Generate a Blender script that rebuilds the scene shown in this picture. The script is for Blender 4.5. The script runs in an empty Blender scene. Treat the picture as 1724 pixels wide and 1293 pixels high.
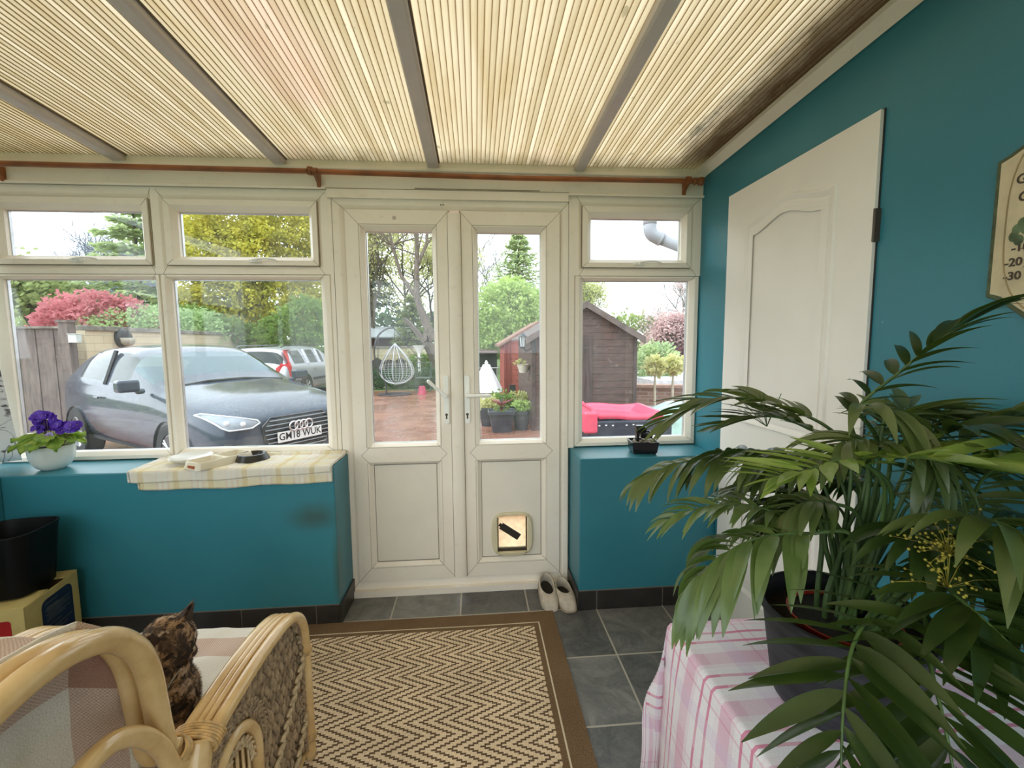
import bpy, bmesh, math, random
from mathutils import Vector, Matrix, noise as mnoise
from mathutils.bvhtree import BVHTree
PI = math.pi
random.seed(7)
SC = bpy.context.scene
COL = SC.collection

# ---------------------------------------------------------------- camera
def make_camera():
    f = 742.55; yaw = .0813700; pitch = .0931346; roll = -.00828529; h = 1.39706
    cy, sy = math.cos(yaw), math.sin(yaw); cp, sp = math.cos(pitch), math.sin(pitch)
    F = Vector((sy*cp, cy*cp, -sp)); R = Vector((cy, -sy, 0)); U = R.cross(F)
    c, s = math.cos(roll), math.sin(roll)
    # image right axis = R*c - (-U)*... : u' = c u - s v
    R2 = R*c + U*s
    U2 = -R*s + U*c
    cam = bpy.data.cameras.new('camera'); o = bpy.data.objects.new('camera', cam); COL.objects.link(o)
    cam.sensor_fit = 'HORIZONTAL'; cam.sensor_width = 36; cam.lens = f/1724*36
    cam.clip_start = .02; cam.clip_end = 300
    M = Matrix((R2, U2, -F)).transposed().to_4x4(); M.translation = (0, 0, h)
    o.matrix_world = M
    SC.camera = o
make_camera()

# ---------------------------------------------------------------- sky, light, exposure
W = bpy.data.worlds.new('overcast_sky'); SC.world = W; W.use_nodes = True
def build_world():
    nt = W.node_tree; nt.nodes.clear()
    out = nt.nodes.new('ShaderNodeOutputWorld'); bg = nt.nodes.new('ShaderNodeBackground')
    tc = nt.nodes.new('ShaderNodeTexCoord'); sep = nt.nodes.new('ShaderNodeSeparateXYZ')
    ramp = nt.nodes.new('ShaderNodeValToRGB')
    nz = nt.nodes.new('ShaderNodeTexNoise'); nz.inputs['Scale'].default_value = 2.2; nz.inputs['Detail'].default_value = 4
    mx = nt.nodes.new('ShaderNodeMix'); mx.data_type = 'RGBA'; mx.inputs[0].default_value = .12
    nt.links.new(tc.outputs['Generated'], sep.inputs[0]); nt.links.new(tc.outputs['Generated'], nz.inputs['Vector'])
    nt.links.new(sep.outputs['Z'], ramp.inputs[0])
    e = ramp.color_ramp.elements; e[0].position = 0; e[0].color = (.86, .93, 1, 1); e[1].position = 1; e[1].color = (.83, .91, 1, 1)
    nt.links.new(ramp.outputs[0], mx.inputs[6]); nt.links.new(nz.outputs[0], mx.inputs[7])
    mr = nt.nodes.new('ShaderNodeMapRange'); mr.inputs[1].default_value = -1; mr.inputs[2].default_value = 1; mr.inputs[3].default_value = 5.2; mr.inputs[4].default_value = 2.3
    nt.links.new(sep.outputs['X'], mr.inputs[0]); nt.links.new(mr.outputs[0], bg.inputs['Strength'])
    nt.links.new(mx.outputs[2], bg.inputs['Color']); bg.inputs['Strength'].default_value = 1.0
    nt.links.new(bg.outputs[0], out.inputs[0])
build_world()
def add_sun():
    l = bpy.data.lights.new('hazy_sun', 'SUN'); l.energy = .6; l.angle = .6; l.color = (1, .97, .9)
    o = bpy.data.objects.new('hazy_sun', l); COL.objects.link(o); o.location = (-3, -6, 12)
    o.rotation_euler = (math.radians(38), 0, math.radians(-25))
add_sun()
vs = SC.view_settings
vs.view_transform = 'Standard'; vs.look = 'None'; vs.gamma = 1; vs.use_curve_mapping = False; vs.exposure = 0.0

# ---------------------------------------------------------------- material helpers
class NT:
    def __init__(s, name):
        s.m = bpy.data.materials.new(name); s.m.use_nodes = True; s.t = s.m.node_tree; s.t.nodes.clear()
        s.out = s.t.nodes.new('ShaderNodeOutputMaterial'); s._tc = None
    def n(s, typ, **kw):
        x = s.t.nodes.new('ShaderNode'+typ)
        for k, v in kw.items(): setattr(x, k, v)
        return x
    def put(s, sock, v):
        if v is None: return
        if isinstance(v, bpy.types.NodeSocket): s.t.links.new(v, sock)
        elif isinstance(v, (tuple, list)) and len(v) == 3 and sock.type == 'RGBA': sock.default_value = (*v, 1)
        else: sock.default_value = v
    def tc(s, which='Object'):
        if s._tc is None: s._tc = s.n('TexCoord')
        return s._tc.outputs[which]
    def math(s, op, a, b=None, c=None):
        x = s.n('Math', operation=op); s.put(x.inputs[0], a); s.put(x.inputs[1], b); s.put(x.inputs[2], c); return x.outputs[0]
    def xyz(s, v):
        x = s.n('SeparateXYZ'); s.put(x.inputs[0], v); return x.outputs
    def comb(s, a, b, c):
        x = s.n('CombineXYZ'); s.put(x.inputs[0], a); s.put(x.inputs[1], b); s.put(x.inputs[2], c); return x.outputs[0]
    def mapping(s, v, scale=(1, 1, 1), rot=(0, 0, 0), loc=(0, 0, 0)):
        x = s.n('Mapping'); s.put(x.inputs[0], v); x.inputs[1].default_value = loc; x.inputs[2].default_value = rot; x.inputs[3].default_value = scale; return x.outputs[0]
    def noise(s, v=None, scale=5, detail=3, rough=.5, dist=0):
        x = s.n('TexNoise'); s.put(x.inputs['Vector'], v if v is not None else s.tc()); x.inputs['Scale'].default_value = scale
        x.inputs['Detail'].default_value = detail; x.inputs['Roughness'].default_value = rough; x.inputs['Distortion'].default_value = dist
        return x.outputs[0]
    def ramp(s, fac, stops, interp='LINEAR'):
        x = s.n('ValToRGB'); s.put(x.inputs[0], fac); cr = x.color_ramp; cr.interpolation = interp
        while len(cr.elements) < len(stops): cr.elements.new(.5)
        for e, (p, c) in zip(cr.elements, stops):
            e.position = p; e.color = (*c, 1) if len(c) == 3 else c
        return x.outputs[0]
    def mix(s, f, a, b, mode='MIX'):
        x = s.n('Mix', data_type='RGBA', blend_type=mode); s.put(x.inputs[0], f); s.put(x.inputs[6], a); s.put(x.inputs[7], b); return x.outputs[2]
    def bump(s, h, strength=.3, dist=.01):
        x = s.n('Bump'); x.inputs['Strength'].default_value = strength; x.inputs['Distance'].default_value = dist; s.put(x.inputs['Height'], h); return x.outputs[0]
    def bsdf(s, col, rough=.5, metal=0, normal=None, spec=.5, **kw):
        p = s.n('BsdfPrincipled'); s.put(p.inputs['Base Color'], col); s.put(p.inputs['Roughness'], rough); p.inputs['Metallic'].default_value = metal
        if normal is not None: s.put(p.inputs['Normal'], normal)
        p.inputs['Specular IOR Level'].default_value = spec
        for k, v in kw.items(): s.put(p.inputs[k.replace('_', ' ')], v)
        return p.outputs[0]
    def end(s, sh):
        s.t.links.new(sh, s.out.inputs[0]); return s.m
MATS = {}
def mat(name, col, rough=.5, metal=0, var=.12, scale=8, bump=0, bscale=60, spec=.5, col2=None, detail=3, stretch=(1, 1, 1), **kw):
    if name in MATS: return MATS[name]
    n = NT(name)
    v = n.mapping(n.tc(), scale=stretch) if stretch != (1, 1, 1) else n.tc()
    nz = n.noise(v, scale, detail)
    c2 = col2 if col2 else tuple(c*(1-var*2) for c in col)
    c = n.ramp(nz, [(.3, c2), (.65, col)])
    nm = n.bump(n.noise(v, bscale, 2), bump, .005) if bump else None
    MATS[name] = n.end(n.bsdf(c, rough, metal, nm, spec, **kw)); return MATS[name]

# ---------------------------------------------------------------- mesh helpers
class MB:
    def __init__(s): s.v = []; s.f = []; s.mi = []; s.uv = []; s.cur = 0; s.useuv = False
    def add(s, vs, fs, uvs=None):
        b = len(s.v); s.v += [tuple(v) for v in vs]
        for i, f in enumerate(fs):
            s.f.append(tuple(b+k for k in f)); s.mi.append(s.cur)
            s.uv.append([uvs[k] for k in f] if uvs else [(0, 0)]*len(f))
        if uvs: s.useuv = True
    def box(s, x0, x1, y0, y1, z0, z1, M=None):
        vs = [(x, y, z) for x in (x0, x1) for y in (y0, y1) for z in (z0, z1)]
        if M is not None: vs = [M @ Vector(v) for v in vs]
        s.add(vs, [(0, 1, 3, 2), (4, 6, 7, 5), (0, 4, 5, 1), (2, 3, 7, 6), (0, 2, 6, 4), (1, 5, 7, 3)])
    def tube(s, pts, r, n=8, caps=True, closed=False):
        pts = [Vector(p) for p in pts]; N = len(pts)
        if not isinstance(r, (list, tuple)): r = [r]*N
        T = []
        for i in range(N):
            a = pts[(i-1) % N] if closed or i > 0 else pts[i]; b = pts[(i+1) % N] if closed or i < N-1 else pts[i]
            t = (b-a); T.append(t.normalized() if t.length > 1e-9 else Vector((0, 0, 1)))
        u = T[0].orthogonal().normalized(); vs = []
        for i in range(N):
            u = (u - T[i]*u.dot(T[i])); u = u.normalized() if u.length > 1e-6 else T[i].orthogonal().normalized()
            w = T[i].cross(u)
            for k in range(n):
                a = 2*PI*k/n; vs.append(pts[i]+(u*math.cos(a)+w*math.sin(a))*r[i])
        fs = []
        for i in range(N if closed else N-1):
            j = (i+1) % N
            for k in range(n): fs.append((i*n+k, i*n+(k+1) % n, j*n+(k+1) % n, j*n+k))
        if caps and not closed: fs.append(tuple(reversed(range(n)))); fs.append(tuple((N-1)*n+k for k in range(n)))
        s.add(vs, fs)
    def lathe(s, prof, c=(0, 0, 0), n=32, sq=0, M=None, cap0=False, cap1=False):
        # sq>0: squared (superellipse) plan
        vs = []
        for r, z in prof:
            for k in range(n):
                a = 2*PI*k/n; ca, sa = math.cos(a), math.sin(a)
                q = 1
                if sq: q = 1/((abs(ca)**sq+abs(sa)**sq)**(1/sq))
                p = Vector((r*ca*q, r*sa*q, z))
                if M is not None: p = M @ p
                vs.append(p+Vector(c))
        fs = []
        for i in range(len(prof)-1):
            for k in range(n): fs.append((i*n+k, i*n+(k+1) % n, (i+1)*n+(k+1) % n, (i+1)*n+k))
        if cap0: fs.append(tuple(reversed(range(n))))
        if cap1: fs.append(tuple((len(prof)-1)*n+k for k in range(n)))
        s.add(vs, fs)
    def ell(s, c, r, n=12, m=8, M=None):
        vs = []; c = Vector(c)
        if not isinstance(r, (tuple, list)): r = (r, r, r)
        for i in range(m+1):
            th = PI*i/m
            for k in range(n):
                a = 2*PI*k/n; p = Vector((r[0]*math.sin(th)*math.cos(a), r[1]*math.sin(th)*math.sin(a), r[2]*math.cos(th)))
                if M is not None: p = M @ p
                vs.append(c+p)
        s.add(vs, [(i*n+k, (i+1)*n+k, (i+1)*n+(k+1) % n, i*n+(k+1) % n) for i in range(m) for k in range(n)])
    def prism(s, poly, a, b, axis='y', M=None):
        # polygon in the two other axes, extruded between a and b
        def P(u, w, t):
            p = {'y': (u, t, w), 'x': (t, u, w), 'z': (u, w, t)}[axis]
            return M @ Vector(p) if M is not None else p
        n = len(poly); vs = [P(u, w, a) for u, w in poly]+[P(u, w, b) for u, w in poly]
        s.add(vs, [tuple(range(n)), tuple(reversed(range(n, 2*n)))]+[(i, (i+1) % n, n+(i+1) % n, n+i) for i in range(n)])
    def ring(s, o, i, prof):
        # rectangular mitred frame in the xz plane; o,i = (x0,x1,z0,z1); prof = [(t,y)]
        vs = []
        for t, y in prof:
            x0, x1, z0, z1 = [o[k]+(i[k]-o[k])*t for k in range(4)]
            vs += [(x0, y, z0), (x1, y, z0), (x1, y, z1), (x0, y, z1)]
        fs = []
        for j in range(len(prof)-1):
            for k in range(4): fs.append((j*4+k, j*4+(k+1) % 4, (j+1)*4+(k+1) % 4, (j+1)*4+k))
        s.add(vs, fs)
    def grid(s, fn, nu, nv, uvfn=None):
        vs = [fn(i/nu, j/nv) for i in range(nu+1) for j in range(nv+1)]
        uv = [(uvfn or (lambda a, b: (a, b)))(i/nu, j/nv) for i in range(nu+1) for j in range(nv+1)]
        s.add(vs, [(i*(nv+1)+j, (i+1)*(nv+1)+j, (i+1)*(nv+1)+j+1, i*(nv+1)+j+1) for i in range(nu) for j in range(nv)], uv)
    def obj(s, name, mats, parent=None, smooth=False, bevel=0, solid=0, sub=0, loc=None, seg=2, auto=None):
        me = bpy.data.meshes.new(name); me.from_pydata(s.v, [], s.f)
        if not isinstance(mats, (list, tuple)): mats = [mats]
        for m in mats: me.materials.append(m)
        if len(mats) > 1: me.polygons.foreach_set('material_index', s.mi)
        if s.useuv:
            L = me.uv_layers.new(name='UVMap'); flat = [c for f in s.uv for p in f for c in p]; L.data.foreach_set('uv', flat)
        bm = bmesh.new(); bm.from_mesh(me)
        bmesh.ops.recalc_face_normals(bm, faces=bm.faces) if s.recalc else None
        bm.to_mesh(me); bm.free()
        if smooth: me.polygons.foreach_set('use_smooth', [True]*len(me.polygons))
        me.update()
        o = bpy.data.objects.new(name, me); COL.objects.link(o)
        if loc: o.location = loc
        if parent is not None:
            o.parent = parent
        if auto is not None:
            me.set_sharp_from_angle(angle=auto)
            me.polygons.foreach_set('use_smooth', [True]*len(me.polygons))
        if solid: md = o.modifiers.new('s', 'SOLIDIFY'); md.thickness = solid; md.offset = 0
        if bevel: md = o.modifiers.new('b', 'BEVEL'); md.width = bevel; md.segments = seg; md.limit_method = 'ANGLE'
        if sub: md = o.modifiers.new('u', 'SUBSURF'); md.levels = sub; md.render_levels = sub
        return o
    recalc = True
def spline(P, n=8, closed=False):
    P = [Vector(p) for p in P]; out = []; N = len(P)
    for i in range(N if closed else N-1):
        if closed: a, b, c, d = P[(i-1) % N], P[i], P[(i+1) % N], P[(i+2) % N]
        else: a, b, c, d = P[max(i-1, 0)], P[i], P[i+1], P[min(i+2, N-1)]
        for k in range(n):
            t = k/n; out.append(.5*((2*b)+(c-a)*t+(2*a-5*b+4*c-d)*t*t+(3*b-a-3*c+d)*t**3))
    if not closed: out.append(P[-1])
    return out
def tag(o, label=None, cat=None, group=None, kind=None):
    if label: o['label'] = label
    if cat: o['category'] = cat
    if group: o['group'] = group
    if kind: o['kind'] = kind
    return o
def empty(name, loc=(0, 0, 0), rz=0, **kw):
    o = bpy.data.objects.new(name, None); COL.objects.link(o); o.location = loc; o.rotation_euler.z = rz; o.empty_display_size = .05
    return tag(o, **kw)
def world_child(o, par):
    # parent keeps world placement: the mesh was built in world coordinates
    bpy.context.view_layer.update()
    o.parent = par; o.matrix_parent_inverse = par.matrix_world.inverted(); return o
FONT = None
def text_into(mb, body, size, M, depth=.001, bold=0):
    cu = bpy.data.curves.new('t', 'FONT'); cu.body = body; cu.size = size; cu.extrude = depth; cu.align_x = 'CENTER'; cu.align_y = 'CENTER'; cu.offset = bold
    cu.resolution_u = 4
    o = bpy.data.objects.new('t', cu); COL.objects.link(o); dg = bpy.context.evaluated_depsgraph_get()
    me = o.evaluated_get(dg).to_mesh()
    mb.add([M @ v.co for v in me.vertices], [tuple(p.vertices) for p in me.polygons])
    bpy.data.objects.remove(o); bpy.data.curves.remove(cu)
# ---------------------------------------------------------------- materials of the room
D = 2.42
def m_upvc():
    n = NT('white_upvc'); nz = n.noise(n.tc(), 3, 5, .6)
    d = n.noise(n.tc(), 22, 5, .7)
    c = n.mix(n.ramp(d, [(.58, (0, 0, 0)), (.8, (.3, .3, .3))]), n.ramp(nz, [(.3, (.88, .79, .67)), (.7, (.93, .855, .74))]), (.52, .46, .36))
    return n.end(n.bsdf(c, .38, spec=.4))
UPVC = m_upvc()
SEAM = mat('seam_grime', (.20, .155, .11), .8)
def m_glass():
    n = NT('window_glass')
    tr = n.n('BsdfTransparent'); tr.inputs[0].default_value = (.95, .97, .96, 1)
    gl = n.n('BsdfGlossy'); gl.inputs['Roughness'].default_value = .02; gl.inputs[0].default_value = (1, 1, 1, 1)
    fr = n.n('Fresnel'); gm = n.n('NewGeometry'); n.put(fr.inputs[0], n.math('SUBTRACT', 1.5, n.math('MULTIPLY', gm.outputs['Backfacing'], .8333)))
    ms = n.n('MixShader'); n.put(ms.inputs[0], n.math('MULTIPLY', fr.outputs[0], .55)); n.t.links.new(tr.outputs[0], ms.inputs[1]); n.t.links.new(gl.outputs[0], ms.inputs[2])
    df = n.n('BsdfDiffuse'); df.inputs[0].default_value = (.8, .82, .85, 1)
    ms2 = n.n('MixShader'); sm = n.noise(n.mapping(n.tc(), scale=(1, 1, .5)), 3.5, 4, .7, .5)
    n.put(ms2.inputs[0], n.ramp(sm, [(.45, (.015, .015, .015)), (.75, (.12, .12, .12))]))
    n.t.links.new(ms.outputs[0], ms2.inputs[1]); n.t.links.new(df.outputs[0], ms2.inputs[2])
    return n.end(ms2.outputs[0])
GLASS = m_glass()
def m_teal():
    n = NT('teal_wall_paint'); p = n.tc(); x, y, z = n.xyz(p)
    base = n.ramp(n.noise(p, 1.3, 4, .6), [(.3, (.028, .175, .225)), (.7, (.036, .215, .272))])
    # scuffed patch by the door on the window ledge front, and pale chips
    d = n.n('VectorMath', operation='DISTANCE'); n.put(d.inputs[0], n.comb(n.math('MULTIPLY', x, .55), y, z)); d.inputs[1].default_value = (-.80*.55, 2.16, .56)
    sc = n.ramp(n.math('ADD', d.outputs['Value'], n.math('MULTIPLY', n.noise(p, 14, 4), .05)), [(.04, (.75, .75, .75)), (.115, (0, 0, 0))])
    base = n.mix(sc, base, (.05, .09, .07))
    d2 = n.n('VectorMath', operation='DISTANCE'); n.put(d2.inputs[0], n.comb(n.math('MULTIPLY', x, 3), y, n.math('MULTIPLY', z, .35))); d2.inputs[1].default_value = (-.70*3, 2.16, .28*.35)
    base = n.mix(n.ramp(d2.outputs['Value'], [(.02, (.6, .6, .6)), (.09, (0, 0, 0))]), base, (.05, .09, .06))
    chips = n.ramp(n.noise(p, 38, 1), [(.835, (0, 0, 0)), (.85, (1, 1, 1))])
    base = n.mix(n.math('MULTIPLY', chips, .5), base, (.45, .55, .55))
    return n.end(n.bsdf(base, .38, normal=n.bump(n.noise(p, 120, 2), .12, .003), spec=.45))
TEAL = m_teal()
def m_tile():
    n = NT('dark_slate_tiles'); x, y, z = n.xyz(n.tc()); S = .3555
    def cell(c, off): return n.math('FRACT', n.math('DIVIDE', n.math('SUBTRACT', c, off), S))
    fx, fy = cell(x, -.10-4*S), cell(y, 1.4575-8*S)
    def near(f): return n.math('LESS_THAN', n.math('SUBTRACT', .5, n.math('ABSOLUTE', n.math('SUBTRACT', f, .5))), .0115)
    g = n.math('MAXIMUM', near(fx), near(fy))
    ix = n.math('FLOOR', n.math('DIVIDE', n.math('SUBTRACT', x, -.10-4*S), S)); iy = n.math('FLOOR', n.math('DIVIDE', n.math('SUBTRACT', y, 1.4575-8*S), S))
    wn = n.n('TexWhiteNoise'); n.put(wn.inputs[0], n.comb(ix, iy, 0))
    nz = n.noise(n.tc(), 7, 8, .7, 1.5)
    vein = n.ramp(n.noise(n.tc(), 11, 6, .65, 2.5), [(.47, (0, 0, 0)), (.5, (.5, .5, .5)), (.53, (0, 0, 0))])
    c = n.ramp(n.math('ADD', n.math('MULTIPLY', wn.outputs[0], .25), n.math('MULTIPLY', nz, .75)), [(.28, (.065, .063, .060)), (.5, (.145, .14, .13)), (.72, (.27, .26, .24))])
    c = n.mix(n.math('MULTIPLY', vein, .35), c, (.3, .28, .25))
    c = n.mix(g, c, (.42, .38, .31))
    h = n.math('ADD', n.math('MULTIPLY', nz, .6), n.math('MULTIPLY', n.math('SUBTRACT', 1, g), .5))
    return n.end(n.bsdf(c, n.ramp(nz, [(.3, (.28,)*3), (.7, (.5,)*3)]), normal=n.bump(h, .35, .006)))
TILE = m_tile()
SKIRT = mat('skirting_tile', (.035, .03, .027), .4, var=.2, scale=9, bump=.2, bscale=25)
GROUT = mat('grout', (.22, .19, .15), .8)
def m_roof():
    n = NT('ribbed_roof_sheet'); p = n.tc(); x, y, z = n.xyz(p)
    per = .0212
    fx = n.math('FRACT', n.math('DIVIDE', x, per))
    wn = n.n('TexWhiteNoise', noise_dimensions='1D'); n.put(wn.inputs['W'], n.math('FLOOR', n.math('DIVIDE', x, per)))
    rib = n.ramp(fx, [(0, (.40, .29, .18)), (.05, (.46, .34, .21)), (.09, (.98, .89, .70)), (.2, (1, .94, .78)), (.7, (1, .93, .76)), (.88, (.86, .77, .60)), (.95, (.50, .38, .25)), (1, (.40, .29, .18))])
    shade = n.ramp(wn.outputs[0], [(0, (.86, .84, .80)), (1, (1, 1, 1))])
    c = n.mix(1, rib, shade, 'MULTIPLY')
    st = n.noise(n.mapping(p, scale=(6, .8, 1)), 2.5, 5, .6)
    c = n.mix(1, c, n.ramp(st, [(.3, (.82, .74, .60)), (.6, (1, .98, .95))]), 'MULTIPLY')
    # large, faint pink and yellow staining
    pk = n.noise(n.mapping(p, scale=(1.2, .6, 1), loc=(3, 0, 0)), 1.6, 2)
    c = n.mix(n.ramp(pk, [(.58, (0, 0, 0)), (.72, (.35, .35, .35))]), c, (.95, .62, .58))
    # mould along the wall side and along the eaves
    wob = n.math('MULTIPLY', n.math('SUBTRACT', n.noise(n.mapping(p, scale=(10, 3, 1)), 2, 5, .65), .5), .16)
    e1 = n.ramp(n.math('ADD', n.math('SUBTRACT', 1.215, x), wob), [(.045, (1,)*3), (.12, (.85,)*3), (.23, (0, 0, 0))])
    c = n.mix(e1, c, (.055, .033, .016))
    e2 = n.ramp(n.math('ADD', n.math('SUBTRACT', 2.385, y), n.math('MULTIPLY', wob, 1.2)), [(.0, (.8,)*3), (.05, (.45,)*3), (.15, (0, 0, 0))])
    c = n.mix(e2, c, (.20, .17, .09))
    smd = n.n('VectorMath', operation='DISTANCE'); n.put(smd.inputs[0], n.comb(n.math('MULTIPLY', x, 1.0), n.math('MULTIPLY', y, .35), 0)); smd.inputs[1].default_value = (1.00, 1.98*.35, 0)
    c = n.mix(n.ramp(n.math('ADD', smd.outputs['Value'], n.math('MULTIPLY', wob, .8)), [(.01, (.85,)*3), (.045, (0, 0, 0))]), c, (.14, .14, .11))
    e3 = n.ramp(n.math('ADD', n.math('ADD', x, 1.75), wob), [(-.0, (.35,)*3), (.25, (0, 0, 0))])
    c = n.mix(e3, c, (.55, .45, .22))
    # moss and dirt spots
    sp = n.ramp(n.noise(n.mapping(p, scale=(1, .5, 1)), 21, 2, .4), [(.735, (0, 0, 0)), (.78, (.6, .6, .6))])
    c = n.mix(sp, c, (.32, .30, .18))
    wide = n.n('TexNoise', noise_dimensions='1D'); n.put(wide.inputs['W'], n.math('MULTIPLY', n.math('FLOOR', n.math('DIVIDE', x, per)), 1.7)); wide.inputs['Scale'].default_value = .7
    c = n.mix(1, c, n.ramp(wide.outputs[0], [(.35, (.80, .77, .70)), (.62, (1, 1, 1))]), 'MULTIPLY')
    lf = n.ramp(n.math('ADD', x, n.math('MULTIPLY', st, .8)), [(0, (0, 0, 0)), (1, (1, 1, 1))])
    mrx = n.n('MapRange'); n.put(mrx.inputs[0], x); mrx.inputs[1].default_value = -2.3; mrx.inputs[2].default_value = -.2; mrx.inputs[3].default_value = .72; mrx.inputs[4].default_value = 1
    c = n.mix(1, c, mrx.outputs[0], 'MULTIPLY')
    c = n.mix(1, c, (.445, .405, .335), 'MULTIPLY')
    tl = n.n('BsdfTranslucent'); n.put(tl.inputs[0], c); df = n.n('BsdfDiffuse'); n.put(df.inputs[0], c)
    ms = n.n('MixShader'); ms.inputs[0].default_value = .15; n.t.links.new(tl.outputs[0], ms.inputs[1]); n.t.links.new(df.outputs[0], ms.inputs[2])
    return n.end(ms.outputs[0])
ROOFM = m_roof()
BARM = mat('grey_glazing_bar', (.70, .64, .62), .45, var=.05)
CREAM = mat('cream_wall_paint', (.62, .56, .45), .7)
DOORP = mat('off_white_door_paint', (.87, .83, .76), .42, var=.03, scale=3, bump=.05, bscale=40)
BRACKETW = mat('varnished_pine', (.36, .115, .03), .35, var=.25, scale=6, stretch=(1, 1, 1))
METALD = mat('dark_hinge_metal', (.12, .10, .08), .5, metal=.6)

# ---------------------------------------------------------------- shell
def shell():
    b = MB(); b.box(-2.9, 1.35, -1.0, 2.50, -.1, 0); tag(b.obj('floor', TILE), kind='structure')
    b = MB(); b.box(1.25, 1.38, -1.7, 2.50, -.1, 2.62); tag(b.obj('wall_right', TEAL), kind='structure')
    b = MB(); b.box(-2.9, 1.38, -1.12, -1.0, -.1, .30); b.box(-2.9, 1.38, -1.12, -1.0, 2.28, 2.62); b.box(-2.9, -2.6, -1.12, -1.0, .3, 2.28); b.box(1.15, 1.38, -1.12, -1.0, .3, 2.28); tag(b.obj('wall_back', CREAM), kind='structure')
    w = empty('window_5', (-.7, -1.06, .3), kind='structure'); b = MB()  # unseen rear glazing, added so more sky light reaches the room
    for x in (-2.6, -1.38, -.15, 1.09): b.box(x, x+.06, -1.09, -1.03, .3, 2.28)
    b.box(-2.6, 1.15, -1.09, -1.03, .3, .36); b.box(-2.6, 1.15, -1.09, -1.03, 2.22, 2.28); world_child(b.obj('frame', UPVC), w)
    b = MB(); b.box(-2.6, 1.15, -1.062, -1.058, .33, 2.25); world_child(b.obj('pane', GLASS), w)
    b = MB(); b.box(-2.9, -2.62, -1.7, 2.42, 0, .806); b.box(-2.62, -2.18, -1.7, 2.16, 0, .806)
    tag(b.obj('wall_left', TEAL, bevel=.006), kind='structure')
    b = MB(); b.box(-2.62, -.697, 2.16, 2.44, 0, .806); b.box(.519, 1.25, 2.16, 2.44, 0, .806)
    tag(b.obj('wall_front', TEAL, bevel=.006), kind='structure')
    # skirting tiles
    b = MB(); S = .3555
    def run(a, c, along, y0, y1):
        g = -.10-8*S
        while g < c:
            p, q = max(a, g+.003), min(c, g+S-.003)
            if q-p > .01:
                if along == 'x': b.box(p, q, y0, y1, 0, .103)
                else: b.box(y0, y1, p, q, 0, .103)
            g += S
    run(-2.18, -.700, 'x', 2.15, 2.16); run(.516, 1.25, 'x', 2.15, 2.16)
    b.box(-.697, -.688, 2.148, 2.40, 0, .103); b.box(.510, .519, 2.148, 2.40, 0, .103)
    b.cur = 1; b.box(-2.18, -.697, 2.155, 2.1605, 0, .1045); b.box(.519, 1.25, 2.155, 2.1605, 0, .1045)
    tag(b.obj('baseboard_front', [SKIRT, GROUT], bevel=.0015), kind='structure')
    b = MB(); b.box(-2.17, -2.18, -1.7, 2.15, 0, .103); tag(b.obj('baseboard_left', SKIRT), kind='structure')
    # ceiling: bars and translucent ribbed sheet
    sl = .042
    def zr(y): return 2.292+(2.42-y)*sl
    b = MB(); per = .0212/2; x = -2.6288; xs = []
    i = 0
    while x < 1.25: xs.append((x, i % 2)); x += per; i += 1
    vs = []; fs = []; ny = 20
    for (x, k) in xs:
        for j in range(ny+1):
            y = 2.46-(4.16)*j/ny; vs.append((x, y, zr(y)+.032+(.0016 if k else 0)))
    for a in range(len(xs)-1):
        for j in range(ny): fs.append((a*(ny+1)+j, (a+1)*(ny+1)+j, (a+1)*(ny+1)+j+1, a*(ny+1)+j+1))
    b.add(vs, fs)
    b.cur = 1
    for (x, k) in xs:
        if k or x < -2.6 or x > 1.24: continue
        y0, y1 = 2.44, -1.0; b.add([(x, y0, zr(y0)+.0335), (x, y1, zr(y1)+.0335), (x, y1, zr(y1)+.0285), (x, y0, zr(y0)+.0285)], [(0, 1, 2, 3)])
    n2 = NT('sheet_web'); t2 = n2.n('BsdfTranslucent'); t2.inputs[0].default_value = (.50, .40, .27, 1); d2 = n2.n('BsdfDiffuse'); d2.inputs[0].default_value = (.42, .33, .22, 1); m2 = n2.n('MixShader'); m2.inputs[0].default_value = .5
    n2.t.links.new(t2.outputs[0], m2.inputs[1]); n2.t.links.new(d2.outputs[0], m2.inputs[2])
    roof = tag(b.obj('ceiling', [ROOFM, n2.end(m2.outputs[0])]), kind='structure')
    for bx in (-2.47, -1.715, -.962, -.205, .56):
        b = MB()
        y0, y1 = 2.415, -1.7
        w = .0285
        pr = [(bx-w, .03), (bx-w, .006), (bx-w+.008, -.004), (bx+w-.008, -.004), (bx+w, .006), (bx+w, .03)]
        vs = [(u, y0, zr(y0)+v) for u, v in pr]+[(u, y1, zr(y1)+v) for u, v in pr]; n = 6
        b.add(vs, [(i, (i+1) % n, n+(i+1) % n, n+i) for i in range(n)]+[tuple(range(n)), tuple(reversed(range(n, 2*n)))])
        b.obj('glazing_bar', BARM, roof, auto=.4)
        b = MB(); b.cur = 0
        b.add([(bx+w, y0, zr(y0)+.03), (bx+w+.007, y0, zr(y0)+.03), (bx+w+.007, y1, zr(y1)+.03), (bx+w, y1, zr(y1)+.03)], [(0, 1, 2, 3)])
        b.obj('seal_strip', SEAM, roof, solid=.004)
    # white angle trim along the right wall
    b = MB()
    pr = [(1.25, -.012), (1.243, -.018), (1.205, .012), (1.205, .03), (1.25, .03)]; n = 5
    vs = [(u, 2.415, zr(2.415)+v) for u, v in pr]+[(u, -1.7, zr(-1.7)+v) for u, v in pr]
    b.add(vs, [(i, (i+1) % n, n+(i+1) % n, n+i) for i in range(n)]+[tuple(range(n)), tuple(reversed(range(n, 2*n)))])
    tag(b.obj('trim_1', UPVC), kind='structure')
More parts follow.
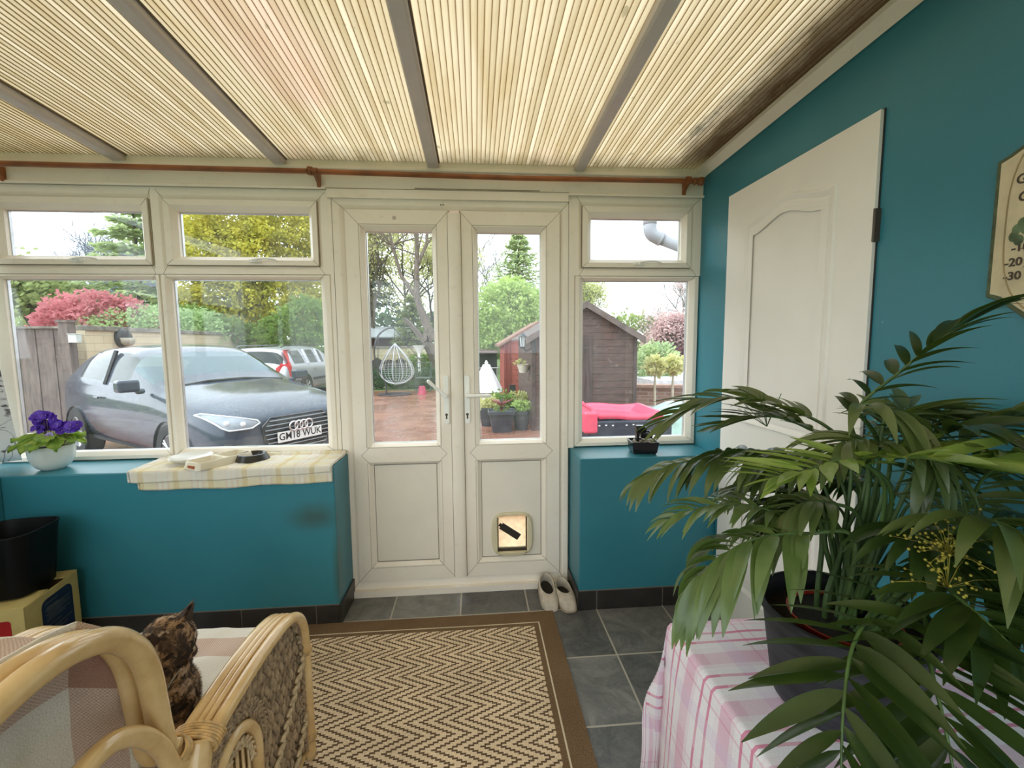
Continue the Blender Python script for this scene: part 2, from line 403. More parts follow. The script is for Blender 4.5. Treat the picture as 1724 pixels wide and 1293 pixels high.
    # header board over the windows with its lower lip, roof angle
    b = MB(); b.box(-2.62, 1.25, 2.392, 2.47, 2.185, 2.33); b.box(-2.62, -.745, 2.380, 2.392, 2.180, 2.194); b.box(.50, 1.25, 2.380, 2.392, 2.172, 2.184)
    b.box(-2.62, 1.25, 2.372, 2.392, 2.275, 2.292)
    tag(b.obj('trim_2', UPVC, bevel=.003), kind='structure')
    b = MB(); b.box(-.742, .505, 2.386, 2.44, 2.14, 2.186); tag(b.obj('trim_3', UPVC, bevel=.002), kind='structure')
    b = MB(); b.box(-.742, .508, 2.384, 2.388, 2.1845, 2.1875); b.box(-.3, .35, 2.3835, 2.388, 2.1905, 2.194); b.obj('sealant_line', mat('sealant', (.42, .35, .27), .7), bpy.data.objects['trim_3'])
    # rear part of the shell above the left wall: a long side window
    w = empty('window_4', (-2.66, .4, .806), kind='structure')
    b = MB()
    for y0, y1, z0, z1 in ((-1.7, 2.42, .806, .87), (-1.7, 2.42, 2.18, 2.33), (-1.7, -1.6, .87, 2.18), (.3, .37, .87, 2.18), (2.35, 2.42, .87, 2.18), (-1.6, 2.35, 1.74, 1.8)):
        b.box(-2.70, -2.64, y0, y1, z0, z1)
    world_child(b.obj('frame', UPVC, bevel=.004), w)
    b = MB(); b.box(-2.672, -2.668, -1.6, 2.38, .86, 2.2); world_child(b.obj('pane', GLASS), w)
    b = MB(); b.box(-2.9, -1.9, 2.42, 2.5, -.1, .81); b.box(-1.9, 1.35, 2.44, 2.5, -.1, 0); b.box(-1.9, -.69, 2.44, 2.5, 0, .80); b.box(.51, 1.38, 2.44, 2.5, 0, .80)
    tag(b.obj('wall_outer', CREAM), kind='structure')
shell()

# ---------------------------------------------------------------- windows and doors
def seam(b, x0, z0, x1, z1, y, w=.0008):
    d = Vector((x1-x0, 0, z1-z0)); p = Vector((-d.z, 0, d.x)).normalized()*w
    a = Vector((x0, y, z0)); c = Vector((x1, y, z1)); b.cur = 1
    b.add([a-p, a+p, c+p, c-p], [(0, 1, 2, 3)]); b.cur = 0
YF = 2.405
def window(idx, fx0, fx1, lower, top, mull, handle):
    w = empty('window_%d' % idx, ((fx0+fx1)/2, D, .81), kind='structure')
    b = MB()
    lx0, lx1 = lower; cx0, cx1 = top
    zt, zb, tz0, tz1 = 2.183, .808, 1.757, 1.80
    # fixed frame round the lower pane, transom to head
    b.ring((fx0, fx1, zb, tz0), (lx0, lx1, .852, 1.734), [(0, 2.47), (0, YF+.012), (.12, YF), (.52, YF), (.62, YF+.004), (.9, YF+.016), (1, YF+.022), (1, 2.455)])
    sx0, sx1, sz0, sz1 = cx0-.052, cx1+.045, 1.802, 2.124
    b.ring((fx0, fx1, tz0, zt), (sx0-.002, sx1+.002, sz0, sz1+.002), [(0, 2.47), (0, YF), (.55, YF), (.7, YF+.004), (1, YF+.014), (1, 2.45)])
    for (a, c) in ((lx0, fx0), (lx1, fx1)):
        seam(b, a, 1.734, (a+c)/2, tz0+.003, YF-.001); seam(b, (a+c)/2, tz0+.003, a, 1.80, YF-.001)
        seam(b, a, .852, c, .815, YF-.001)
    seam(b, sx0, sz1, fx0+.012, 2.172, YF-.001); seam(b, sx1, sz1, fx1-.012, 2.172, YF-.001)
    world_child(b.obj('frame', [UPVC, SEAM], auto=.5), w)
    # opening top-light
    b = MB()
    b.ring((sx0, sx1, sz0, sz1), (cx0, cx1, 1.847, 2.070), [(0, 2.46), (0, YF-.008), (.55, YF-.008), (.62, YF-.003), (1, YF+.018), (1, 2.45)])
    b.cur = 1; b.ring((sx0-.003, sx1+.003, sz0-.003, sz1+.003), (sx0, sx1, sz0, sz1), [(0, YF+.002), (1, YF+.002)]); b.cur = 0
    for (x, xx) in ((sx0, cx0), (sx1, cx1)):
        for (z, zz) in ((sz0, 1.847), (sz1, 2.070)): seam(b, x, z, x+(xx-x)*.6, z+(zz-z)*.6, YF-.009)
    s = world_child(b.obj('sash', [UPVC, SEAM], auto=.5), w)
    b = MB(); hx = handle
    b.box(hx-.055, hx+.002, 2.386, 2.398, 1.815, 1.829); b.box(hx-.035, hx-.012, 2.372, 2.388, 1.812, 1.83)
    b.tube(spline([(hx-.03, 2.372, 1.824), (hx+.01, 2.366, 1.828), (hx+.05, 2.366, 1.828), (hx+.08, 2.370, 1.824), (hx+.088, 2.374, 1.814)], 4), .0055, 8)
    h = b.obj('handle', mat('white_handle_plastic', (.86, .84, .78), .3, var=.02), None, bevel=.002)
    bpy.context.view_layer.update(); h.parent = s; h.matrix_parent_inverse = (s.matrix_parent_inverse @ Matrix.Identity(4)).copy() if False else s.matrix_world.inverted()
    b = MB(); b.cur = 0
    for g in ((lx0, lx1, .852, 1.734), (cx0, cx1, 1.847, 2.070)):
        b.box(g[0]-.01, g[1]+.01, 2.437, 2.441, g[2]-.01, g[3]+.01)
    world_child(b.obj('pane', GLASS), w)
    # bright spacer bars between the panes
    b = MB()
    for g in ((lx0, lx1, .852, 1.734), (cx0, cx1, 1.847, 2.070)):
        b.ring((g[0]-.006, g[1]+.006, g[2]-.006, g[3]+.006), (g[0]+.004, g[1]-.004, g[2]+.002, g[3]-.004), [(0, 2.443), (1, 2.443), (1, 2.458), (0, 2.458)])
    world_child(b.obj('spacer_bar', mat('aluminium_spacer', (.75, .75, .78), .3, metal=.5)), w)
    return w
window(1, -2.42, -1.585, (-2.332, -1.616), (-2.292, -1.657), None, -1.93)
window(2, -1.585, -.745, (-1.541, -.802), (-1.487, -.845), None, -1.085)
window(3, .541, 1.25, (.594, 1.199), (.635, 1.145), None, .925)
# corner and coupling posts
def posts():
    b = MB(); b.box(-2.62, -2.42, 2.41, 2.47, .806, 2.19); b.box(-.745, -.725, 2.403, 2.47, .806, 2.186)
    b.box(.508, .541, 2.403, 2.47, .806, 2.18)
    for x in (-.725, .508):
        b.cur = 1; b.box(x-.001, x+.001, 2.4015, 2.41, .81, 2.183); b.cur = 0
    b.cur = 1
    b.lathe([(.002, 0), (.002, .002)], (-.737, 2.4025, 2.165), 8, cap1=True, M=Matrix.Rotation(PI/2, 4, 'X'))
    b.lathe([(.002, 0), (.002, .002)], (.524, 2.4025, 2.160), 8, cap1=True, M=Matrix.Rotation(PI/2, 4, 'X'))
    tag(b.obj('trim_4', [UPVC, SEAM], bevel=.001), kind='structure')
    # door frame
    b = MB()
    b.ring((-.725, .508, .0, 2.14), (-.663, .461, .081, 2.089), [(0, 2.49), (0, YF-.002), (.5, YF-.002), (.62, YF+.001), (1, YF+.016), (1, 2.45)])
    b.box(-.70, .49, 2.375, 2.41, 0, .035)
    for (x, z, xx, zz) in ((-.725, 2.14, -.663, 2.089), (.508, 2.14, .461, 2.089), (-.725, .0, -.663, .081), (.508, 0, .461, .081)): seam(b, x, z, xx, zz, YF-.003)
    b.cur = 1; b.lathe([(.004, 0), (.004, .001)], (-.17, 2.4025, 2.117), 8, cap1=True, M=Matrix.Rotation(PI/2, 4, 'X')); b.box(-.162, -.152, 2.402, 2.404, 2.115, 2.12)
    tag(b.obj('trim_5', [UPVC, SEAM], auto=.5), kind='structure')
posts()
HANDLEM = mat('bright_white_handle', (.95, .94, .90), .18, var=.0)
def door_leaf(idx, x0, x1, g, seams_extra=None):
    w = empty('door_%d' % idx, ((x0+x1)/2, D, .083), kind='structure')
    gx0, gx1 = g; z0, z1 = .083, 2.087; Y = 2.398; mz = .795
    b = MB()
    pr = [(0, 2.46), (0, Y), (.70, Y), (.72, Y+.002), (.78, Y+.001), (1, Y+.024), (1, 2.45)]
    b.ring((x0, x1, mz, z1), (gx0, gx1, .853, 1.986), pr)
    b.ring((x0, x1, z0, mz), (gx0+.004, gx1-.004, .186, .737), pr)
    # mitre and mid-rail seams
    f = .72
    def q(a, c): return a+(c-a)*f
    for (x, gx) in ((x0, gx0), (x1, gx1)):
        seam(b, x, z1, gx, 1.986, Y-.001); seam(b, x, z0, gx, .186, Y-.001)
        mx = x+(gx-x)*.12
        seam(b, gx, .853, mx+(gx-mx)*.3, mz, Y-.001); seam(b, mx+(gx-mx)*.3, mz, gx, .737, Y-.001)
    xa, xb = q(x0, gx0), q(x1, gx1)
    za, zb2 = q(z1, 1.986), q(mz, .853); zc, zd = q(mz, .737), q(z0, .186)
    for X in (xa, xb): seam(b, X, za, X, zb2, Y-.0005, .0006); seam(b, X, zc, X, zd, Y-.0005, .0006)
    for Z in (za, zb2, zc, zd): seam(b, xa, Z, xb, Z, Y-.0005, .0006)
    b.cur = 1; b.ring((x0-.003, x1+.003, z0-.004, z1+.003), (x0, x1, z0, z1), [(0, YF+.004), (1, YF+.004)])
    b.ring((gx0+.003, gx1-.003, .184, .739), (gx0+.006, gx1-.006, .188, .735), [(0, Y+.0165), (1, Y+.0165)]); b.cur = 0
    world_child(b.obj('leaf_frame', [UPVC, SEAM], auto=.5), w)
    b = MB()
    if idx == 1: b.box(gx0-.003, gx1+.003, 2.416, 2.45, .18, .742)
    else:
        b.box(gx0-.003, .112, 2.416, 2.45, .18, .742); b.box(.270, gx1+.003, 2.416, 2.45, .18, .742); b.box(.112, .270, 2.416, 2.45, .18, .231); b.box(.112, .270, 2.416, 2.45, .421, .742)
    world_child(b.obj('lower_panel', mat('upvc_panel', (.86, .79, .68), .5, var=.02)), w)
    b = MB(); b.box(gx0-.01, gx1+.01, 2.437, 2.441, .845, 1.995); world_child(b.obj('pane', GLASS), w)
    b = MB(); b.ring((gx0-.006, gx1+.006, .847, 1.992), (gx0+.004, gx1-.003, .856, 1.983), [(0, 2.443), (1, 2.443), (1, 2.458), (0, 2.458)])
    world_child(b.obj('spacer_bar', mat('aluminium_spacer', (.75, .75, .78), .3)), w)
    return w
DL = door_leaf(1, -.661, -.131, (-.567, -.220))
DR = door_leaf(2, -.073, .459, (.016, .360))
def door_furniture():
    b = MB()
    pr = [(-.137, 2.40)]+[(-.103-.034*math.cos(a), 2.392-.016*math.sin(a)**.8) for a in [PI*k/12 for k in range(13)]]+[(-.069, 2.40)]
    b.prism([(u, w) for u, w in pr], .088, 2.066, 'z'); b.prism([(-.103+(u+.103)*.93, 2.40+(w-2.40)*.9) for u, w in pr], 2.066, 2.073, 'z')
    b.cur = 1; b.ring((-.1395, -.0665, .085, 2.075), (-.137, -.069, .088, 2.072), [(0, 2.3975), (1, 2.3975)])
    world_child(b.obj('astragal', [UPVC, SEAM], auto=.6), DR)
    b = MB(); b.lathe([(.010, 0), (.010, .002), (.008, .003)], (-.41, 2.399, 2.047), 16, cap1=True, M=Matrix.Rotation(PI/2, 4, 'X'))
    world_child(b.obj('screw_cap', mat('aged_cap', (.55, .49, .40), .5)), DL)
    for par, cx, sgn, ang in ((DL, -.1625, -1, .76), (DR, -.050, 1, -.0)):
        b = MB()
        pl = []
        for k in range(24):
            a = 2*PI*k/24; pl.append((cx+.0145*math.cos(a), 1.094+.0145*math.sin(a)+(.118 if math.sin(a) > 0 else -.118)))
        b.prism(pl, 2.384, 2.399, 'y')
        pz = 1.116
        b.lathe([(.011, 0), (.011, .03), (.009, .034)], (cx, 2.386, pz), 16, cap1=True, M=Matrix.Rotation(PI/2, 4, 'X'))
        L = .125; d = Vector((sgn*math.cos(ang), -.15 if par is DL else -.02, math.sin(ang)))
        p0 = Vector((cx, 2.352, pz)); P = [p0+d*(L*t) for t in (0, .1, .3, .6, .9, 1, 1.03)]
        b.tube(P, [.011, .011, .0085, .009, .0105, .0095, .003], 12)
        h = world_child(b.obj('handle', HANDLEM, smooth=False, auto=.6), par)
        b = MB(); b.lathe([(.0075, 0), (.0075, .002)], (cx, 2.3855, 1.012), 14, cap1=True, M=Matrix.Rotation(PI/2, 4, 'X')); b.box(cx-.004, cx+.004, 2.3835, 2.386, .988, 1.012)
        for z in (1.205, .984): b.lathe([(.003, 0), (.003, .001)], (cx, 2.3855, z), 8, cap1=True, M=Matrix.Rotation(PI/2, 4, 'X'))
        k = b.obj('keyhole', mat('brass_dark', (.10, .07, .04), .4)); bpy.context.view_layer.update(); k.parent = h; k.matrix_parent_inverse = h.matrix_world.inverted()
    # cat flap in the right leaf
    b = MB(); cx, cz = .191, .316; out = []
    n = 48
    for k in range(n):
        a = 2*PI*k/n; ca, sa = math.cos(a), math.sin(a); q = 1/((abs(ca)**3.6+abs(sa)**3.6)**(1/3.6)); out.append((cx+.118*ca*q, cz+.128*sa*q))
    inn = []
    for u, w in out:
        dx, dz = (u-cx)/.118, (w-cz)/.128; m = max(abs(dx), abs(dz)); inn.append((cx+dx/m*.083, cz+.004+dz/m*.105))
    vs = []
    for pts, yy in ((out, 2.416), (out, 2.402), ([((u-cx)*.93+cx, (w-cz)*.93+cz) for u, w in out], 2.392), ([((u-cx)*1.06+cx, (w-cz-.004)*1.05+cz+.004) for u, w in inn], 2.392), (inn, 2.402), (inn, 2.45)):
        vs += [(u, yy, w) for u, w in pts]
    b.add(vs, [(j*n+k, j*n+(k+1) % n, (j+1)*n+(k+1) % n, (j+1)*n+k) for j in range(5) for k in range(n)])
    b.prism([(cx-.014, cz+.123), (cx+.014, cz+.123), (cx+.008, cz+.114), (cx-.008, cz+.114)], 2.388, 2.393)
    b.prism([(cx-.07, cz-.10), (cx+.07, cz-.10), (cx+.04, cz-.111), (cx-.04, cz-.111)], 2.386, 2.400)
    fl = world_child(b.obj('cat_flap', mat('aged_cream_plastic', (.74, .66, .45), .4, var=.08), auto=.5), DR)
    def sub(mb, nm, m):
        o = mb.obj(nm, m); bpy.context.view_layer.update(); o.parent = fl; o.matrix_parent_inverse = fl.matrix_world.inverted(); return o
    n_ = NT('frosted_flap'); tl = n_.n('BsdfTranslucent'); n_.put(tl.inputs[0], (.95, .86, .66)); tr = n_.n('BsdfTransparent'); tr.inputs[0].default_value = (1, .93, .75, 1)
    ms = n_.n('MixShader'); n_.put(ms.inputs[0], n_.ramp(n_.noise(n_.tc(), 30, 3), [(.3, (.3,)*3), (.7, (.6,)*3)])); n_.t.links.new(tr.outputs[0], ms.inputs[1]); n_.t.links.new(tl.outputs[0], ms.inputs[2])
    b = MB(); b.box(cx-.079, cx+.079, 2.424, 2.427, cz-.085, cz+.105); sub(b, 'flap_pane', n_.end(ms.outputs[0]))
    b = MB(); b.box(cx-.079, cx+.079, 2.41, 2.44, cz-.101, cz-.084)
    for s_ in (-1, 1): b.box(cx+s_*.081-.003, cx+s_*.081+.003, 2.405, 2.43, cz-.1, cz+.10)
    sub(b, 'magnet_strip', mat('brown_seal', (.05, .035, .02), .6))
    b = MB(); M = Matrix.Translation((cx-.012, 2.418, cz+.012)) @ Matrix.Rotation(math.radians(35), 4, 'Y')
    b.box(-.062, .062, -.006, .003, -.019, .019, M); b.box(-.075, -.062, -.004, .002, -.008, .010, M); sub(b, 'latch_plate', mat('dark_brown_plastic', (.03, .022, .015), .5))
door_furniture()

# ---------------------------------------------------------------- door on the right wall
def door_right():
    d = empty('door_3', (1.25, 1.715, 0), kind='structure')
    b = MB(); X = 1.236; y0, y1, z1 = 1.311, 2.119, 2.093
    b.box(X, 1.26, y0, y1, .002, z1)
    def ringpath(pts, prof):
        n = len(pts); cy = sum(p[0] for p in pts)/n
        nor = []
        for i in range(n):
            a, c = Vector(pts[i-1]), Vector(pts[(i+1) % n]); t = (c-a).normalized(); nor.append(Vector((-t.y, t.x)))
        vs = []
        for off, x in prof:
            vs += [(x, pts[i][0]+nor[i].x*off, pts[i][1]+nor[i].y*off) for i in range(n)]
        fs = [(j*n+k, j*n+(k+1) % n, (j+1)*n+(k+1) % n, (j+1)*n+k) for j in range(len(prof)-1) for k in range(n)]
        b.add(vs, fs)
    def outline(a, c, z0, z1, arch):
        P = []
        def line(p, q, m):
            for i in range(m): P.append((p[0]+(q[0]-p[0])*i/m, p[1]+(q[1]-p[1])*i/m))
        line((a, z0), (c, z0), 8); line((c, z0), (c, z1), 14)
        for i in range(24):
            t = i/24; y = c+(a-c)*t; P.append((y, z1+arch*(math.sin(PI*t)**2)))
        line((a, z1), (a, z0), 14)
        return P
    prof = [(0, X-.0002), (.004, X-.009), (.012, X-.010), (.026, X+.000), (.034, X+.0005), (.036, X-.005), (.060, X-.0065), (.065, X-.0065)]
    for (z0, z2, ar) in ((1.02, 1.925, .045), (.22, .86, 0)):
        outs = [outline(1.455+o_, 1.972-o_, z0+o_, z2-o_, ar) for o_, x_ in prof]; n_ = len(outs[0])
        b.add([(prof[j][1], u, w) for j in range(len(prof)) for u, w in outs[j]], [(j*n_+k, j*n_+(k+1) % n_, (j+1)*n_+(k+1) % n_, (j+1)*n_+k) for j in range(len(prof)-1) for k in range(n_)])
    world_child(b.obj('leaf', DOORP, auto=.8), d)
    b = MB(); b.box(1.2465, 1.2505, y0-.004, y0, .002, z1+.003); b.box(1.2465, 1.2505, y0, y1, z1, z1+.003); b.box(1.2465, 1.2505, y1, y1+.003, .002, z1)
    world_child(b.obj('gap', mat('dark_gap', (.03, .03, .03), .9)), d)
    b = MB(); b.box(1.236, 1.25, y0-.010, y0+.003, 1.70, 1.80)
    b.tube([(1.234, y0-.004, 1.70), (1.234, y0-.004, 1.80)], .004, 8); world_child(b.obj('hinge', METALD), d)
door_right()

# ---------------------------------------------------------------- curtain pole and curtain
def pole():
    p = empty('curtain_pole', (-.5, 2.345, 2.245), label='long varnished pine curtain pole across the top of the windows', cat='curtain pole')
    b = MB(); b.tube([(-2.6, 2.335, 2.252), (-.79, 2.335, 2.247)], .0125, 12); b.tube([(-.815, 2.335, 2.247), (.2, 2.335, 2.236), (1.16, 2.335, 2.240)], .0125, 12)
    world_child(b.obj('rod', BRACKETW), p)
    b = MB(); b.tube([(-.80, 2.335, 2.232), (-.80, 2.335, 2.266)], .014, 10); world_child(b.obj('collar', BRACKETW, smooth=True), p); b = MB()
    b.lathe([(.013, 0), (.018, .008), (.018, .014), (.012, .02), (.017, .028), (.022, .04), (.022, .05), (.012, .06), (.001, .062)], (1.16, 2.335, 2.240), 16, M=Matrix.Rotation(PI/2, 4, 'Y'))
    world_child(b.obj('finial', BRACKETW, smooth=True), p)
    for x in (-2.24, -.775, 1.135):
        b = MB(); z = 2.24
        b.prism([(2.392, z-.055), (2.392, z+.015), (2.375, z+.010), (2.352, z+.004), (2.335, z-.012), (2.352, z-.022), (2.372, z-.034), (2.380, z-.055)], x-.009, x+.009, 'x')
        b.tube([(x-.011, 2.335, z+.004), (x+.011, 2.335, z+.004)], .0195, 14)
        world_child(b.obj('bracket', BRACKETW, bevel=.002), p)
pole()
def m_curtain():
    n = NT('floral_curtain_cloth'); uv = n.tc('UV')
    a = n.noise(n.mapping(uv, scale=(3.2, 3.2, 1)), 2.6, 3, .5, 1.2)
    br = n.ramp(n.noise(n.mapping(uv, scale=(2, 1, 1)), 3.1, 2, .4, 2.5), [(.485, (0, 0, 0)), (.495, (1, 1, 1)), (.51, (1, 1, 1)), (.52, (0, 0, 0))])
    fl = n.ramp(a, [(.60, (0, 0, 0)), (.63, (1, 1, 1))])
    inner = n.ramp(n.noise(uv, 60, 3), [(.4, (.03, .03, .035)), (.6, (.35, .33, .36))])
    c = n.mix(fl, n.mix(n.math('MULTIPLY', br, .8), (.80, .80, .80), (.2, .19, .2)), inner)
    p1 = n.bsdf(c, .85); tl = n.n('BsdfTranslucent'); n.put(tl.inputs[0], c)
    ms = n.n('MixShader'); ms.inputs[0].default_value = .35; n.t.links.new(p1, ms.inputs[1]); n.t.links.new(tl.outputs[0], ms.inputs[2])
    return n.end(ms.outputs[0])
def curtain():
    b = MB()
    def f(u, v):
        s = u*PI*9
        x = -2.455-.035*math.sin(s)*(.6+.4*v)+.055*v; y = 1.55+.80*u; z = 2.20-(2.20-.835)*v
        x += .135*max(0, (u-.78)/.22)*(.25+.75*v)
        return (x, y, z)
    b.grid(f, 120, 30, lambda u, v: (u*1.2, v*2.0))
    tag(b.obj('curtain', m_curtain(), smooth=True, solid=.0015), label='white curtain with black floral sprigs bunched at the left end of the sill', cat='curtain')
curtain()

# ---------------------------------------------------------------- rug
def rug():
    n = NT('woven_herringbone_rug'); x, y, z = n.xyz(n.tc())
    qy = n.math('MULTIPLY', n.math('FLOOR', n.math('DIVIDE', y, .0073)), .0073)
    tri = n.math('ABSOLUTE', n.math('SUBTRACT', n.math('FRACT', n.math('DIVIDE', n.math('ADD', qy, .0001), .1168)), .5))
    ph = n.math('FRACT', n.math('DIVIDE', n.math('ADD', x, n.math('MULTIPLY', tri, .236)), .0560))
    row = n.math('FRACT', n.math('DIVIDE', y, .0073))
    dark = n.math('MULTIPLY', n.math('LESS_THAN', ph, .36), n.math('LESS_THAN', row, .97))
    wv = n.noise(n.mapping(n.tc(), scale=(220, 220, 1)), 1, 1)
    bg = n.ramp(wv, [(.35, (.64, .47, .29)), (.65, (.88, .69, .48))]); dk = n.ramp(wv, [(.35, (.085, .050, .028)), (.65, (.18, .115, .065))])
    inner = n.mix(dark, bg, dk)
    bd = n.ramp(wv, [(.3, (.13, .078, .04)), (.7, (.24, .15, .08))])
    ex = n.math('SUBTRACT', .378, x); ey = n.math('SUBTRACT', 2.150, y)
    ex2 = n.math('SUBTRACT', x, -1.30)
    e = n.math('MINIMUM', n.math('MINIMUM', ex, ey), ex2)
    line = n.math('MULTIPLY', n.math('GREATER_THAN', e, .083), n.math('LESS_THAN', e, .0895))
    c = n.mix(n.math('GREATER_THAN', e, .112), bd, inner)
    c = n.mix(line, c, (.70, .58, .40))
    c = n.mix(1, c, n.ramp(n.noise(n.tc(), 5, 4), [(.3, (.82,)*3), (.7, (1, 1, 1))]), 'MULTIPLY')
    m = n.end(n.bsdf(c, .9, normal=n.bump(n.math('ADD', wv, n.math('MULTIPLY', dark, -.6)), .5, .003), spec=.15))
    b = MB(); b.grid(lambda u, v: (-1.30+1.678*u, .25+1.90*v, .006+.0015*math.sin(u*9+v*4)), 40, 40)
    tag(b.obj('rug', m, solid=.007), label='beige herringbone rug with a plain brown border on the tiled floor', cat='rug')
rug()
# ---------------------------------------------------------------- things on the sills
def m_check(name, base, cols, per, rough=.9, orig=(0, 0)):
    # cols: list of (axis, centre, halfwidth, colour, strength) inside the period, from unfolded cloth coordinates (metres)
    n = NT(name); u, v, _ = n.xyz(n.tc('UV')); c = base
    for ax, ce, hw, co, st in cols:
        s = (u, v)[ax]
        f = n.math('FRACT', n.math('DIVIDE', s, per[ax]))
        dd = n.math('ABSOLUTE', n.math('SUBTRACT', n.math('FRACT', n.math('ADD', n.math('SUBTRACT', f, ce/per[ax]), .5)), .5))
        c = n.mix(n.math('MULTIPLY', n.math('LESS_THAN', dd, hw/per[ax]), st), c, co)
    w = n.noise(n.mapping(n.tc('UV'), scale=(500, 500, 1)), 1, 2, .6)
    c = n.mix(1, c, n.ramp(w, [(.3, (.80,)*3), (.65, (1, 1, 1))]), 'MULTIPLY')
    p = n.bsdf(c, rough, normal=n.bump(n.math('ADD', w, n.math('MULTIPLY', n.noise(n.mapping(n.tc('UV'), scale=(12, 12, 1)), 1, 3), 2.5)), .5, .004), spec=.15)
    return n.end(p)
def towel():
    yel, pk, wh = (.72, .55, .24), (.74, .50, .34), (.86, .82, .74)
    m = m_check('tea_towel_check', (.84, .76, .54), [(0, .06, .03, wh, .6), (0, .035, .005, pk, .38), (0, .06, .004, pk, .3), (0, .085, .005, pk, .38), (1, .05, .028, wh, .6), (1, .02, .004, pk, .35), (0, .12, .012, yel, .5)], (.155, .11))
    def path(s, drop, off):
        # s metres from the back edge of the sill to the hanging edge
        L = .235
        if s < L: return (2.395-s, .8085+off)
        if s < L+.02: a = (s-L)/.02*PI/2; return (2.160-(.006+off)*math.sin(a), .806+(.003+off)*math.cos(a))
        return (2.154-off, .806-(s-L-.02))
    b = MB()
    random.seed(3)
    for (x0, x1, tot, off, skew) in ((-1.600, -.700, .335, .0005, 0), (-1.640, -.705, .300, .004, .045)):
        def f(u, v, x0=x0, x1=x1, tot=tot, off=off, skew=skew):
            s = v*(tot+(.006*math.sin(u*5)+.003*math.sin(u*17)) - skew*u*.3)
            y, z = path(s, 0, off)
            x = x0+(x1-x0)*u + (.02*(v-.3) if u < .02 else 0)
            wv = .0022*abs(math.sin(u*31+v*3))+.002*abs(math.sin(u*57+v*11))
            if s < .235: z += wv*(1.2 if u > .35 else .6)
            else: y -= wv+.002
            if s < .03: z += .018*(1-s/.03)*(1 if off < .001 else .3)
            return (x, y, z)
        b.grid(f, 90, 40, lambda u, v, a=x0, c=x1, t=tot: (a+2+(c-a)*u, v*t))
    tag(b.obj('tea_towel', m, smooth=True, solid=.0015), label='yellow and white checked tea towel folded over the left window sill', cat='tea towel')
towel()
def sill_things():
    cream = mat('cream_bowl_plastic', (.74, .66, .50), .35, var=.05); blk = mat('black_bowl_plastic', (.022, .022, .02), .25)
    z = .816
    # double feeding bowl
    t = empty('double_feeding_bowl', (-1.275, 2.262, z), -.52+PI/2, label='cream twin-compartment pet feeding tray on the checked tea towel', cat='pet bowl')
    b = MB(); L, Wd, H = .135, .062, .034
    def rr(hx, hy, zz, r=.02):
        P = []
        for k in range(32):
            a = 2*PI*k/32; ca, sa = math.cos(a), math.sin(a); q = 1/((abs(ca)**7+abs(sa)**7)**(1/7)); P.append((hx*ca*q, hy*sa*q, zz))
        return P
    rings = [rr(L+.008, Wd+.008, 0), rr(L+.006, Wd+.006, .006), rr(L, Wd, H-.003), rr(L-.003, Wd-.003, H)]
    vs = [p for r in rings for p in r]; fs = [(j*32+k, j*32+(k+1) % 32, (j+1)*32+(k+1) % 32, (j+1)*32+k) for j in range(3) for k in range(32)]
    b.add(vs, fs)
    for cx in (-.066, .066):
        a = [(cx+.0595*x/.0615, y, zz) for (x, y, zz) in [(p[0]*.0615/.132, p[1]*.055/.059, H) for p in rr(.132, .059, H)]]
        c = [(cx+(p[0]-cx)*.8, p[1]*.8, .008) for p in a]
        b.add(a+c+[(cx, 0, .006)], [(k, (k+1) % 32, 32+(k+1) % 32, 32+k) for k in range(32)]+[(32+k, 32+(k+1) % 32, 64) for k in range(32)])
    # rim plate between outer edge and wells
    o = rings[3]
    for cx, sg in ((-.066, -1), (.066, 1)):
        a = [(cx+.0595*x/.0615, y, zz) for (x, y, zz) in [(p[0]*.0615/.132, p[1]*.055/.059, H) for p in rr(.132, .059, H)]]
        oo = [(sg*max(0, sg*p[0]) if sg*p[0] < 0 else p[0], p[1], H) for p in o]
        b.add(a+oo, [(k, (k+1) % 32, 32+(k+1) % 32, 32+k) for k in range(32)])
    b.obj('tray', cream, t, auto=.6)
    b = MB(); b.box(-L-.0085, -L-.004, -.035, .012, .008, .020); b.obj('label', mat('orange_sticker', (.45, .10, .03), .5), t)
    # black bowl
    t = empty('pet_bowl', (-1.142, 2.305, z), label='round black plastic pet bowl on the tea towel', cat='pet bowl')
    b = MB(); b.lathe([(.001, .002), (.070, .002), (.078, 0), (.079, .004), (.066, .028), (.064, .032), (.058, .033), (.054, .030), (.048, .010), (.03, .006), (.001, .006)], n=40)
    b.obj('bowl', blk, t, auto=.7)
    b = MB(); b.lathe([(.001, .0095), (.046, .0095)], n=24); b.obj('cat_food', mat('brown_kibble', (.10, .055, .03), .9, bump=1, bscale=150), t)
    # white saucer
    t = empty('saucer', (-1.435, 2.30, z), label='shallow white saucer at the left end of the tea towel', cat='saucer')
    b = MB(); b.lathe([(.001, .002), (.045, .002), (.050, 0), (.055, .003), (.088, .020), (.095, .028), (.092, .031), (.080, .022), (.05, .009), (.001, .008)], n=40)
    b.obj('dish', mat('white_glazed_china', (.78, .76, .70), .15, var=.02), t, auto=.9)
    # table-top fountain
    t = empty('tabletop_fountain', (.886, 2.262, .806), -.10, label='small black stacked-tray tabletop water fountain on the right window sill', cat='fountain')
    gl = mat('black_glossy_resin', (.010, .010, .011), .22, var=.1); b = MB()
    b.add([(sx*hx, sy*hx*.82, zz) for hx, zz in ((.062, .006), (.070, .060), (.073, .066), (.066, .066), (.060, .050)) for sx, sy in ((-1, -1), (1, -1), (1, 1), (-1, 1))],
          [(j*4+k, j*4+(k+1) % 4, (j+1)*4+(k+1) % 4, (j+1)*4+k) for j in range(4) for k in range(4)]+[(16, 17, 18, 19), (3, 2, 1, 0)])
    for sx in (-1, 1):
        for sy in (-1, 1): b.box(sx*.05-.007, sx*.05+.007, sy*.04-.007, sy*.04+.007, 0, .008)
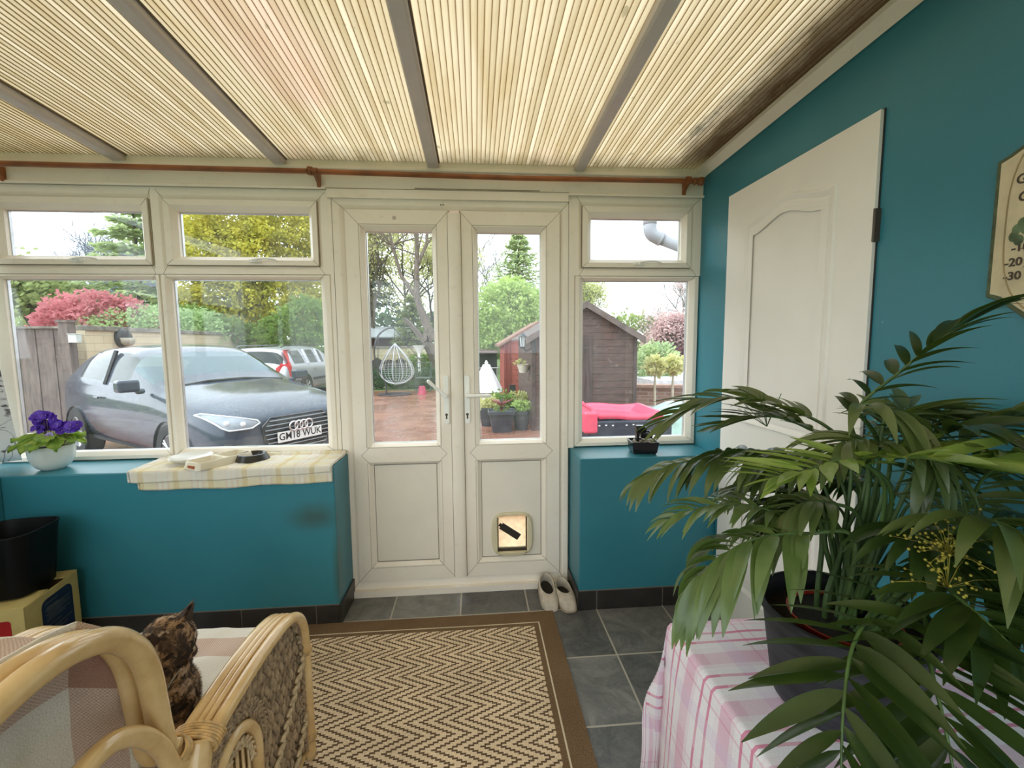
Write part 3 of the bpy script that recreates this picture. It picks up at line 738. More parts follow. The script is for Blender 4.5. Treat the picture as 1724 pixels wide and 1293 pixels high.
    b.obj('base', gl, t, bevel=.002)
    for (cx, cy, z0, w, h, r) in ((.012, -.005, .082, .033, .030, 0), (-.010, .004, .112, .026, .028, 0)):
        b = MB(); q = .8
        b.add([(cx+sx*hx, cy+sy*hx, zz) for hx, zz in ((w*q, z0), (w, z0+h*.75), (w, z0+h), (w-.006, z0+h), (w-.010, z0+h*.5)) for sx, sy in ((-1, -1), (1, -1), (1, 1), (-1, 1))],
              [(j*4+k, j*4+(k+1) % 4, (j+1)*4+(k+1) % 4, (j+1)*4+k) for j in range(4) for k in range(4)]+[(16, 17, 18, 19), (3, 2, 1, 0)])
        b.obj('tray', gl, t, bevel=.0015)
    b = MB(); b.box(-.038, -.022, -.016, .020, .060, .142); b.box(-.038, .004, -.014, .018, .134, .146); b.obj('tower', gl, t, bevel=.0015)
    b = MB(); random.seed(5)
    for k in range(60):
        b.ell((random.uniform(-.055, .055), random.uniform(-.044, .044), .058+random.uniform(0, .006)), (random.uniform(.005, .009), random.uniform(.004, .007), .004), 8, 5)
    tag(b.obj('pebbles', mat('pale_pebbles', (.52, .44, .34), .5, var=.3, scale=60), t, smooth=True), kind='stuff')
    b = MB(); b.lathe([(.010, 0), (.010, .004), (.004, .007), (.001, .007)], (-.008, .004, .136), 12); b.obj('pebble_cap', mat('pale_stone', (.62, .52, .42), .4), t, smooth=True)
sill_things()
def violet():
    t = empty('potted_african_violet', (-2.055, 2.275, .806), label='potted violet with purple flowers and pale green leaves on the left sill', cat='potted plant')
    b = MB(); b.lathe([(.001, 0), (.040, 0), (.045, .003), (.060, .014), (.075, .036), (.083, .065), (.086, .100), (.086, .116), (.083, .118), (.080, .112), (.077, .09), (.001, .09)], n=48)
    b.obj('pot', mat('white_ribbed_glaze', (.74, .76, .72), .25, var=.05, scale=20), t, auto=.8)
    b = MB(); b.lathe([(.079, .102), (.001, .106)], n=24); b.obj('soil', mat('potting_soil', (.05, .03, .018), .95, bump=1, bscale=120), t)
    random.seed(11)
    b = MB()
    nL = 17
    for k in range(nL):
        a = k*2.399+.4; r = .045+.040*(k/nL); zz = .142+.035*(1-k/nL)
        d = Vector((math.cos(a), math.sin(a), 0)); d.y = min(d.y, .45) if d.y > 0 else d.y
        c = d*r + Vector((0, 0, zz)); side = Vector((-d.y, d.x, 0)).normalized(); L = random.uniform(.060, .075); Wd = L*.9
        tilt = random.uniform(-.55, .05)
        def f(u, v, c=c, d=d, side=side, L=L, Wd=Wd, tilt=tilt, k=k):
            s = (v-.5)*2; uu = u; w = Wd*.62*math.sin(PI*min(1, max(0, uu*.94+.06)))**.6
            ruf = .0065*math.sin(s*8+uu*11+k)*uu+.004*math.sin(s*17-uu*9)*uu
            return c+d*(uu*L*1.3-.2*L)+side*(s*w)+Vector((0, 0, tilt*uu*L*1.1-uu*uu*.014+.010*s*s+ruf))
        b.grid(f, 12, 14)
    n = NT('violet_leaf'); c = n.ramp(n.noise(n.tc(), 28, 4), [(.3, (.12, .27, .04)), (.5, (.30, .45, .07)), (.7, (.58, .66, .16))])
    p = n.bsdf(c, .55); tl = n.n('BsdfTranslucent'); n.put(tl.inputs[0], (.5, .65, .12)); ms = n.n('MixShader'); ms.inputs[0].default_value = .35
    n.t.links.new(p, ms.inputs[1]); n.t.links.new(tl.outputs[0], ms.inputs[2]); b.obj('leaves', n.end(ms.outputs[0]), t, smooth=True)
    b = MB(); fl = MB(); yl = MB(); lf = MB()
    spots = []
    for k in range(34):
        if k < 24: a = random.uniform(0, 2*PI); r = random.uniform(0, .062); spots.append((-.018+r*math.cos(a), r*.7*math.sin(a)-.008, random.uniform(.190, .265)))
        else: spots.append((.075+random.uniform(-.025, .04), random.uniform(-.03, .02), .205+random.uniform(-.018, .018)))
    for (x, y, z) in [(.02, -.045, .155), (.035, -.045, .165)]: spots.append((x, y, z))
    for i, (x, y, z) in enumerate(spots):
        b.tube([(x*.3, y*.3, .10), (x*.7, y*.7, z*.75), (x, y, z)], .0013, 5)
        tgt = fl if i < 34 else lf
        nd = Vector((x*3+random.uniform(-.3, .3), -.75+random.uniform(-.3, .4), .45)).normalized(); u = nd.orthogonal().normalized(); w = nd.cross(u); c = Vector((x, y, z))
        for p in range(6):
            a0 = 2*PI*p/6+i
            def f(q, v, a0=a0):
                an = a0+(v-.5)*1.25; rr = .0235*q*(1-.18*abs(v-.5)); return c+(u*math.cos(an)+w*math.sin(an))*rr+nd*(.007*q*q+.0022*math.sin(v*9+q*6))
            tgt.grid(f, 4, 5)
        tgt.cur = 1; tgt.ell(c+nd*.004, .0022, 6, 4); tgt.cur = 0
    b.obj('flower_stalks', mat('violet_stalk', (.22, .12, .08), .6), t)
    fl.obj('flowers', [mat('deep_purple_petals', (.085, .018, .42), .5, var=.35, scale=45, col2=(.16, .07, .60)), mat('yellow_stamens', (.8, .7, .35), .5)], t, smooth=True)
    lf.obj('faded_flower', [mat('pale_lilac_petals', (.45, .36, .75), .5), MATS['yellow_stamens']], t, smooth=True)
violet()

# ---------------------------------------------------------------- cardboard box and bin on the left
def box_bin():
    t = empty('cardboard_box', (-1.79, 1.800, 0), .19, label='yellow cardboard box with red and navy printed panels below the left sill', cat='box')
    cb = mat('yellow_cardboard', (.62, .47, .17), .7, var=.12, scale=6); H = .372; L = .31; Wd = .33
    b = MB()
    for (x0, x1, y0, y1) in ((-Wd, 0, 0, .004), (-Wd, 0, L-.004, L), (-Wd, -Wd+.004, 0, L), (-.004, 0, 0, L)): b.box(x0, x1, y0, y1, 0, H)
    b.box(-Wd, 0, 0, L, 0, .004)
    b.obj('carton', cb, t, bevel=.0015)
    b = MB(); b.add([(-Wd, 0, H), (0, 0, H), (-.012, .150, H-.004), (-Wd+.01, .15, H-.004)], [(0, 1, 2, 3)]); b.obj('flap', cb, t, solid=.004)
    b = MB(); b.add([(-Wd, L, H), (0, L, H), (-.004, .235, H+.003), (-.09, .215, H+.006), (-.12, .165, H), (-Wd+.01, .155, H)], [(0, 1, 2, 3, 4, 5)]); b.obj('flap', cb, t, solid=.004)
    b = MB(); P = []
    def rrect(a, c, e, f, r=.03):
        P = []
        for (cx, cz, s0) in ((c-r, f-r, 0), (a+r, f-r, PI/2), (a+r, e+r, PI), (c-r, e+r, 1.5*PI)):
            for k in range(5): an = s0+PI/2*k/4; P.append((cx+r*math.cos(an), cz+r*math.sin(an)))
        return P
    b.prism(rrect(-Wd+.02, -.045, .03, H-.045, .012), -.0012, 0, 'y')
    b.obj('red_panel', mat('red_print', (.42, .008, .008), .5), t)
    b = MB()
    for k, x in enumerate((-.125, -.105, -.085)): b.tube([(x-.01, -.002, H-.128-.03), (x+.004, -.002, H-.128)], .0035, 5)
    b.obj('script_lettering', mat('white_print', (.8, .75, .65), .5), t)
    b = MB(); b.prism(rrect(.085, L-.045, .03, H-.03, .03), 0, .0012, 'x'); b.obj('navy_panel', mat('navy_print', (.008, .012, .055), .45), t)
    b = MB(); random.seed(4); zz = H-.05
    while zz > .12:
        y = .10 + random.uniform(0, .02); y2 = y+random.uniform(.06, .15); b.box(.001, .0016, y, min(y2, L-.055), zz, zz+.0022); zz -= random.choice([.006, .006, .009, .02])
    b.obj('small_print', mat('grey_print', (.20, .19, .14), .6), t)
    t = empty('waste_bin', (-1.955, 1.945, .379), .12, label='black open-topped plastic bin standing on the yellow cardboard box', cat='bin')
    b = MB(); b.lathe([(.001, 0), (.098, 0), (.102, .005), (.124, .255), (.127, .256), (.127, .262), (.122, .262), (.119, .250), (.098, .010), (.001, .008)], n=48, sq=4)
    b.obj('body', mat('black_matt_plastic', (.003, .003, .0033), .5, spec=.2), t, auto=.6)
box_bin()

# ---------------------------------------------------------------- shoes
def shoe(loc, rz, label, pitch=0):
    t = empty('canvas_shoe', loc, rz, label=label, cat='shoe', group='pair of slip-on shoes by the door')
    t.rotation_euler.x = pitch
    cv = mat('worn_cream_canvas', (.60, .52, .42), .75, var=.15, scale=25, bump=.4, bscale=180)
    # local: toe toward -y, heel +y
    def plan(a, k=1):
        ca, sa = math.cos(a), math.sin(a); q = 1/((abs(ca)**3.2+abs(sa)**3.2)**(1/3.2)); y = .122*sa*q
        return Vector((.0475*ca*q*(1-.9*max(0, y)*1.2)*k, y*k, 0))
    n = 40; A = [2*PI*i/n for i in range(n)]
    b = MB(); rings = [[plan(a, .96)+Vector((0, 0, 0)) for a in A], [plan(a, 1.03)+Vector((0, 0, .004)) for a in A], [plan(a, 1.03)+Vector((0, 0, .013)) for a in A], [plan(a, .98)+Vector((0, 0, .015)) for a in A]]
    b.add([p for r in rings for p in r], [(j*n+k, j*n+(k+1) % n, (j+1)*n+(k+1) % n, (j+1)*n+k) for j in range(3) for k in range(n)]+[tuple(reversed(range(n))), tuple(range(3*n, 4*n))])
    b.obj('sole', mat('rubber_sole', (.42, .33, .24), .7, var=.2, scale=30), t, auto=.6)
    b = MB(); R_ = 10; vs = []
    for j in range(R_+1):
        q = j/R_
        for a in A:
            o = plan(a, .985); rim = Vector((.037*math.cos(a), .036+.068*math.sin(a), 0)); zr_ = .058+.020*max(0, math.sin(a))**1.5+.004*max(0, -math.sin(a))
            p = o.lerp(rim, q**1.9); bul = math.sin(PI*q)*.006; p.x *= 1+bul*8; z = .013+(zr_-.013)*math.sin(PI/2*q)**.85
            if math.sin(a) < 0: z += .0022*math.sin(p.y*190)*math.sin(PI*q)+.0012*mnoise.noise(p*60)
            vs.append((p.x, p.y, z))
    for a in A: vs.append((.0335*math.cos(a), .036+.064*math.sin(a), .050+.018*max(0, math.sin(a))))
    for a in A: vs.append((.036*math.cos(a), .036+.068*math.sin(a), .018))
    b.add(vs, [(j*n+k, j*n+(k+1) % n, (j+1)*n+(k+1) % n, (j+1)*n+k) for j in range(R_+2) for k in range(n)])
    b.obj('upper', cv, t, smooth=True, sub=1)
    b = MB(); b.ell((0, .036, .019), (.036, .070, .004), 16, 8); b.obj('insole', mat('dark_insole', (.02, .016, .013), .9), t, smooth=True)
    for q in (-.030, -.046):
        b = MB(); b.tube([(.040*math.cos(a), q-.006*math.sin(a), .016+.042*math.sin(a)**.8+(-.006 if q < -.04 else 0)) for a in [PI*(.12+.76*j/12) for j in range(13)]], .0028, 6)
        b.obj('elastic_strap', cv, t, smooth=True)
shoe((.372, 2.272, .006), .03, 'left cream slip-on canvas shoe, heel against the door frame', pitch=.24)
shoe((.462, 2.250, .001), .06, 'right cream slip-on canvas shoe, beside the skirting tiles', pitch=0)

# ---------------------------------------------------------------- rattan armchair
def m_rattan():
    n = NT('lacquered_rattan'); p = n.tc()
    v = n.noise(p, 9, 5, .65)
    c = n.ramp(v, [(.25, (.56, .34, .13)), (.5, (.70, .47, .21)), (.75, (.80, .59, .31))])
    c = n.mix(n.ramp(n.noise(p, 25, 3), [(.70, (0, 0, 0)), (.76, (.3, .3, .3))]), c, (.42, .22, .08))
    return n.end(n.bsdf(c, .22, spec=.5, Coat_Weight=.5, Coat_Roughness=.08))
RAT = m_rattan()
WRAP = mat('rattan_binding', (.74, .47, .19), .35, var=.25, scale=60)
WEAVE = mat('water_hyacinth_weave', (.46, .33, .20), .75, var=.30, scale=45, bump=.5, bscale=200)
BRAID = mat('pale_braided_cord', (.66, .50, .30), .7, var=.25, scale=60)
def chair():
    t = empty('rattan_armchair', (-.93, 1.1, 0), label='honey-coloured rattan armchair with woven sides, seen from behind', cat='armchair')
    def put(mb, nm, m, **k): return world_child(mb.obj(nm, m, **k), t)
    def rail(xs_r, sx):
        for (x, r, base) in xs_r:
            dz = .008 if r < .012 else 0
            P = spline([(x, 1.418, .012 if r > .012 else .30), (x, 1.418, .25), (x, 1.416, .42), (x, 1.40, .500+dz/2), (x, 1.35, .552+dz), (x, 1.26, .578+dz), (x, 1.12, .584+dz), (x, .98, .574+dz), (x, .90, .562+dz)], 8)
            b = MB(); b.tube(P, r, 12); put(b, 'arm_rail', RAT, smooth=True)
    R_ = [(-.575, .0165, 1), (-.598, .0075, 0), (-.612, .0075, 0), (-.633, .0145, 1)]
    rail(R_, 1)
    rail([(-1.30, .0165, 1), (-1.278, .0075, 0), (-1.264, .0075, 0), (-1.243, .0145, 1)], -1)
    # back side poles, arching up and curling over toward the rear
    def back(x, r, dy=0, dz=0):
        return spline([(x, .93, .548), (x, .885, .563), (x, .848+dy, .600), (x, .834+dy, .655), (x, .826+dy, .72), (x, .815+dy, .80), (x, .792+dy, .868+dz), (x, .750, .916+dz), (x, .700, .943+dz), (x, .650, .955+dz), (x, .600, .956+dz), (x, .545, .947+dz), (x, .49, .925+dz), (x, .44, .88), (x, .42, .82)], 6)
    for (x, r, dy, dz) in ((-.613, .0205, 0, -.010), (-.650, .0145, -.004, -.006), (-1.275, .0205, 0, 0), (-1.24, .0135, -.004, .004)):
        b = MB(); b.tube(back(x, r, dy, dz), r, 14); put(b, 'back_pole', RAT, smooth=True)
    # top and seat cross rails, lower arches, legs
    for (y, z, r) in ((.60, .925, .012), (.83, .40, .016), (1.40, .36, .016), (.845, .62, .012)):
        b = MB(); b.tube([(-1.27 if y < .7 else -1.29, y, z), (-.67 if y < .7 else -.59, y, z)], r, 10); put(b, 'cross_rail', RAT, smooth=True)
    for x in (-.604, -1.272):
        b = MB(); b.tube(spline([(x, .885, .545), (x, .845, .575), (x, .818, .640), (x, .775, .705), (x, .72, .748), (x, .665, .755), (x, .61, .730), (x, .56, .68), (x, .52, .60), (x, .50, .45), (x, .495, .012)], 6), .0165, 12)
        put(b, 'rear_leg', RAT, smooth=True)
        b = MB(); b.tube(spline([(x, .90, .54), (x, .85, .520), (x, .80, .485), (x, .70, .43), (x, .50, .38)], 5), .0155, 12); put(b, 'side_stay', RAT, smooth=True)
        b = MB(); b.tube([(x+.02 if x > -1 else x-.02, 1.418, .05), (x+.02 if x > -1 else x-.02, .50, .05)], .010, 8); put(b, 'foot_rail', RAT, smooth=True)
    # bindings
    def wrapring(mb, c, ax, rx, r=.0028, n=5, w=.008):
        c = Vector(c); ax = Vector(ax).normalized(); u = ax.orthogonal().normalized() if abs(ax.x) > .9 else Vector((1, 0, 0)); v = ax.cross(u)
        for i in range(n):
            cc = c+ax*(i-(n-1)/2)*w
            mb.tube([cc+u*math.cos(a)*rx[0]+v*math.sin(a)*rx[1] for a in [2*PI*k/20 for k in range(20)]], r, 6, closed=True, caps=False)
    b = MB(); wrapring(b, (-.604, .915, .565), (0, 1, .15), (.050, .026), .0036, 6, .0062)
    wrapring(b, (-.612, .862, .590), (0, .6, -.8), (.026, .025), .0030, 5, .0055); put(b, 'binding', WRAP, smooth=True)
    b = MB(); b.tube(spline([(-.590, .905, .575), (-.585, .880, .53), (-.585, .862, .47), (-.585, .85, .40), (-.585, .845, .3)], 5), [.026]*5+[.025]*16, 12); put(b, 'corner_block', RAT, smooth=True)
    for z in (.395, .09):
        b = MB(); wrapring(b, (-.575, 1.418, z), (0, 0, 1), (.0185, .0185), .0028, 5, .005); put(b, 'binding', WRAP, smooth=True)
    # woven side panels
    random.seed(9)
    def panel(x, out):
        b = MB()
        def top(y): return .55 if y > 1.0 else .545
        def inside(y, z):
            if y > 1.395 or y < .93 or z < .07: return False
            if z > .545-.9*max(0, y-1.33): return False
            if ((y-1.0)/.105)**2+((z-.36)/.12)**2 < 1: return False
            return z > .10 or True
        y = .935; i = 0
        while y < 1.40:
            z = .075+(.017 if i % 2 else 0)
            while z < .55:
                if inside(y, z):
                    M = Matrix.Rotation(random.uniform(-.25, .25)+(.18 if i % 2 else -.18), 4, 'X')
                    b.ell((x+out*(.004 if (i+int(z/.034)) % 2 else -.002), y, z), (.0085, .0092, .0215), 8, 6, M)
                z += .034
            y += .0150; i += 1
        b.box(x-.003, x+.001, .935, 1.39, .075, .24); b.box(x-.003, x+.001, 1.10, 1.39, .24, .50)
        return b
    put(panel(-.590, 1), 'woven_panel', WEAVE, smooth=True)
    put(panel(-1.285, -1), 'woven_panel', WEAVE, smooth=True)
    def braid(mb, P, r=.008):
        P = [Vector(p) for p in P]; dist = 0; N = len(P)
        step = r*1.15; acc = 0; k = 0
        for i in range(N-1):
            d = P[i+1]-P[i]; L = d.length; dn = d.normalized(); sd = Vector((1, 0, 0)).cross(dn).normalized()
            while acc < L:
                c = P[i]+dn*acc; s = 1 if k % 2 else -1
                ax = (dn*.85+sd*s*.55).normalized(); q = Vector((0, 0, 1)).rotation_difference(ax).to_matrix().to_4x4()
                mb.ell(c+sd*s*r*.55+Vector((.002, 0, 0)), (r*.55, r*.55, r*1.5), 7, 5, q); acc += step; k += 1
            acc -= L
    b = MB(); braid(b, [(-.580, 1.392, .07), (-.580, 1.392, .43), (-.580, 1.37, .51), (-.580, 1.33, .535)], .010); put(b, 'braid', WEAVE, smooth=True)
    b = MB(); braid(b, [(-.574, 1.392, .385), (-.574, 1.20, .235), (-.574, 1.10, .13), (-.574, 1.06, .07)], .0125); put(b, 'braid', BRAID, smooth=True)
    b = MB(); braid(b, [(-.574, 1.392, .18), (-.574, 1.34, .13), (-.574, 1.28, .07)], .0125); put(b, 'braid', BRAID, smooth=True)
    arch = lambda s, n=18: [(-.582, 1.0-(.105+s)*math.cos(PI*k/n), .36+(.12+s)*math.sin(PI*k/n)) for k in range(n+1)]
    b = MB(); b.tube([(-.585, 1.0-.105, .06)]+arch(0)+[(-.585, 1.0+.105, .06)], .015, 10); put(b, 'side_arch', RAT, smooth=True)
    b = MB(); braid(b, arch(.030), .009); braid(b, arch(.048), .008); put(b, 'braid', WEAVE, smooth=True)
    b = MB(); braid(b, [(p[0]+.004, p[1], p[2]) for p in arch(-.030)], .009); put(b, 'braid', BRAID, smooth=True)
    b = MB()
    for k in range(7):
        y = .925+.15*k/6; b.tube([(-.588, y, .06), (-.588, 1.0+(y-1.0)*1.0, .36+.085*math.sqrt(max(0, 1-((y-1)/.1)**2)))], .004, 6)
    put(b, 'spindles', RAT, smooth=True)
    # cushions
    cm = mat('cream_cushion', (.62, .52, .40), .9)
    b = MB(); b.box(-1.235, -.650, .86, 1.44, .30, .425); put(b, 'seat_cushion', cm, bevel=.035, seg=4)
    b = MB(); b.box(-1.235, -.73, .70, .79, .45, .88); put(b, 'back_cushion', cm, bevel=.035, seg=4)
    b = MB(); b.box(-1.24, -.64, .84, 1.40, .24, .295); put(b, 'seat_frame', RAT, bevel=.01)
chair()
def throw():
    n = NT('striped_cotton_throw'); u, v, _ = n.xyz(n.tc('UV'))
    w1 = n.n('TexChecker'); n.put(w1.inputs[0], n.comb(u, v, 0)); w1.inputs[3].default_value = 330
    wv = n.noise(n.mapping(n.tc('UV'), scale=(330, 330, 1)), 1, 2)
    def band(s, a, c): return n.math('MULTIPLY', n.math('GREATER_THAN', s, a), n.math('LESS_THAN', s, c))
    f = band(v, .315, .405)
    for (a, c) in ((.70, .78), (1.62, 1.70)): f = n.math('MAXIMUM', f, band(v, a, c))
    g = band(u, .004, .078)
    g = n.math('MAXIMUM', g, band(u, .46, .53))
    g = n.math('MULTIPLY', g, n.math('GREATER_THAN', v, .60))
    both = n.math('MULTIPLY', n.math('ADD', f, g), .5)
    lines = n.math('MAXIMUM', 0, 0)
    cr = (.80, .755, .68); br = n.mix(w1.outputs[1], (.52, .33, .26), (.68, .53, .44))
    c = n.mix(n.math('MULTIPLY', n.math('MAXIMUM', f, g), .85), cr, br)
    c = n.mix(n.math('GREATER_THAN', both, .8), c, (.42, .24, .18))
    c = n.mix(1, c, n.ramp(wv, [(.3, (.85,)*3), (.6, (1, 1, 1))]), 'MULTIPLY')
    m = n.end(n.bsdf(c, .95, normal=n.bump(n.math('ADD', wv, n.math('MULTIPLY', n.noise(n.tc(), 9, 3, .5, .6), 3)), .4, .006), spec=.1))
    prof = spline([(0, 1.50, .20), (0, 1.502, .34), (0, 1.495, .425), (0, 1.46, .452), (0, 1.35, .450), (0, 1.2, .443), (0, 1.05, .44), (0, .93, .447), (0, .87, .47), (0, .845, .53), (0, .83, .62), (0, .812, .75), (0, .80, .84), (0, .77, .905), (0, .72, .945), (0, .66, .966), (0, .58, .968), (0, .50, .95), (0, .44, .90), (0, .40, .82), (0, .38, .65)], 5)
    ln = [0]
    for i in range(1, len(prof)): ln.append(ln[-1]+(prof[i]-prof[i-1]).length)
    def at(s):
        s *= ln[-1]
        for i in range(1, len(prof)):
            if ln[i] >= s: q = (s-ln[i-1])/max(1e-9, ln[i]-ln[i-1]); return prof[i-1].lerp(prof[i], q)
        return prof[-1]
    b = MB()
    def f2(a, q):
        p = at(a); x = -.668-(.565)*q
        nz = mnoise.noise(Vector((x*7, a*16, 0)))*.010+mnoise.noise(Vector((x*18, a*40, 2)))*.004
        z = p.z; y = p.y
        if p.y > .9 and p.z > .4: z += nz
        elif a > .45: y += nz*.8*(1 if p.z < .9 else .2); z += nz*.35
        if p.z > .9: z += -.012*math.sin(PI*q)-.026*max(0, 1-q*7)
        return (x, y, z)
    b.grid(f2, 130, 50, lambda a, q: (.005+.575*q, a*ln[-1]))
    # part that hangs loosely inside the side of the back, below the curled poles
    def f3(a, q):
        y = .84-.36*a; top = .935 if y > .75 else .940
        top = .86+.08*min(1, (.84-y)/.1)
        z = top-.46*q+.03*a; x = -.668+.008*math.sin(a*9+q*3)+.006*mnoise.noise(Vector((a*6, q*5, 4)))
        x += -.02*math.sin(PI*min(1, q*1.4))*math.sin(PI*a)
        return (x, y, z)
    b.grid(f3, 40, 40, lambda a, q: (.042+(q-.17)*.46, .68+.36*a))
    tag(b.obj('throw', m, smooth=True, solid=.003), label='cream throw with dusty pink stripes draped over the rattan armchair', cat='throw')
throw()

# ---------------------------------------------------------------- cat
def cat():
    t = empty('cat', (-.76, 1.0, .45), label='tortoiseshell cat sitting with closed eyes on the armchair seat', cat='cat')
    C = Vector((-.724, 1.03, .716))
    fw = Vector((.835, -.26, -.48)).normalized()            # where the face points
    upv = Vector((.40, -.31, .855)); upv = (upv-fw*upv.dot(fw)).normalized(); rt = fw.cross(upv).normalized()
    H = Matrix((rt, fw, upv)).transposed().to_4x4(); H = H @ Matrix.Scale(1.12, 4); H.translation = C     # local: x to the cat's right, y forward, z up
    b = MB()
    def he(c, r): b.ell(H @ Vector(c), r, 18, 12, H.to_3x3().to_4x4())
    he((0, 0, 0), (.048, .050, .043)); he((0, .030, -.012), (.032, .026, .024)); he((.014, .046, -.018), (.015, .013, .012)); he((-.014, .046, -.018), (.015, .013, .012))
    he((0, .044, -.028), (.014, .014, .010)); he((.028, .010, -.018), (.024, .025, .022)); he((-.028, .010, -.018), (.024, .025, .022)); he((0, .034, .004), (.014, .022, .016))
    def ear(sx):
        base = [Vector((sx*.014, .004, .036)), Vector((sx*.046, -.006, .016)), Vector((sx*.030, -.020, .026)), Vector((sx*.034, .010, .022))]
        tip = Vector((sx*.048, -.004, .078))
        a, c, d, e = base
        cc = (a+c)/2; n_ = 6
        pts = [H @ p for p in (a+Vector((-sx*.004, .004, -.012)), e+Vector((0, -.002, -.01)), c+Vector((sx*.002, .002, -.008)), d+Vector((0, -.004, -.008)), tip, (a+tip)/2+Vector((0, 0, .004)), (c+tip)/2+Vector((sx*.006, 0, 0)))]
        b.add(pts, [(0, 1, 5), (1, 6, 5), (1, 2, 6), (5, 6, 4), (2, 3, 6), (3, 0, 5), (3, 5, 4), (3, 4, 6), (3, 2, 1, 0)])
    ear(1); ear(-1)
    # body: neck, chest, shoulders, back, haunch, front paws, tail
    for c, r in (((-.725, 1.035, .645), (.040, .042, .040)), ((-.728, 1.025, .605), (.050, .052, .050)), ((-.735, 1.03, .560), (.058, .060, .060)), ((-.76, 1.05, .54), (.072, .075, .075)), ((-.80, 1.09, .525), (.085, .090, .075)),
                 ((-.86, 1.13, .515), (.090, .085, .068)), ((-.91, 1.14, .505), (.075, .075, .058)), ((-.83, 1.03, .495), (.07, .055, .05)), ((-.715, 1.00, .515), (.030, .030, .060)), ((-.700, 1.04, .500), (.026, .028, .050)), ((-.705, .985, .468), (.026, .034, .018)), ((-.688, 1.03, .468), (.024, .034, .018))):
        b.ell(c, r, 18, 12)
    b.tube(spline([(-.96, 1.16, .475), (-.97, 1.08, .468), (-.92, 1.0, .465), (-.84, .965, .463), (-.78, .96, .463)], 6), [.022]*20+[.018]*5, 10)
    o = b.obj('body', None if False else mat('tmp', (1, 1, 1)), None, smooth=True)
    md = o.modifiers.new('r', 'REMESH'); md.mode = 'VOXEL'; md.voxel_size = .0042
    sm = o.modifiers.new('s', 'SMOOTH'); sm.factor = .5; sm.iterations = 4
    n = NT('tortoiseshell_fur'); p = n.tc(); wr = n.noise(p, 26, 4, .7, 1.5); w2 = n.noise(n.mapping(p, loc=(3, 1, 2)), 17, 3, .6, 1.0)
    c = n.ramp(wr, [(.36, (.014, .010, .009)), (.46, (.045, .030, .022)), (.53, (.28, .16, .08)), (.60, (.46, .29, .17)), (.70, (.14, .085, .05))])
    c = n.mix(n.ramp(w2, [(.50, (0, 0, 0)), (.58, (.8, .8, .8))]), c, (.055, .038, .030))
    c = n.mix(n.ramp(n.noise(p, 34, 3), [(.56, (0, 0, 0)), (.62, (.8,)*3)]), c, (.62, .45, .32))
    fur = n.end(n.bsdf(c, .75, spec=.2))
    dg = bpy.context.evaluated_depsgraph_get(); me = bpy.data.meshes.new_from_object(o.evaluated_get(dg)); me.name = 'body'
    o.modifiers.clear(); o.data = me; me.materials.clear(); me.materials.append(fur); me.polygons.foreach_set('use_smooth', [True]*len(me.polygons))
    world_child(o, t)
    # short hairs
    random.seed(21); b = MB(); b.recalc = False
    vs = me.vertices; N = len(vs)
    for k in range(26000):
        v = vs[random.randrange(N)]; nn = v.normal; p0 = v.co
        tng = Vector((random.gauss(0, 1), random.gauss(0, 1), random.gauss(0, 1)-1.2)); tng = (tng-nn*tng.dot(nn)).normalized()
        d = (nn*.40+tng*.9).normalized(); hd = (p0-C).length
        L = random.uniform(.005, .009) if hd < .085 else random.uniform(.010, .018)
        if hd < .14 and (H.inverted() @ p0).z > .045: L *= .4
        s = d.cross(nn).normalized()*.00045
        b.add([p0-s, p0+s, p0+d*L], [(0, 1, 2)])
    ho = b.obj('fur', fur); tag(ho, kind='stuff'); world_child(ho, t)
    # face
    dk = mat('dark_eye_line', (.008, .006, .005), .4)
    def surf(lx, lz):
        bv = surf.bv; o_ = H @ Vector((lx, .12, lz)); r = bv.ray_cast(o_, -fw); return r[0]+fw*.0035 if r[0] else H @ Vector((lx, .05, lz))
    surf.bv = BVHTree.FromPolygons([v.co for v in me.vertices], [tuple(q.vertices) for q in me.polygons])
    for sx in (-1, 1):
        b = MB(); b.tube([surf(sx*(.011+.0022*k), .006-.0035*math.sin(PI*k/6)+.0012*k) for k in range(7)], .0015, 6); world_child(b.obj('eye', dk), t)
    b = MB(); b.ell(surf(0, -.010), (.0052, .0052, .0040), 10, 6); world_child(b.obj('nose', mat('brown_nose', (.10, .05, .04), .4), smooth=True), t)
    b = MB(); b.tube([surf(0, -.014), surf(0, -.021), surf(.006, -.026), surf(.012, -.025)], .0009, 5); b.tube([surf(0, -.021), surf(-.006, -.026), surf(-.012, -.025)], .0009, 5); world_child(b.obj('mouth', dk), t)
    for sx in (-1, 1):
        b = MB()
        for k in range(5):
            p0 = surf(sx*.016, -.016-.002*k); d = (H.to_3x3() @ Vector((sx*1, .15, -.25-.12*k))).normalized(); b.tube([p0, p0+d*.022, p0+d*.045+Vector((0, 0, -.006))], [.00022, .00018, .0001], 3)
        world_child(b.obj('whiskers', mat('white_whisker', (.7, .68, .62), .5)), t)
    for sx in (-1, 1):
        b = MB(); tip = Vector((sx*.045, .001, .071))
        b.add([H @ p for p in (Vector((sx*.020, .0085, .036)), Vector((sx*.042, .0065, .022)), tip)], [(0, 1, 2)]); world_child(b.obj('inner_ear', mat('inner_ear_skin', (.06, .038, .03), .7), solid=.001), t)
cat()

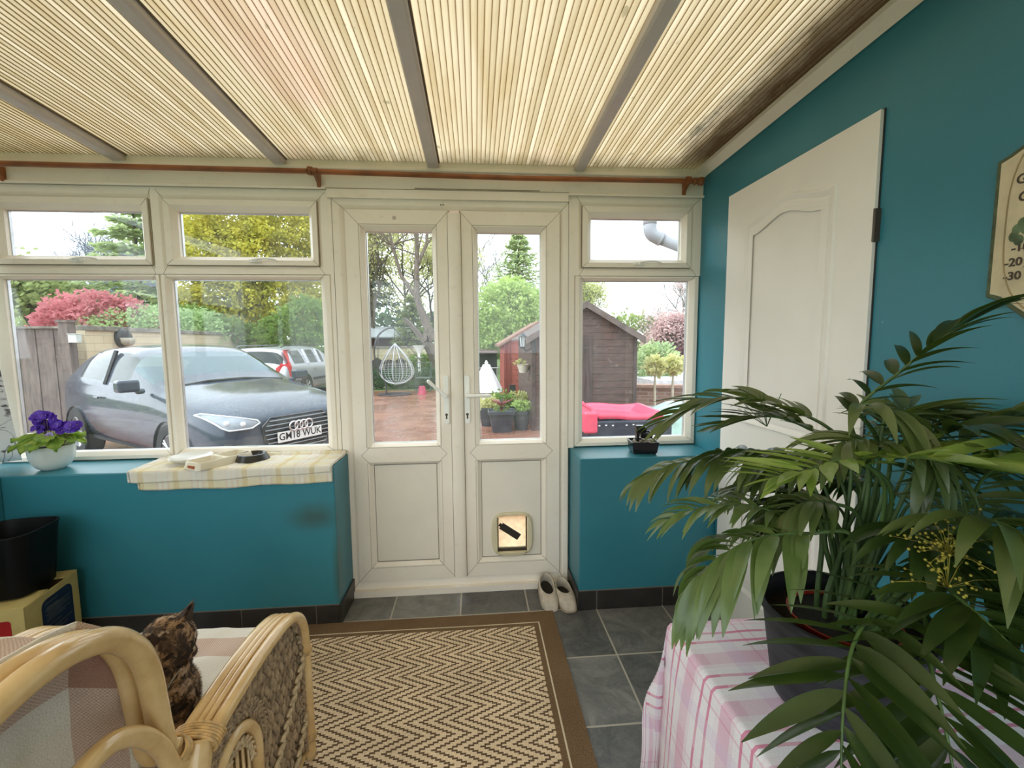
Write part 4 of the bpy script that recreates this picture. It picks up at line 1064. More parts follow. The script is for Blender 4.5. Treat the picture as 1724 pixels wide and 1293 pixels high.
# ---------------------------------------------------------------- side table and cloth
def table():
    x0, x1, y0, y1, z = .545, 1.225, .12, 1.147, .592
    t = empty('side_table', ((x0+x1)/2, (y0+y1)/2, 0), label='side table hidden under the pink checked cloth by the right wall', cat='table')
    wd = mat('brown_table_wood', (.22, .10, .04), .5)
    b = MB(); b.box(x0+.004, x1-.004, y0+.004, y1-.004, z-.03, z-.002); world_child(b.obj('tabletop', wd, bevel=.004), t)
    for x in (x0+.04, x1-.04):
        for y in (y0+.04, y1-.04): b = MB(); b.box(x-.02, x+.02, y-.02, y+.02, 0, z-.03); world_child(b.obj('leg', wd), t)
    wh, pk, dp = (.90, .86, .88), (.80, .42, .52), (.72, .20, .33)
    cols = [(0, .09, .045, pk, .45), (1, .09, .045, pk, .45), (0, .02, .0045, dp, .80), (0, .040, .003, dp, .75), (1, .02, .0045, dp, .80), (1, .040, .003, dp, .75), (0, .155, .003, dp, .45), (1, .155, .003, dp, .45), (0, .03, .016, wh, .35), (1, .16, .012, (.70, .62, .78), .5), (0, .13, .010, (.72, .60, .78), .4)]
    cols = [(1, .085, .040, (.80, .50, .62), .75), (1, .015, .040, wh, .85), (1, -.004, .0042, dp, .85), (1, .030, .0042, dp, .85), (1, .058, .010, wh, .6), (1, .120, .012, wh, .8), (0, .02, .003, dp, .35), (0, .05, .002, dp, .30), (0, .12, .03, wh, .30), (0, .17, .02, (.74, .60, .78), .30)]
    m = m_check('pink_check_tablecloth', (.84, .70, .76), cols, (.21, .152))
    drop = .50; hh = .0
    def f(u, v):
        # unfolded coordinates: s across (negative = over the near edge side), w along
        s = -drop+u*(x1-x0+drop); w = -drop+v*(y1-y0+2*drop)
        W_ = y1-y0
        x = x0+max(s, 0); y = y0+min(max(w, 0), W_); zz = z
        dx = max(0, -s); dy = max(0, -w, w-W_)
        d = max(dx, dy)
        zz = z-d if d > 0 else z
        r = .008
        if dx > 0:
            x -= r+.012*math.sin(w*15+1)*min(1, dx/.2)+.006*min(1, dx/.1)+.05*dx
        if dy > 0:
            sg = -1 if w < 0 else 1
            y += sg*(r+.010*math.sin(s*19)*min(1, dy/.2)+.03*dy)
        if dx > 0 and dy > 0:
            k = min(dx, dy); x -= k*.10; y += (-1 if w < 0 else 1)*k*.02
        zz += .0012*math.sin(s*40)*math.sin(w*33) if d == 0 else 0
        return (x, y, zz)
    b = MB(); b.grid(f, 118, 150, lambda u, v: (3+(-drop+u*(x1-x0+drop)), 3+(-drop+v*(y1-y0+2*drop))))
    tag(b.obj('tablecloth', m, smooth=True, solid=.0015), label='pink and white checked tablecloth over the side table by the right wall', cat='tablecloth')
table()

# ---------------------------------------------------------------- palm
def palm():
    px, py, pz = .800, .86, .5945
    t = empty('parlour_palm', (px, py, pz), label='large green parlour palm in a black tub on the pink checked tablecloth', cat='potted plant')
    def put(mb, nm, m, **k): return world_child(mb.obj(nm, m, **k), t)
    pot = mat('scuffed_black_tub', (.012, .012, .015), .62, spec=.3, var=.25, scale=5, col2=(.045, .045, .052), stretch=(1, 1, 9), detail=6)
    b = MB(); b.lathe([(.001, 0), (.126, 0), (.131, .006), (.152, .165), (.156, .195), (.164, .200), (.164, .214), (.158, .216), (.152, .209), (.146, .17), (.001, .17)], (px, py, pz), 64)
    put(b, 'tub', pot, auto=.6)
    b = MB(); b.lathe([(.148, .172), (.1, .178), (.001, .182)], (px, py, pz), 32); put(b, 'soil', mat('potting_soil', (.05, .03, .018), .95, bump=1, bscale=120))
    b = MB(); b.lathe([(.080, .15), (.100, .205), (.104, .209), (.099, .209), (.090, .185), (.001, .185)], (px-.020, py-.020, pz), 40); put(b, 'inner_pot', mat('red_glazed_pot', (.50, .035, .02), .3), auto=.6); b = MB(); b.lathe([(.0985, .203), (.05, .200), (.001, .203)], (px-.020, py-.020, pz), 32); put(b, 'soil', mat('dark_pot_soil', (.018, .013, .009), .95, bump=1, bscale=120))
    F = {
    1: ([(0.92, 0.88, 0.80), (0.83, 0.85, 1.088), (0.792, 0.86, 1.231), (0.889, 0.85, 1.335), (0.955, 0.82, 1.41), (0.985, 0.79, 1.445)], .105, 14, .5, 0),
    2: ([(0.93, 0.9, 0.80), (0.9, 0.92, 1.087), (0.825, 0.95, 1.187), (0.757, 1.0, 1.23), (0.667, 1.05, 1.254), (0.575, 1.08, 1.237), (0.500, 1.1, 1.190)], .135, 17, .30, 1),
    3: ([(0.92, 0.88, 0.80), (0.881, 0.92, 1.046), (0.842, 1.0, 1.087), (0.692, 1.08, 1.096), (0.535, 1.12, 1.071), (0.435, 1.14, 1.02)], .125, 15, 1.3, 1),
    4: ([(0.89, 0.85, 0.80), (0.798, 0.87, 0.972), (0.694, 0.9, 1.005), (0.601, 0.93, 1.025), (0.513, 0.95, 1.013), (0.445, 0.97, 0.98)], .095, 14, .5, 3),
    5: ([(0.85, 0.8, 0.80), (0.74, 0.78, 1.0), (0.657, 0.8, 1.012), (0.558, 0.82, 0.995), (0.490, 0.84, 0.942), (0.445, 0.86, 0.865)], .150, 17, 1.3, 3),
    6: ([(0.89, 0.82, 0.80), (0.778, 0.76, 1.081), (0.693, 0.74, 1.176), (0.601, 0.74, 1.162), (0.535, 0.74, 1.148)], .10, 12, .10, 2),
    7: ([(0.90, 0.82, 0.80), (0.791, 0.76, 1.081), (0.716, 0.74, 1.173), (0.745, 0.68, 1.196), (0.785, 0.63, 1.198), (0.834, 0.58, 1.192)], .13, 15, .06, 2),
    8: ([(1.0, 0.90, 0.80), (1.02, 0.88, 1.068), (1.051, 0.86, 1.18), (1.08, 0.82, 1.225), (1.104, 0.78, 1.244)], .13, 12, .4, 1),
    9: ([(0.94, 0.88, 0.80), (0.85, 0.85, 1.136), (0.767, 0.82, 1.257), (0.797, 0.78, 1.262), (0.832, 0.74, 1.212), (0.827, 0.7, 1.156)], .125, 12, 1.3, 1),
    10: ([(0.89, 0.80, 0.80), (0.80, 0.72, .95), (0.689, 0.65, 0.985), (0.543, 0.56, 0.965), (0.474, 0.5, 0.918), (0.440, 0.46, 0.850)], .115, 12, .25, 0),
    11: ([(0.90, 0.78, 0.80), (0.79, 0.66, 0.97), (0.676, 0.58, 0.985), (0.615, 0.52, 0.960), (0.585, 0.47, 0.910), (0.572, 0.44, 0.850)], .125, 13, .3, 0),
    12: ([(0.92, 0.80, 0.80), (0.84, 0.70, 0.98), (0.75, 0.62, 1.0), (0.726, 0.55, 0.995), (0.735, 0.5, 0.965)], .13, 12, .35, 0),
    13: ([(0.96, 0.83, 0.80), (0.88, 0.74, 0.99), (0.824, 0.68, 1.056), (0.775, 0.6, 1.117), (0.768, 0.55, 1.124), (0.756, 0.5, 1.097)], .12, 11, 1.0, 1),
    14: ([(0.97, 0.93, 0.80), (0.952, 0.95, 1.046), (0.871, 1.0, 1.104), (0.785, 1.05, 1.094), (0.711, 1.08, 1.035)], .13, 13, 1.1, 1),
    15: ([(1.03, 0.92, 0.80), (1.07, 0.95, 0.99), (1.12, 0.96, 1.085), (1.16, 0.90, 1.10)], .12, 11, .8, 0),
    16: ([(0.90, 0.85, 0.80), (0.82, 0.76, 1.0), (0.777, 0.69, 1.05), (0.773, 0.62, 1.026)], .11, 10, 1.0, 0),
    17: ([(0.90, 0.87, 0.80), (0.808, 0.84, 1.004), (0.733, 0.85, 1.055), (0.67, 0.87, 1.034), (0.626, 0.88, 0.966)], .11, 12, 1.0, 1),
    18: ([(0.96, 0.83, 0.80), (0.89, 0.74, 0.96), (0.846, 0.64, 1.001), (0.835, 0.57, 0.980)], .125, 11, .6, 0),
    19: ([(0.99, 0.93, 0.80), (1.02, 0.96, 1.06), (1.08, 0.98, 1.17), (1.14, 0.95, 1.215)], .12, 11, .6, 1),
    20: ([(0.99, 0.86, 0.80), (0.95, 0.78, 1.02), (0.905, 0.70, 1.15), (0.890, 0.64, 1.20)], .12, 11, .6, 1),
    26: ([(.9, .9, .8), (.86, .93, 1.12), (.78, .97, 1.19), (.70, 1.0, 1.215), (.61, 1.03, 1.19)], .11, 15, .15, 1),
    27: ([(.95, .9, .8), (.90, .92, 1.13), (.95, .94, 1.20), (1.02, .95, 1.235), (1.09, .93, 1.22)], .12, 14, .3, 1),
    28: ([(.9, .86, .8), (.84, .82, 1.10), (.79, .79, 1.18), (.73, .78, 1.205), (.67, .78, 1.18)], .10, 14, .9, 1),
    29: ([(.93, .86, .8), (.90, .82, 1.12), (.88, .78, 1.20), (.90, .72, 1.235), (.93, .66, 1.21)], .11, 14, .5, 0),
    22: ([(0.99, 0.98, 0.80), (1.0, 1.02, 0.98), (0.95, 1.08, 1.03), (0.88, 1.14, 1.02)], .12, 12, .9, 0),
    23: ([(1.03, 0.88, 0.80), (1.06, 0.80, 0.98), (1.08, 0.72, 1.06), (1.08, 0.63, 1.06)], .12, 12, .7, 0),
    24: ([(0.95, 0.95, 0.80), (0.90, 0.98, 0.96), (0.82, 1.02, 1.0), (0.74, 1.05, 0.97)], .12, 12, 1.0, 0),
    25: ([(1.02, 0.84, 0.80), (1.02, 0.74, 0.93), (1.0, 0.64, 0.97), (0.97, 0.55, 0.94)], .12, 12, .7, 0),
    }
    rf = random.Random(5)
    for k in range(14):
        a = -2.6+5.0*k/13; el = rf.uniform(.2, 1.0); rr = rf.uniform(.20, .34); hx, hy = math.cos(a), math.sin(a)
        tip = Vector((min(1.17, px+.03+rr*hx), py+.02+rr*hy, .93+.30*el)); mid = Vector((px+.02+rr*.45*hx, py+rr*.45*hy, tip.z+.02)); end = tip+Vector((hx*.06 if tip.x < 1.1 else 0, hy*.06, -.07))
        if hy < -.2 and hx < .1: continue
        F[40+k] = ([(.94, .87, .8), tuple((Vector((px, py, .8))+mid)/2+Vector((.02, 0, .04))), tuple(mid), tuple(tip), tuple(end)], rf.uniform(.080, .105), 15, rf.uniform(.2, .8), rf.choice([0, 1, 1, 0]))
    def leafmat(nm, a, c, tr):
        n = NT(nm); p = n.tc(); nz = n.noise(p, 14, 3); st = n.noise(n.mapping(n.tc('UV'), scale=(1, 40, 1)), 3, 2)
        col = n.mix(n.math('MULTIPLY', st, .6), n.ramp(nz, [(.3, a), (.7, c)]), tuple(x*.65 for x in a))
        pb = n.bsdf(col, .30, spec=.6); tl = n.n('BsdfTranslucent'); n.put(tl.inputs[0], tr); ms = n.n('MixShader'); ms.inputs[0].default_value = .25
        n.t.links.new(pb, ms.inputs[1]); n.t.links.new(tl.outputs[0], ms.inputs[2]); return n.end(ms.outputs[0])
    LM = [leafmat('palm_leaf_deep_shaded', (.020, .040, .008), (.045, .078, .016), (.09, .17, .02)), leafmat('palm_leaf_olive', (.075, .11, .030), (.14, .17, .055), (.22, .34, .06)),  # deep green is darkened to paint in shadow on the foreground fronds
          leafmat('palm_leaf_lime', (.17, .27, .045), (.32, .42, .09), (.40, .60, .10)), leafmat('palm_leaf_mid', (.085, .145, .035), (.18, .24, .075), (.25, .42, .08))]
    ST = mat('palm_stem', (.07, .13, .03), .5, var=.2, scale=20)
    random.seed(17)
    for key, (P, L0, npair, droop, mi) in F.items():
        P = [(px+(P[0][0]-.94)*.6, py+(P[0][1]-.87)*.6, .765)]+P[1:]
        S = spline(P, 14); N = len(S); b = MB(); b.recalc = False
        b.cur = 1; b.tube(S, [.0042*(1-i/N)+.0012 for i in range(N)], 6); b.cur = 0
        i0 = int(N*.42) if key in (1, 2, 3, 5) else int(N*.45)
        tot = npair*2+1
        for q in range(tot):
            ti = q//2/(npair); idx = min(N-2, int(i0+(N-2-i0)*min(1, ti+(q % 2)*.02))); c = S[idx]; T = (S[idx+1]-S[idx-1]).normalized()
            up = Vector((0, 0, 1)); sd = T.cross(up); sd = sd.normalized() if sd.length > .05 else Vector((1, 0, 0))
            if q == tot-1: s = 0; idx = N-1; c = S[-1]
            else: s = 1 if q % 2 else -1
            L = L0*(.55+.75*math.sin(PI*(.18+.72*ti)))*random.uniform(.9, 1.1)
            if s == 0: L *= .8
            w = L*random.uniform(.066, .082)*(1.1 if key == 5 else 1)+.002
            d = (sd*s*(1.0-.45*ti)+T*(.42+.55*ti)+up*(.18-.12*droop)).normalized() if s else T
            d = (d+Vector((random.uniform(-.12, .12), random.uniform(-.12, .12), random.uniform(-.1, .1)))).normalized()
            nrm = (up-d*up.dot(d)); nrm = nrm.normalized() if nrm.length > .1 else sd
            tw = random.uniform(-.5, .5); ws = d.cross(nrm); ws = (ws*math.cos(tw)+nrm*math.sin(tw))
            segs = 9; pts = []; pos = c.copy(); dd = d.copy(); vs = []; uv = []
            for k in range(segs+1):
                u = k/segs; wd = w*(math.sin(PI*u**.75)**.85)*(1-.15*u)
                if k in (0, segs): wd = .0006
                nn = ws.cross(dd).normalized()
                vs += [pos-ws*wd+nn*wd*.28, pos-nn*.0, pos+ws*wd+nn*wd*.28]; uv += [(u, 0), (u, .5), (u, 1)]
                pos = pos+dd*(L/segs); dd = (dd+Vector((0, 0, -droop*.16*(.5+u)))).normalized(); ws = (ws-dd*ws.dot(dd)).normalized()
            if max(v.x for v in vs) > 1.244:
                for v in vs: v.x = min(v.x, 1.242)
            b.add(vs, [(k*3+a, k*3+a+1, k*3+a+4, k*3+a+3) for k in range(segs) for a in (0, 1)], uv)
        put(b, 'frond', [LM[mi], ST], smooth=True)
    # canes rising from the soil
    for k in range(9):
        a = k*2.4; r = .03+.04*(k % 3)/2; b = MB(); x, y = px+r*math.cos(a), py+r*math.sin(a)
        b.tube(spline([(x, y, .76), (x+.01*math.cos(a)+.01, y, .85), (x+.03*math.cos(a*2)+.02, y+.02, .95), (x+.04*math.cos(a)+.03, y+.03*math.sin(a), 1.03)], 4), .0055, 8); put(b, 'cane', ST, smooth=True)
    # flower sprays: yellow beads
    for (cx, cy, cz, m_) in ((.745, .615, 1.075, 110), (.73, .60, 1.03, 50)):
        b = MB()
        for k in range(m_):
            q = Vector((cx+random.gauss(0, .030), cy+random.gauss(0, .022), cz+random.gauss(0, .020))); b.ell(q, .0023, 6, 4)
            if k % 3 == 0: b.tube([(cx, cy, cz-.02), (Vector((cx, cy, cz-.02))+q)/2+Vector((0, 0, .006)), q], .0005, 3)
        put(b, 'flower_spray', mat('yellow_beads', (.40, .32, .035), .5, var=.3, scale=40), smooth=True)
    b = MB()
    for k in range(8):
        y = .99+.02*k; d = Vector((random.uniform(-.5, .3), random.uniform(-.3, .3), 1)).normalized(); b.tube([(.70, 1.0, 1.19), Vector((.70, 1.0, 1.19))+Vector((random.uniform(-.06, .05), random.uniform(-.03, .03), random.uniform(.04, .09)))], .0009, 4)
    put(b, 'flower_spray', ST)
palm()

# ---------------------------------------------------------------- thermometer board
def board():
    t = empty('thermometer_plaque', (1.25, .83, 1.65), label='cream wall thermometer plaque with green scalloped border on the right wall', cat='thermometer')
    def put(mb, nm, m, **k): return world_child(mb.obj(nm, m, **k), t)
    yc = .80; hw = .189
    half = [(0, 1.905), (.05, 1.90), (.09, 1.875), (.115, 1.855), (.135, 1.835), (.165, 1.820), (hw, 1.812), (hw, 1.497), (.165, 1.488), (.14, 1.468), (.10, 1.435), (.05, 1.418), (0, 1.412)]
    full = half+[(-a, z) for a, z in reversed(half[1:-1])]
    def scl(k, kz): return [(yc-a*k, 1.655+(z-1.655)*kz) for a, z in full]
    b = MB(); b.prism(scl(1, 1), 1.236, 1.25, 'x'); put(b, 'green_border', mat('green_plaque_edge', (.085, .11, .045), .6, var=.3, scale=30), bevel=.003)
    b = MB(); b.prism(scl(.945, .955), 1.2335, 1.237, 'x'); put(b, 'face', mat('cream_plaque_face', (.60, .50, .32), .7, var=.10, scale=20, bump=.4, bscale=90), bevel=.0015)
    br = mat('brown_plaque_print', (.07, .045, .028), .7)
    b = MB(); oval = []
    for k in range(64):
        a = 2*PI*k/64; q = 1/((abs(math.cos(a))**3+abs(math.sin(a))**3)**(1/3)); oval.append((1.2332, yc+.158*math.cos(a)*q, 1.655+.215*math.sin(a)*q))
    b.tube(oval, .0016, 6, closed=True, caps=False); put(b, 'oval_line', mat('tan_plaque_line', (.34, .24, .12), .7))
    b = MB()
    R = Matrix(((0, 0, -1, 0), (-1, 0, 0, 0), (0, 1, 0, 0), (0, 0, 0, 1)))
    for body, y, z, s in (('-10', .925, 1.603, .026), ('-20', .936, 1.571, .026), ('-30', .936, 1.540, .026), ('G', .934, 1.755, .030), ('G', .927, 1.715, .030), ('v', .926, 1.785, .030)):
        b = MB(); text_into(b, body, s, Matrix.Translation((1.2328, y, z)) @ R, .0006, .0006); put(b, 'numeral' if body[0] == '-' else 'letter', br)
    b = MB()
    for k in range(24):
        a = math.radians(140+4.0*k); c = (yc, 1.60); r0, r1 = .108, .118 if k % 5 else .124
        b.tube([(1.2329, c[0]-r0*math.cos(a)*-1*-1 if False else c[0]+r0*abs(math.cos(a)), c[1]+r0*math.sin(a)), (1.2329, c[0]+r1*abs(math.cos(a)), c[1]+r1*math.sin(a))], .0009, 4)
    put(b, 'scale_marks', br)
    b = MB(); b.lathe([(.001, 0), (.098, 0), (.100, -.004), (.104, -.004), (.104, .001)], (1.2322, yc, 1.60), 48, M=Matrix.Rotation(PI/2, 4, 'Y')); put(b, 'dial', mat('white_dial', (.65, .60, .50), .4), smooth=True)
    b = MB(); random.seed(2)
    for (y, z) in ((.935, 1.645), (.925, 1.657), (.918, 1.642), (.940, 1.630), (.915, 1.665), (.93, 1.62)):
        b.ell((1.2328, y, z), (.0012, .010, .012), 10, 6)
    put(b, 'leaf_motif', mat('green_leaf_print', (.13, .19, .09), .7, var=.3, scale=40))
board()
# ================================================================ outside
G0 = -.10
def outdoors_ground():
    n = NT('wet_block_paving'); p = n.tc(); x, y, z = n.xyz(p)
    br = n.n('TexBrick'); n.put(br.inputs['Vector'], p); br.inputs['Scale'].default_value = 1; br.inputs['Brick Width'].default_value = .205; br.inputs['Row Height'].default_value = .10
    br.inputs['Mortar Size'].default_value = .006; br.inputs['Mortar Smooth'].default_value = .3
    br.inputs['Color1'].default_value = (.29, .115, .075, 1); br.inputs['Color2'].default_value = (.37, .18, .12, 1); br.inputs['Mortar'].default_value = (.19, .11, .075, 1)
    nz = n.noise(p, 1.2, 5, .6)
    c = n.mix(1, br.outputs[0], n.ramp(nz, [(.3, (.75, .72, .7)), (.7, (1, 1, 1))]), 'MULTIPLY')
    m = n.end(n.bsdf(c, n.ramp(nz, [(.35, (.12,)*3), (.65, (.38,)*3)]), normal=n.bump(n.math('ADD', n.math('MULTIPLY', br.outputs[1], -1), n.math('MULTIPLY', n.noise(p, 40, 3), .4)), .35, .006), spec=.6))
    b = MB(); b.box(-14, 12, 2.5, 14.3, G0-.1, G0); tag(b.obj('patio', m), kind='structure')
    b = MB(); b.grid(lambda u, v: (-60+130*u, 14.3+75*v, G0-.02+.4*mnoise.noise(Vector((u*9, v*7, 0)))*v), 30, 30)
    b.box(-60, -14, 2.5, 14.3, G0-.1, G0-.02); b.box(12, 60, 2.5, 14.3, G0-.1, G0-.02)
    b.box(-60, 60, -60, 2.5, G0-.1, G0-.02); tag(b.obj('lawn', mat('rough_grass', (.14, .20, .06), .9, var=.3, scale=2, bump=.6, bscale=30)), kind='structure')
    # boundary wall of pale brick with coping
    n = NT('pale_brick_wall'); x, y, z = n.xyz(n.tc())
    br = n.n('TexBrick'); n.put(br.inputs['Vector'], n.comb(n.math('ADD', x, y), z, 0)); br.inputs['Scale'].default_value = 1; br.inputs['Brick Width'].default_value = .44; br.inputs['Row Height'].default_value = .145
    br.inputs['Mortar Size'].default_value = .008; br.inputs['Color1'].default_value = (.60, .49, .32, 1); br.inputs['Color2'].default_value = (.68, .58, .40, 1); br.inputs['Mortar'].default_value = (.50, .42, .29, 1)
    PB = n.end(n.bsdf(br.outputs[0], .85, normal=n.bump(n.noise(n.tc(), 30, 3), .4, .01)))
    cope = mat('weathered_coping', (.30, .27, .22), .85, var=.3, scale=5)
    t = empty('boundary_wall', (-8, 14, G0), label='long pale block boundary wall with grey coping behind the cars', cat='wall')
    def seg(a, c, h0, h1):
        a, c = Vector((*a, 0)), Vector((*c, 0)); d = (c-a).normalized(); q = Vector((-d.y, d.x, 0))*.11
        b = MB(); b.add([a-q+Vector((0, 0, G0)), a+q+Vector((0, 0, G0)), c+q+Vector((0, 0, G0)), c-q+Vector((0, 0, G0)), a-q+Vector((0, 0, h0)), a+q+Vector((0, 0, h0)), c+q+Vector((0, 0, h1)), c-q+Vector((0, 0, h1))],
                       [(3, 2, 1, 0), (4, 5, 6, 7), (0, 1, 5, 4), (1, 2, 6, 5), (2, 3, 7, 6), (3, 0, 4, 7)]); world_child(b.obj('blockwork', PB), t)
        b = MB(); q = q*1.4; b.add([a-q+Vector((0, 0, h0)), a+q+Vector((0, 0, h0)), c+q+Vector((0, 0, h1)), c-q+Vector((0, 0, h1)), a-q+Vector((0, 0, h0+.09)), a+q+Vector((0, 0, h0+.09)), c+q+Vector((0, 0, h1+.09)), c-q+Vector((0, 0, h1+.09))],
                       [(3, 2, 1, 0), (4, 5, 6, 7), (0, 1, 5, 4), (1, 2, 6, 5), (2, 3, 7, 6), (3, 0, 4, 7)]); world_child(b.obj('coping', cope, bevel=.01), t)
    seg((-7.05, 8.5), (-9.0, 20.5), 1.68, 1.74); seg((-9.0, 20.5), (-1.6, 20.5), 1.20, 1.20)
    # timber fence with gate post
    fw = mat('weathered_fence_timber', (.20, .155, .135), .85, var=.35, scale=7, stretch=(3, 3, .5), col2=(.11, .085, .08))
    t = empty('timber_fence', (-9, 8.1, G0), label='weathered grey-brown vertical board fence at the far left of the driveway', cat='fence')
    for k in range(30):
        x = -11.2+.142*k
        b = MB(); b.box(x, x+.134, 8.08+(.012 if k % 2 else 0), 8.10+(.012 if k % 2 else 0), G0+.03, 1.70); world_child(b.obj('board', fw), t)
    b = MB(); b.box(-11.2, -6.95, 8.04, 8.14, 1.70, 1.74); world_child(b.obj('capping_rail', cope), t)
    b = MB(); b.box(-6.95, -6.80, 8.02, 8.17, G0, 1.80); b.box(-6.97, -6.78, 8.0, 8.19, 1.80, 1.84); world_child(b.obj('post', fw), t)
    b = MB(); b.box(-6.795, -6.66, 8.0, 8.1, 1.46, 1.60); b.box(-6.80, -6.65, 7.98, 8.1, 1.60, 1.61)
    tag(b.obj('meter_box', mat('white_box', (.70, .74, .70), .4), bevel=.01), label='small white box fixed at the end of the pale boundary wall', cat='box')
    t = empty('wall_lamp', (-7.09, 9.5, 1.56), label='round black hooded lamp on the pale boundary wall', cat='lamp')
    b = MB(); b.lathe([(.001, .12), (.10, .10), (.17, .06), (.19, -.03), (.19, -.1)], (-7.04, 9.5, 1.56), 24, M=Matrix.Rotation(PI/2, 4, 'Y')); world_child(b.obj('housing', mat('black_lamp', (.03, .03, .035), .4), smooth=True), t)
    b = MB(); b.prism([(9.33, 1.56), (9.67, 1.56), (9.64, 1.46), (9.56, 1.40), (9.44, 1.40), (9.36, 1.46)], -7.04, -6.92, 'x'); world_child(b.obj('diffuser', mat('milky_lamp', (.52, .46, .36), .4), smooth=True), t)
outdoors_ground()

# ---------------------------------------------------------------- cars
def car_body(name, spec, label, loc, heading, cat='car'):
    """spec: stations front->rear: (x, zbottom, halfwidth, zbelt, ztop, roofhalf, kind) ; car +x forward, +y left"""
    rz = PI/2-math.radians(heading)
    t = empty(name, loc, rz, label=label, cat=cat)
    st = spec['st']; b = MB(); rows = []
    for (x, zb, hw, zl, zt, rh) in st:
        cab = rh > 0
        half = [(0, zb), (hw*.80, zb), (hw*.97, zb+.10), (hw, zb+(zl-zb)*.5), (hw*.975, zl-.06), (hw*.93, zl)]
        if cab: half += [(hw*.93+(rh-hw*.93)*.55, zl+(zt-zl)*.55), (rh, zt-.075), (rh*.86, zt-.02), (rh*.5, zt), (0, zt+.008)]
        else:
            half += [(hw*.84, zl+(zt-zl)*.40), (hw*.70, zl+(zt-zl)*.72), (hw*.52, zl+(zt-zl)*.88), (hw*.3, zt), (0, zt+.004)]
        rows.append([(x, y, z) for y, z in half]+[(x, -y, z) for y, z in reversed(half[1:-1])])
    n = len(rows[0]); H = 11
    vs = [p for r in rows for p in r]; b.add(vs, [])
    def col(i, k):
        # glass zones
        kk = k if k < H-1 else n-1-k
        z = 0
        if i in spec['side'] and kk in (5, 6): z = 1
        if i in spec['screen'] and kk in (6, 7, 8, 9): z = 2
        if i in spec['rear'] and kk in (6, 7, 8, 9): z = 3
        return z
    for i in range(len(st)-1):
        for k in range(n):
            b.f.append((i*n+k, i*n+(k+1) % n, (i+1)*n+(k+1) % n, (i+1)*n+k)); b.mi.append(col(i, k)); b.uv.append([(0, 0)]*4)
    for i, rev in ((0, True), (len(st)-1, False)):
        r = list(range(i*n, i*n+n)); 
        # cap by horizontal strips
        for k in range(0, H-1):
            a = r[k]; c = r[k+1]; d = r[(n-k-1) % n]; e = r[(n-k) % n]
            f = (a, c, d, e) if k > 0 else (a, c, d)
            if k == H-2: f = (a, c, e)
            b.f.append(f); b.mi.append(3 if (i > 0 and spec.get('tail') and k in (6, 7, 8)) else 0); b.uv.append([(0, 0)]*len(f))
    paint = spec['paint']; gl = mat('dark_car_glass', (.03, .045, .045), .04, spec=.9, var=.05) if not spec.get('glass') else spec['glass']
    o = b.obj('tmp_body', [paint]*4, None, smooth=True, sub=2)
    dg = bpy.context.evaluated_depsgraph_get(); me = bpy.data.meshes.new_from_object(o.evaluated_get(dg)); bpy.data.objects.remove(o)
    bv = BVHTree.FromPolygons([v.co.copy() for v in me.vertices], [tuple(p.vertices) for p in me.polygons])
    names = {0: ('body', paint), 1: ('side_window', spec.get('side_glass', gl)), 2: ('windscreen', gl), 3: ('rear_window', gl)}
    for mi_, (nm, m) in names.items():
        sel = [p for p in me.polygons if p.material_index == mi_]
        if not sel: continue
        groups = [sel] if mi_ != 1 else [[p for p in sel if p.center.y > 0], [p for p in sel if p.center.y < 0]]
        for gsel in groups:
            mp = {}; vs = []; fs = []
            for p in gsel:
                f = []
                for q in p.vertices:
                    if q not in mp: mp[q] = len(vs); vs.append(me.vertices[q].co.copy())
                    f.append(mp[q])
                fs.append(tuple(f))
            mb = MB(); mb.add(vs, fs); mb.recalc = False; mb.obj(nm, m, t, smooth=True)
    def patch(nm, m, outline, d, off=.006, res=10, origin=None, bord=None):
        # outline in (y,z) for d along x, or (x,z) for d along y; points dropped on the body
        d = Vector(d); ax = 'x' if abs(d.x) > .5 else 'y'
        def shoot(u, w):
            o_ = Vector((-d.x*5, u, w)) if ax == 'x' else Vector((u, -d.y*5, w))
            r = bv.ray_cast(o_, d); return (r[0]-d*off) if r[0] else None
        cu = sum(p[0] for p in outline)/len(outline); cw = sum(p[1] for p in outline)/len(outline)
        dense = []
        for i in range(len(outline)):
            a, c = outline[i], outline[(i+1) % len(outline)]
            for k in range(6): dense.append((a[0]+(c[0]-a[0])*k/6, a[1]+(c[1]-a[1])*k/6))
        R = 5; vs = []; last = None
        for r in range(R+1):
            for (u, w) in dense:
                q = shoot(cu+(u-cu)*r/R, cw+(w-cw)*r/R)
                if q is None: q = last or Vector((0, 0, 0))
                last = q; vs.append(q)
        nn = len(dense); mb = MB(); mb.add(vs, [(r*nn+k, r*nn+(k+1) % nn, (r+1)*nn+(k+1) % nn, (r+1)*nn+k) for r in range(R) for k in range(nn)])
        return mb.obj(nm, m, t, smooth=True, solid=.004), shoot, [vs[R*nn+k] for k in range(nn)]
    return t, patch, bv
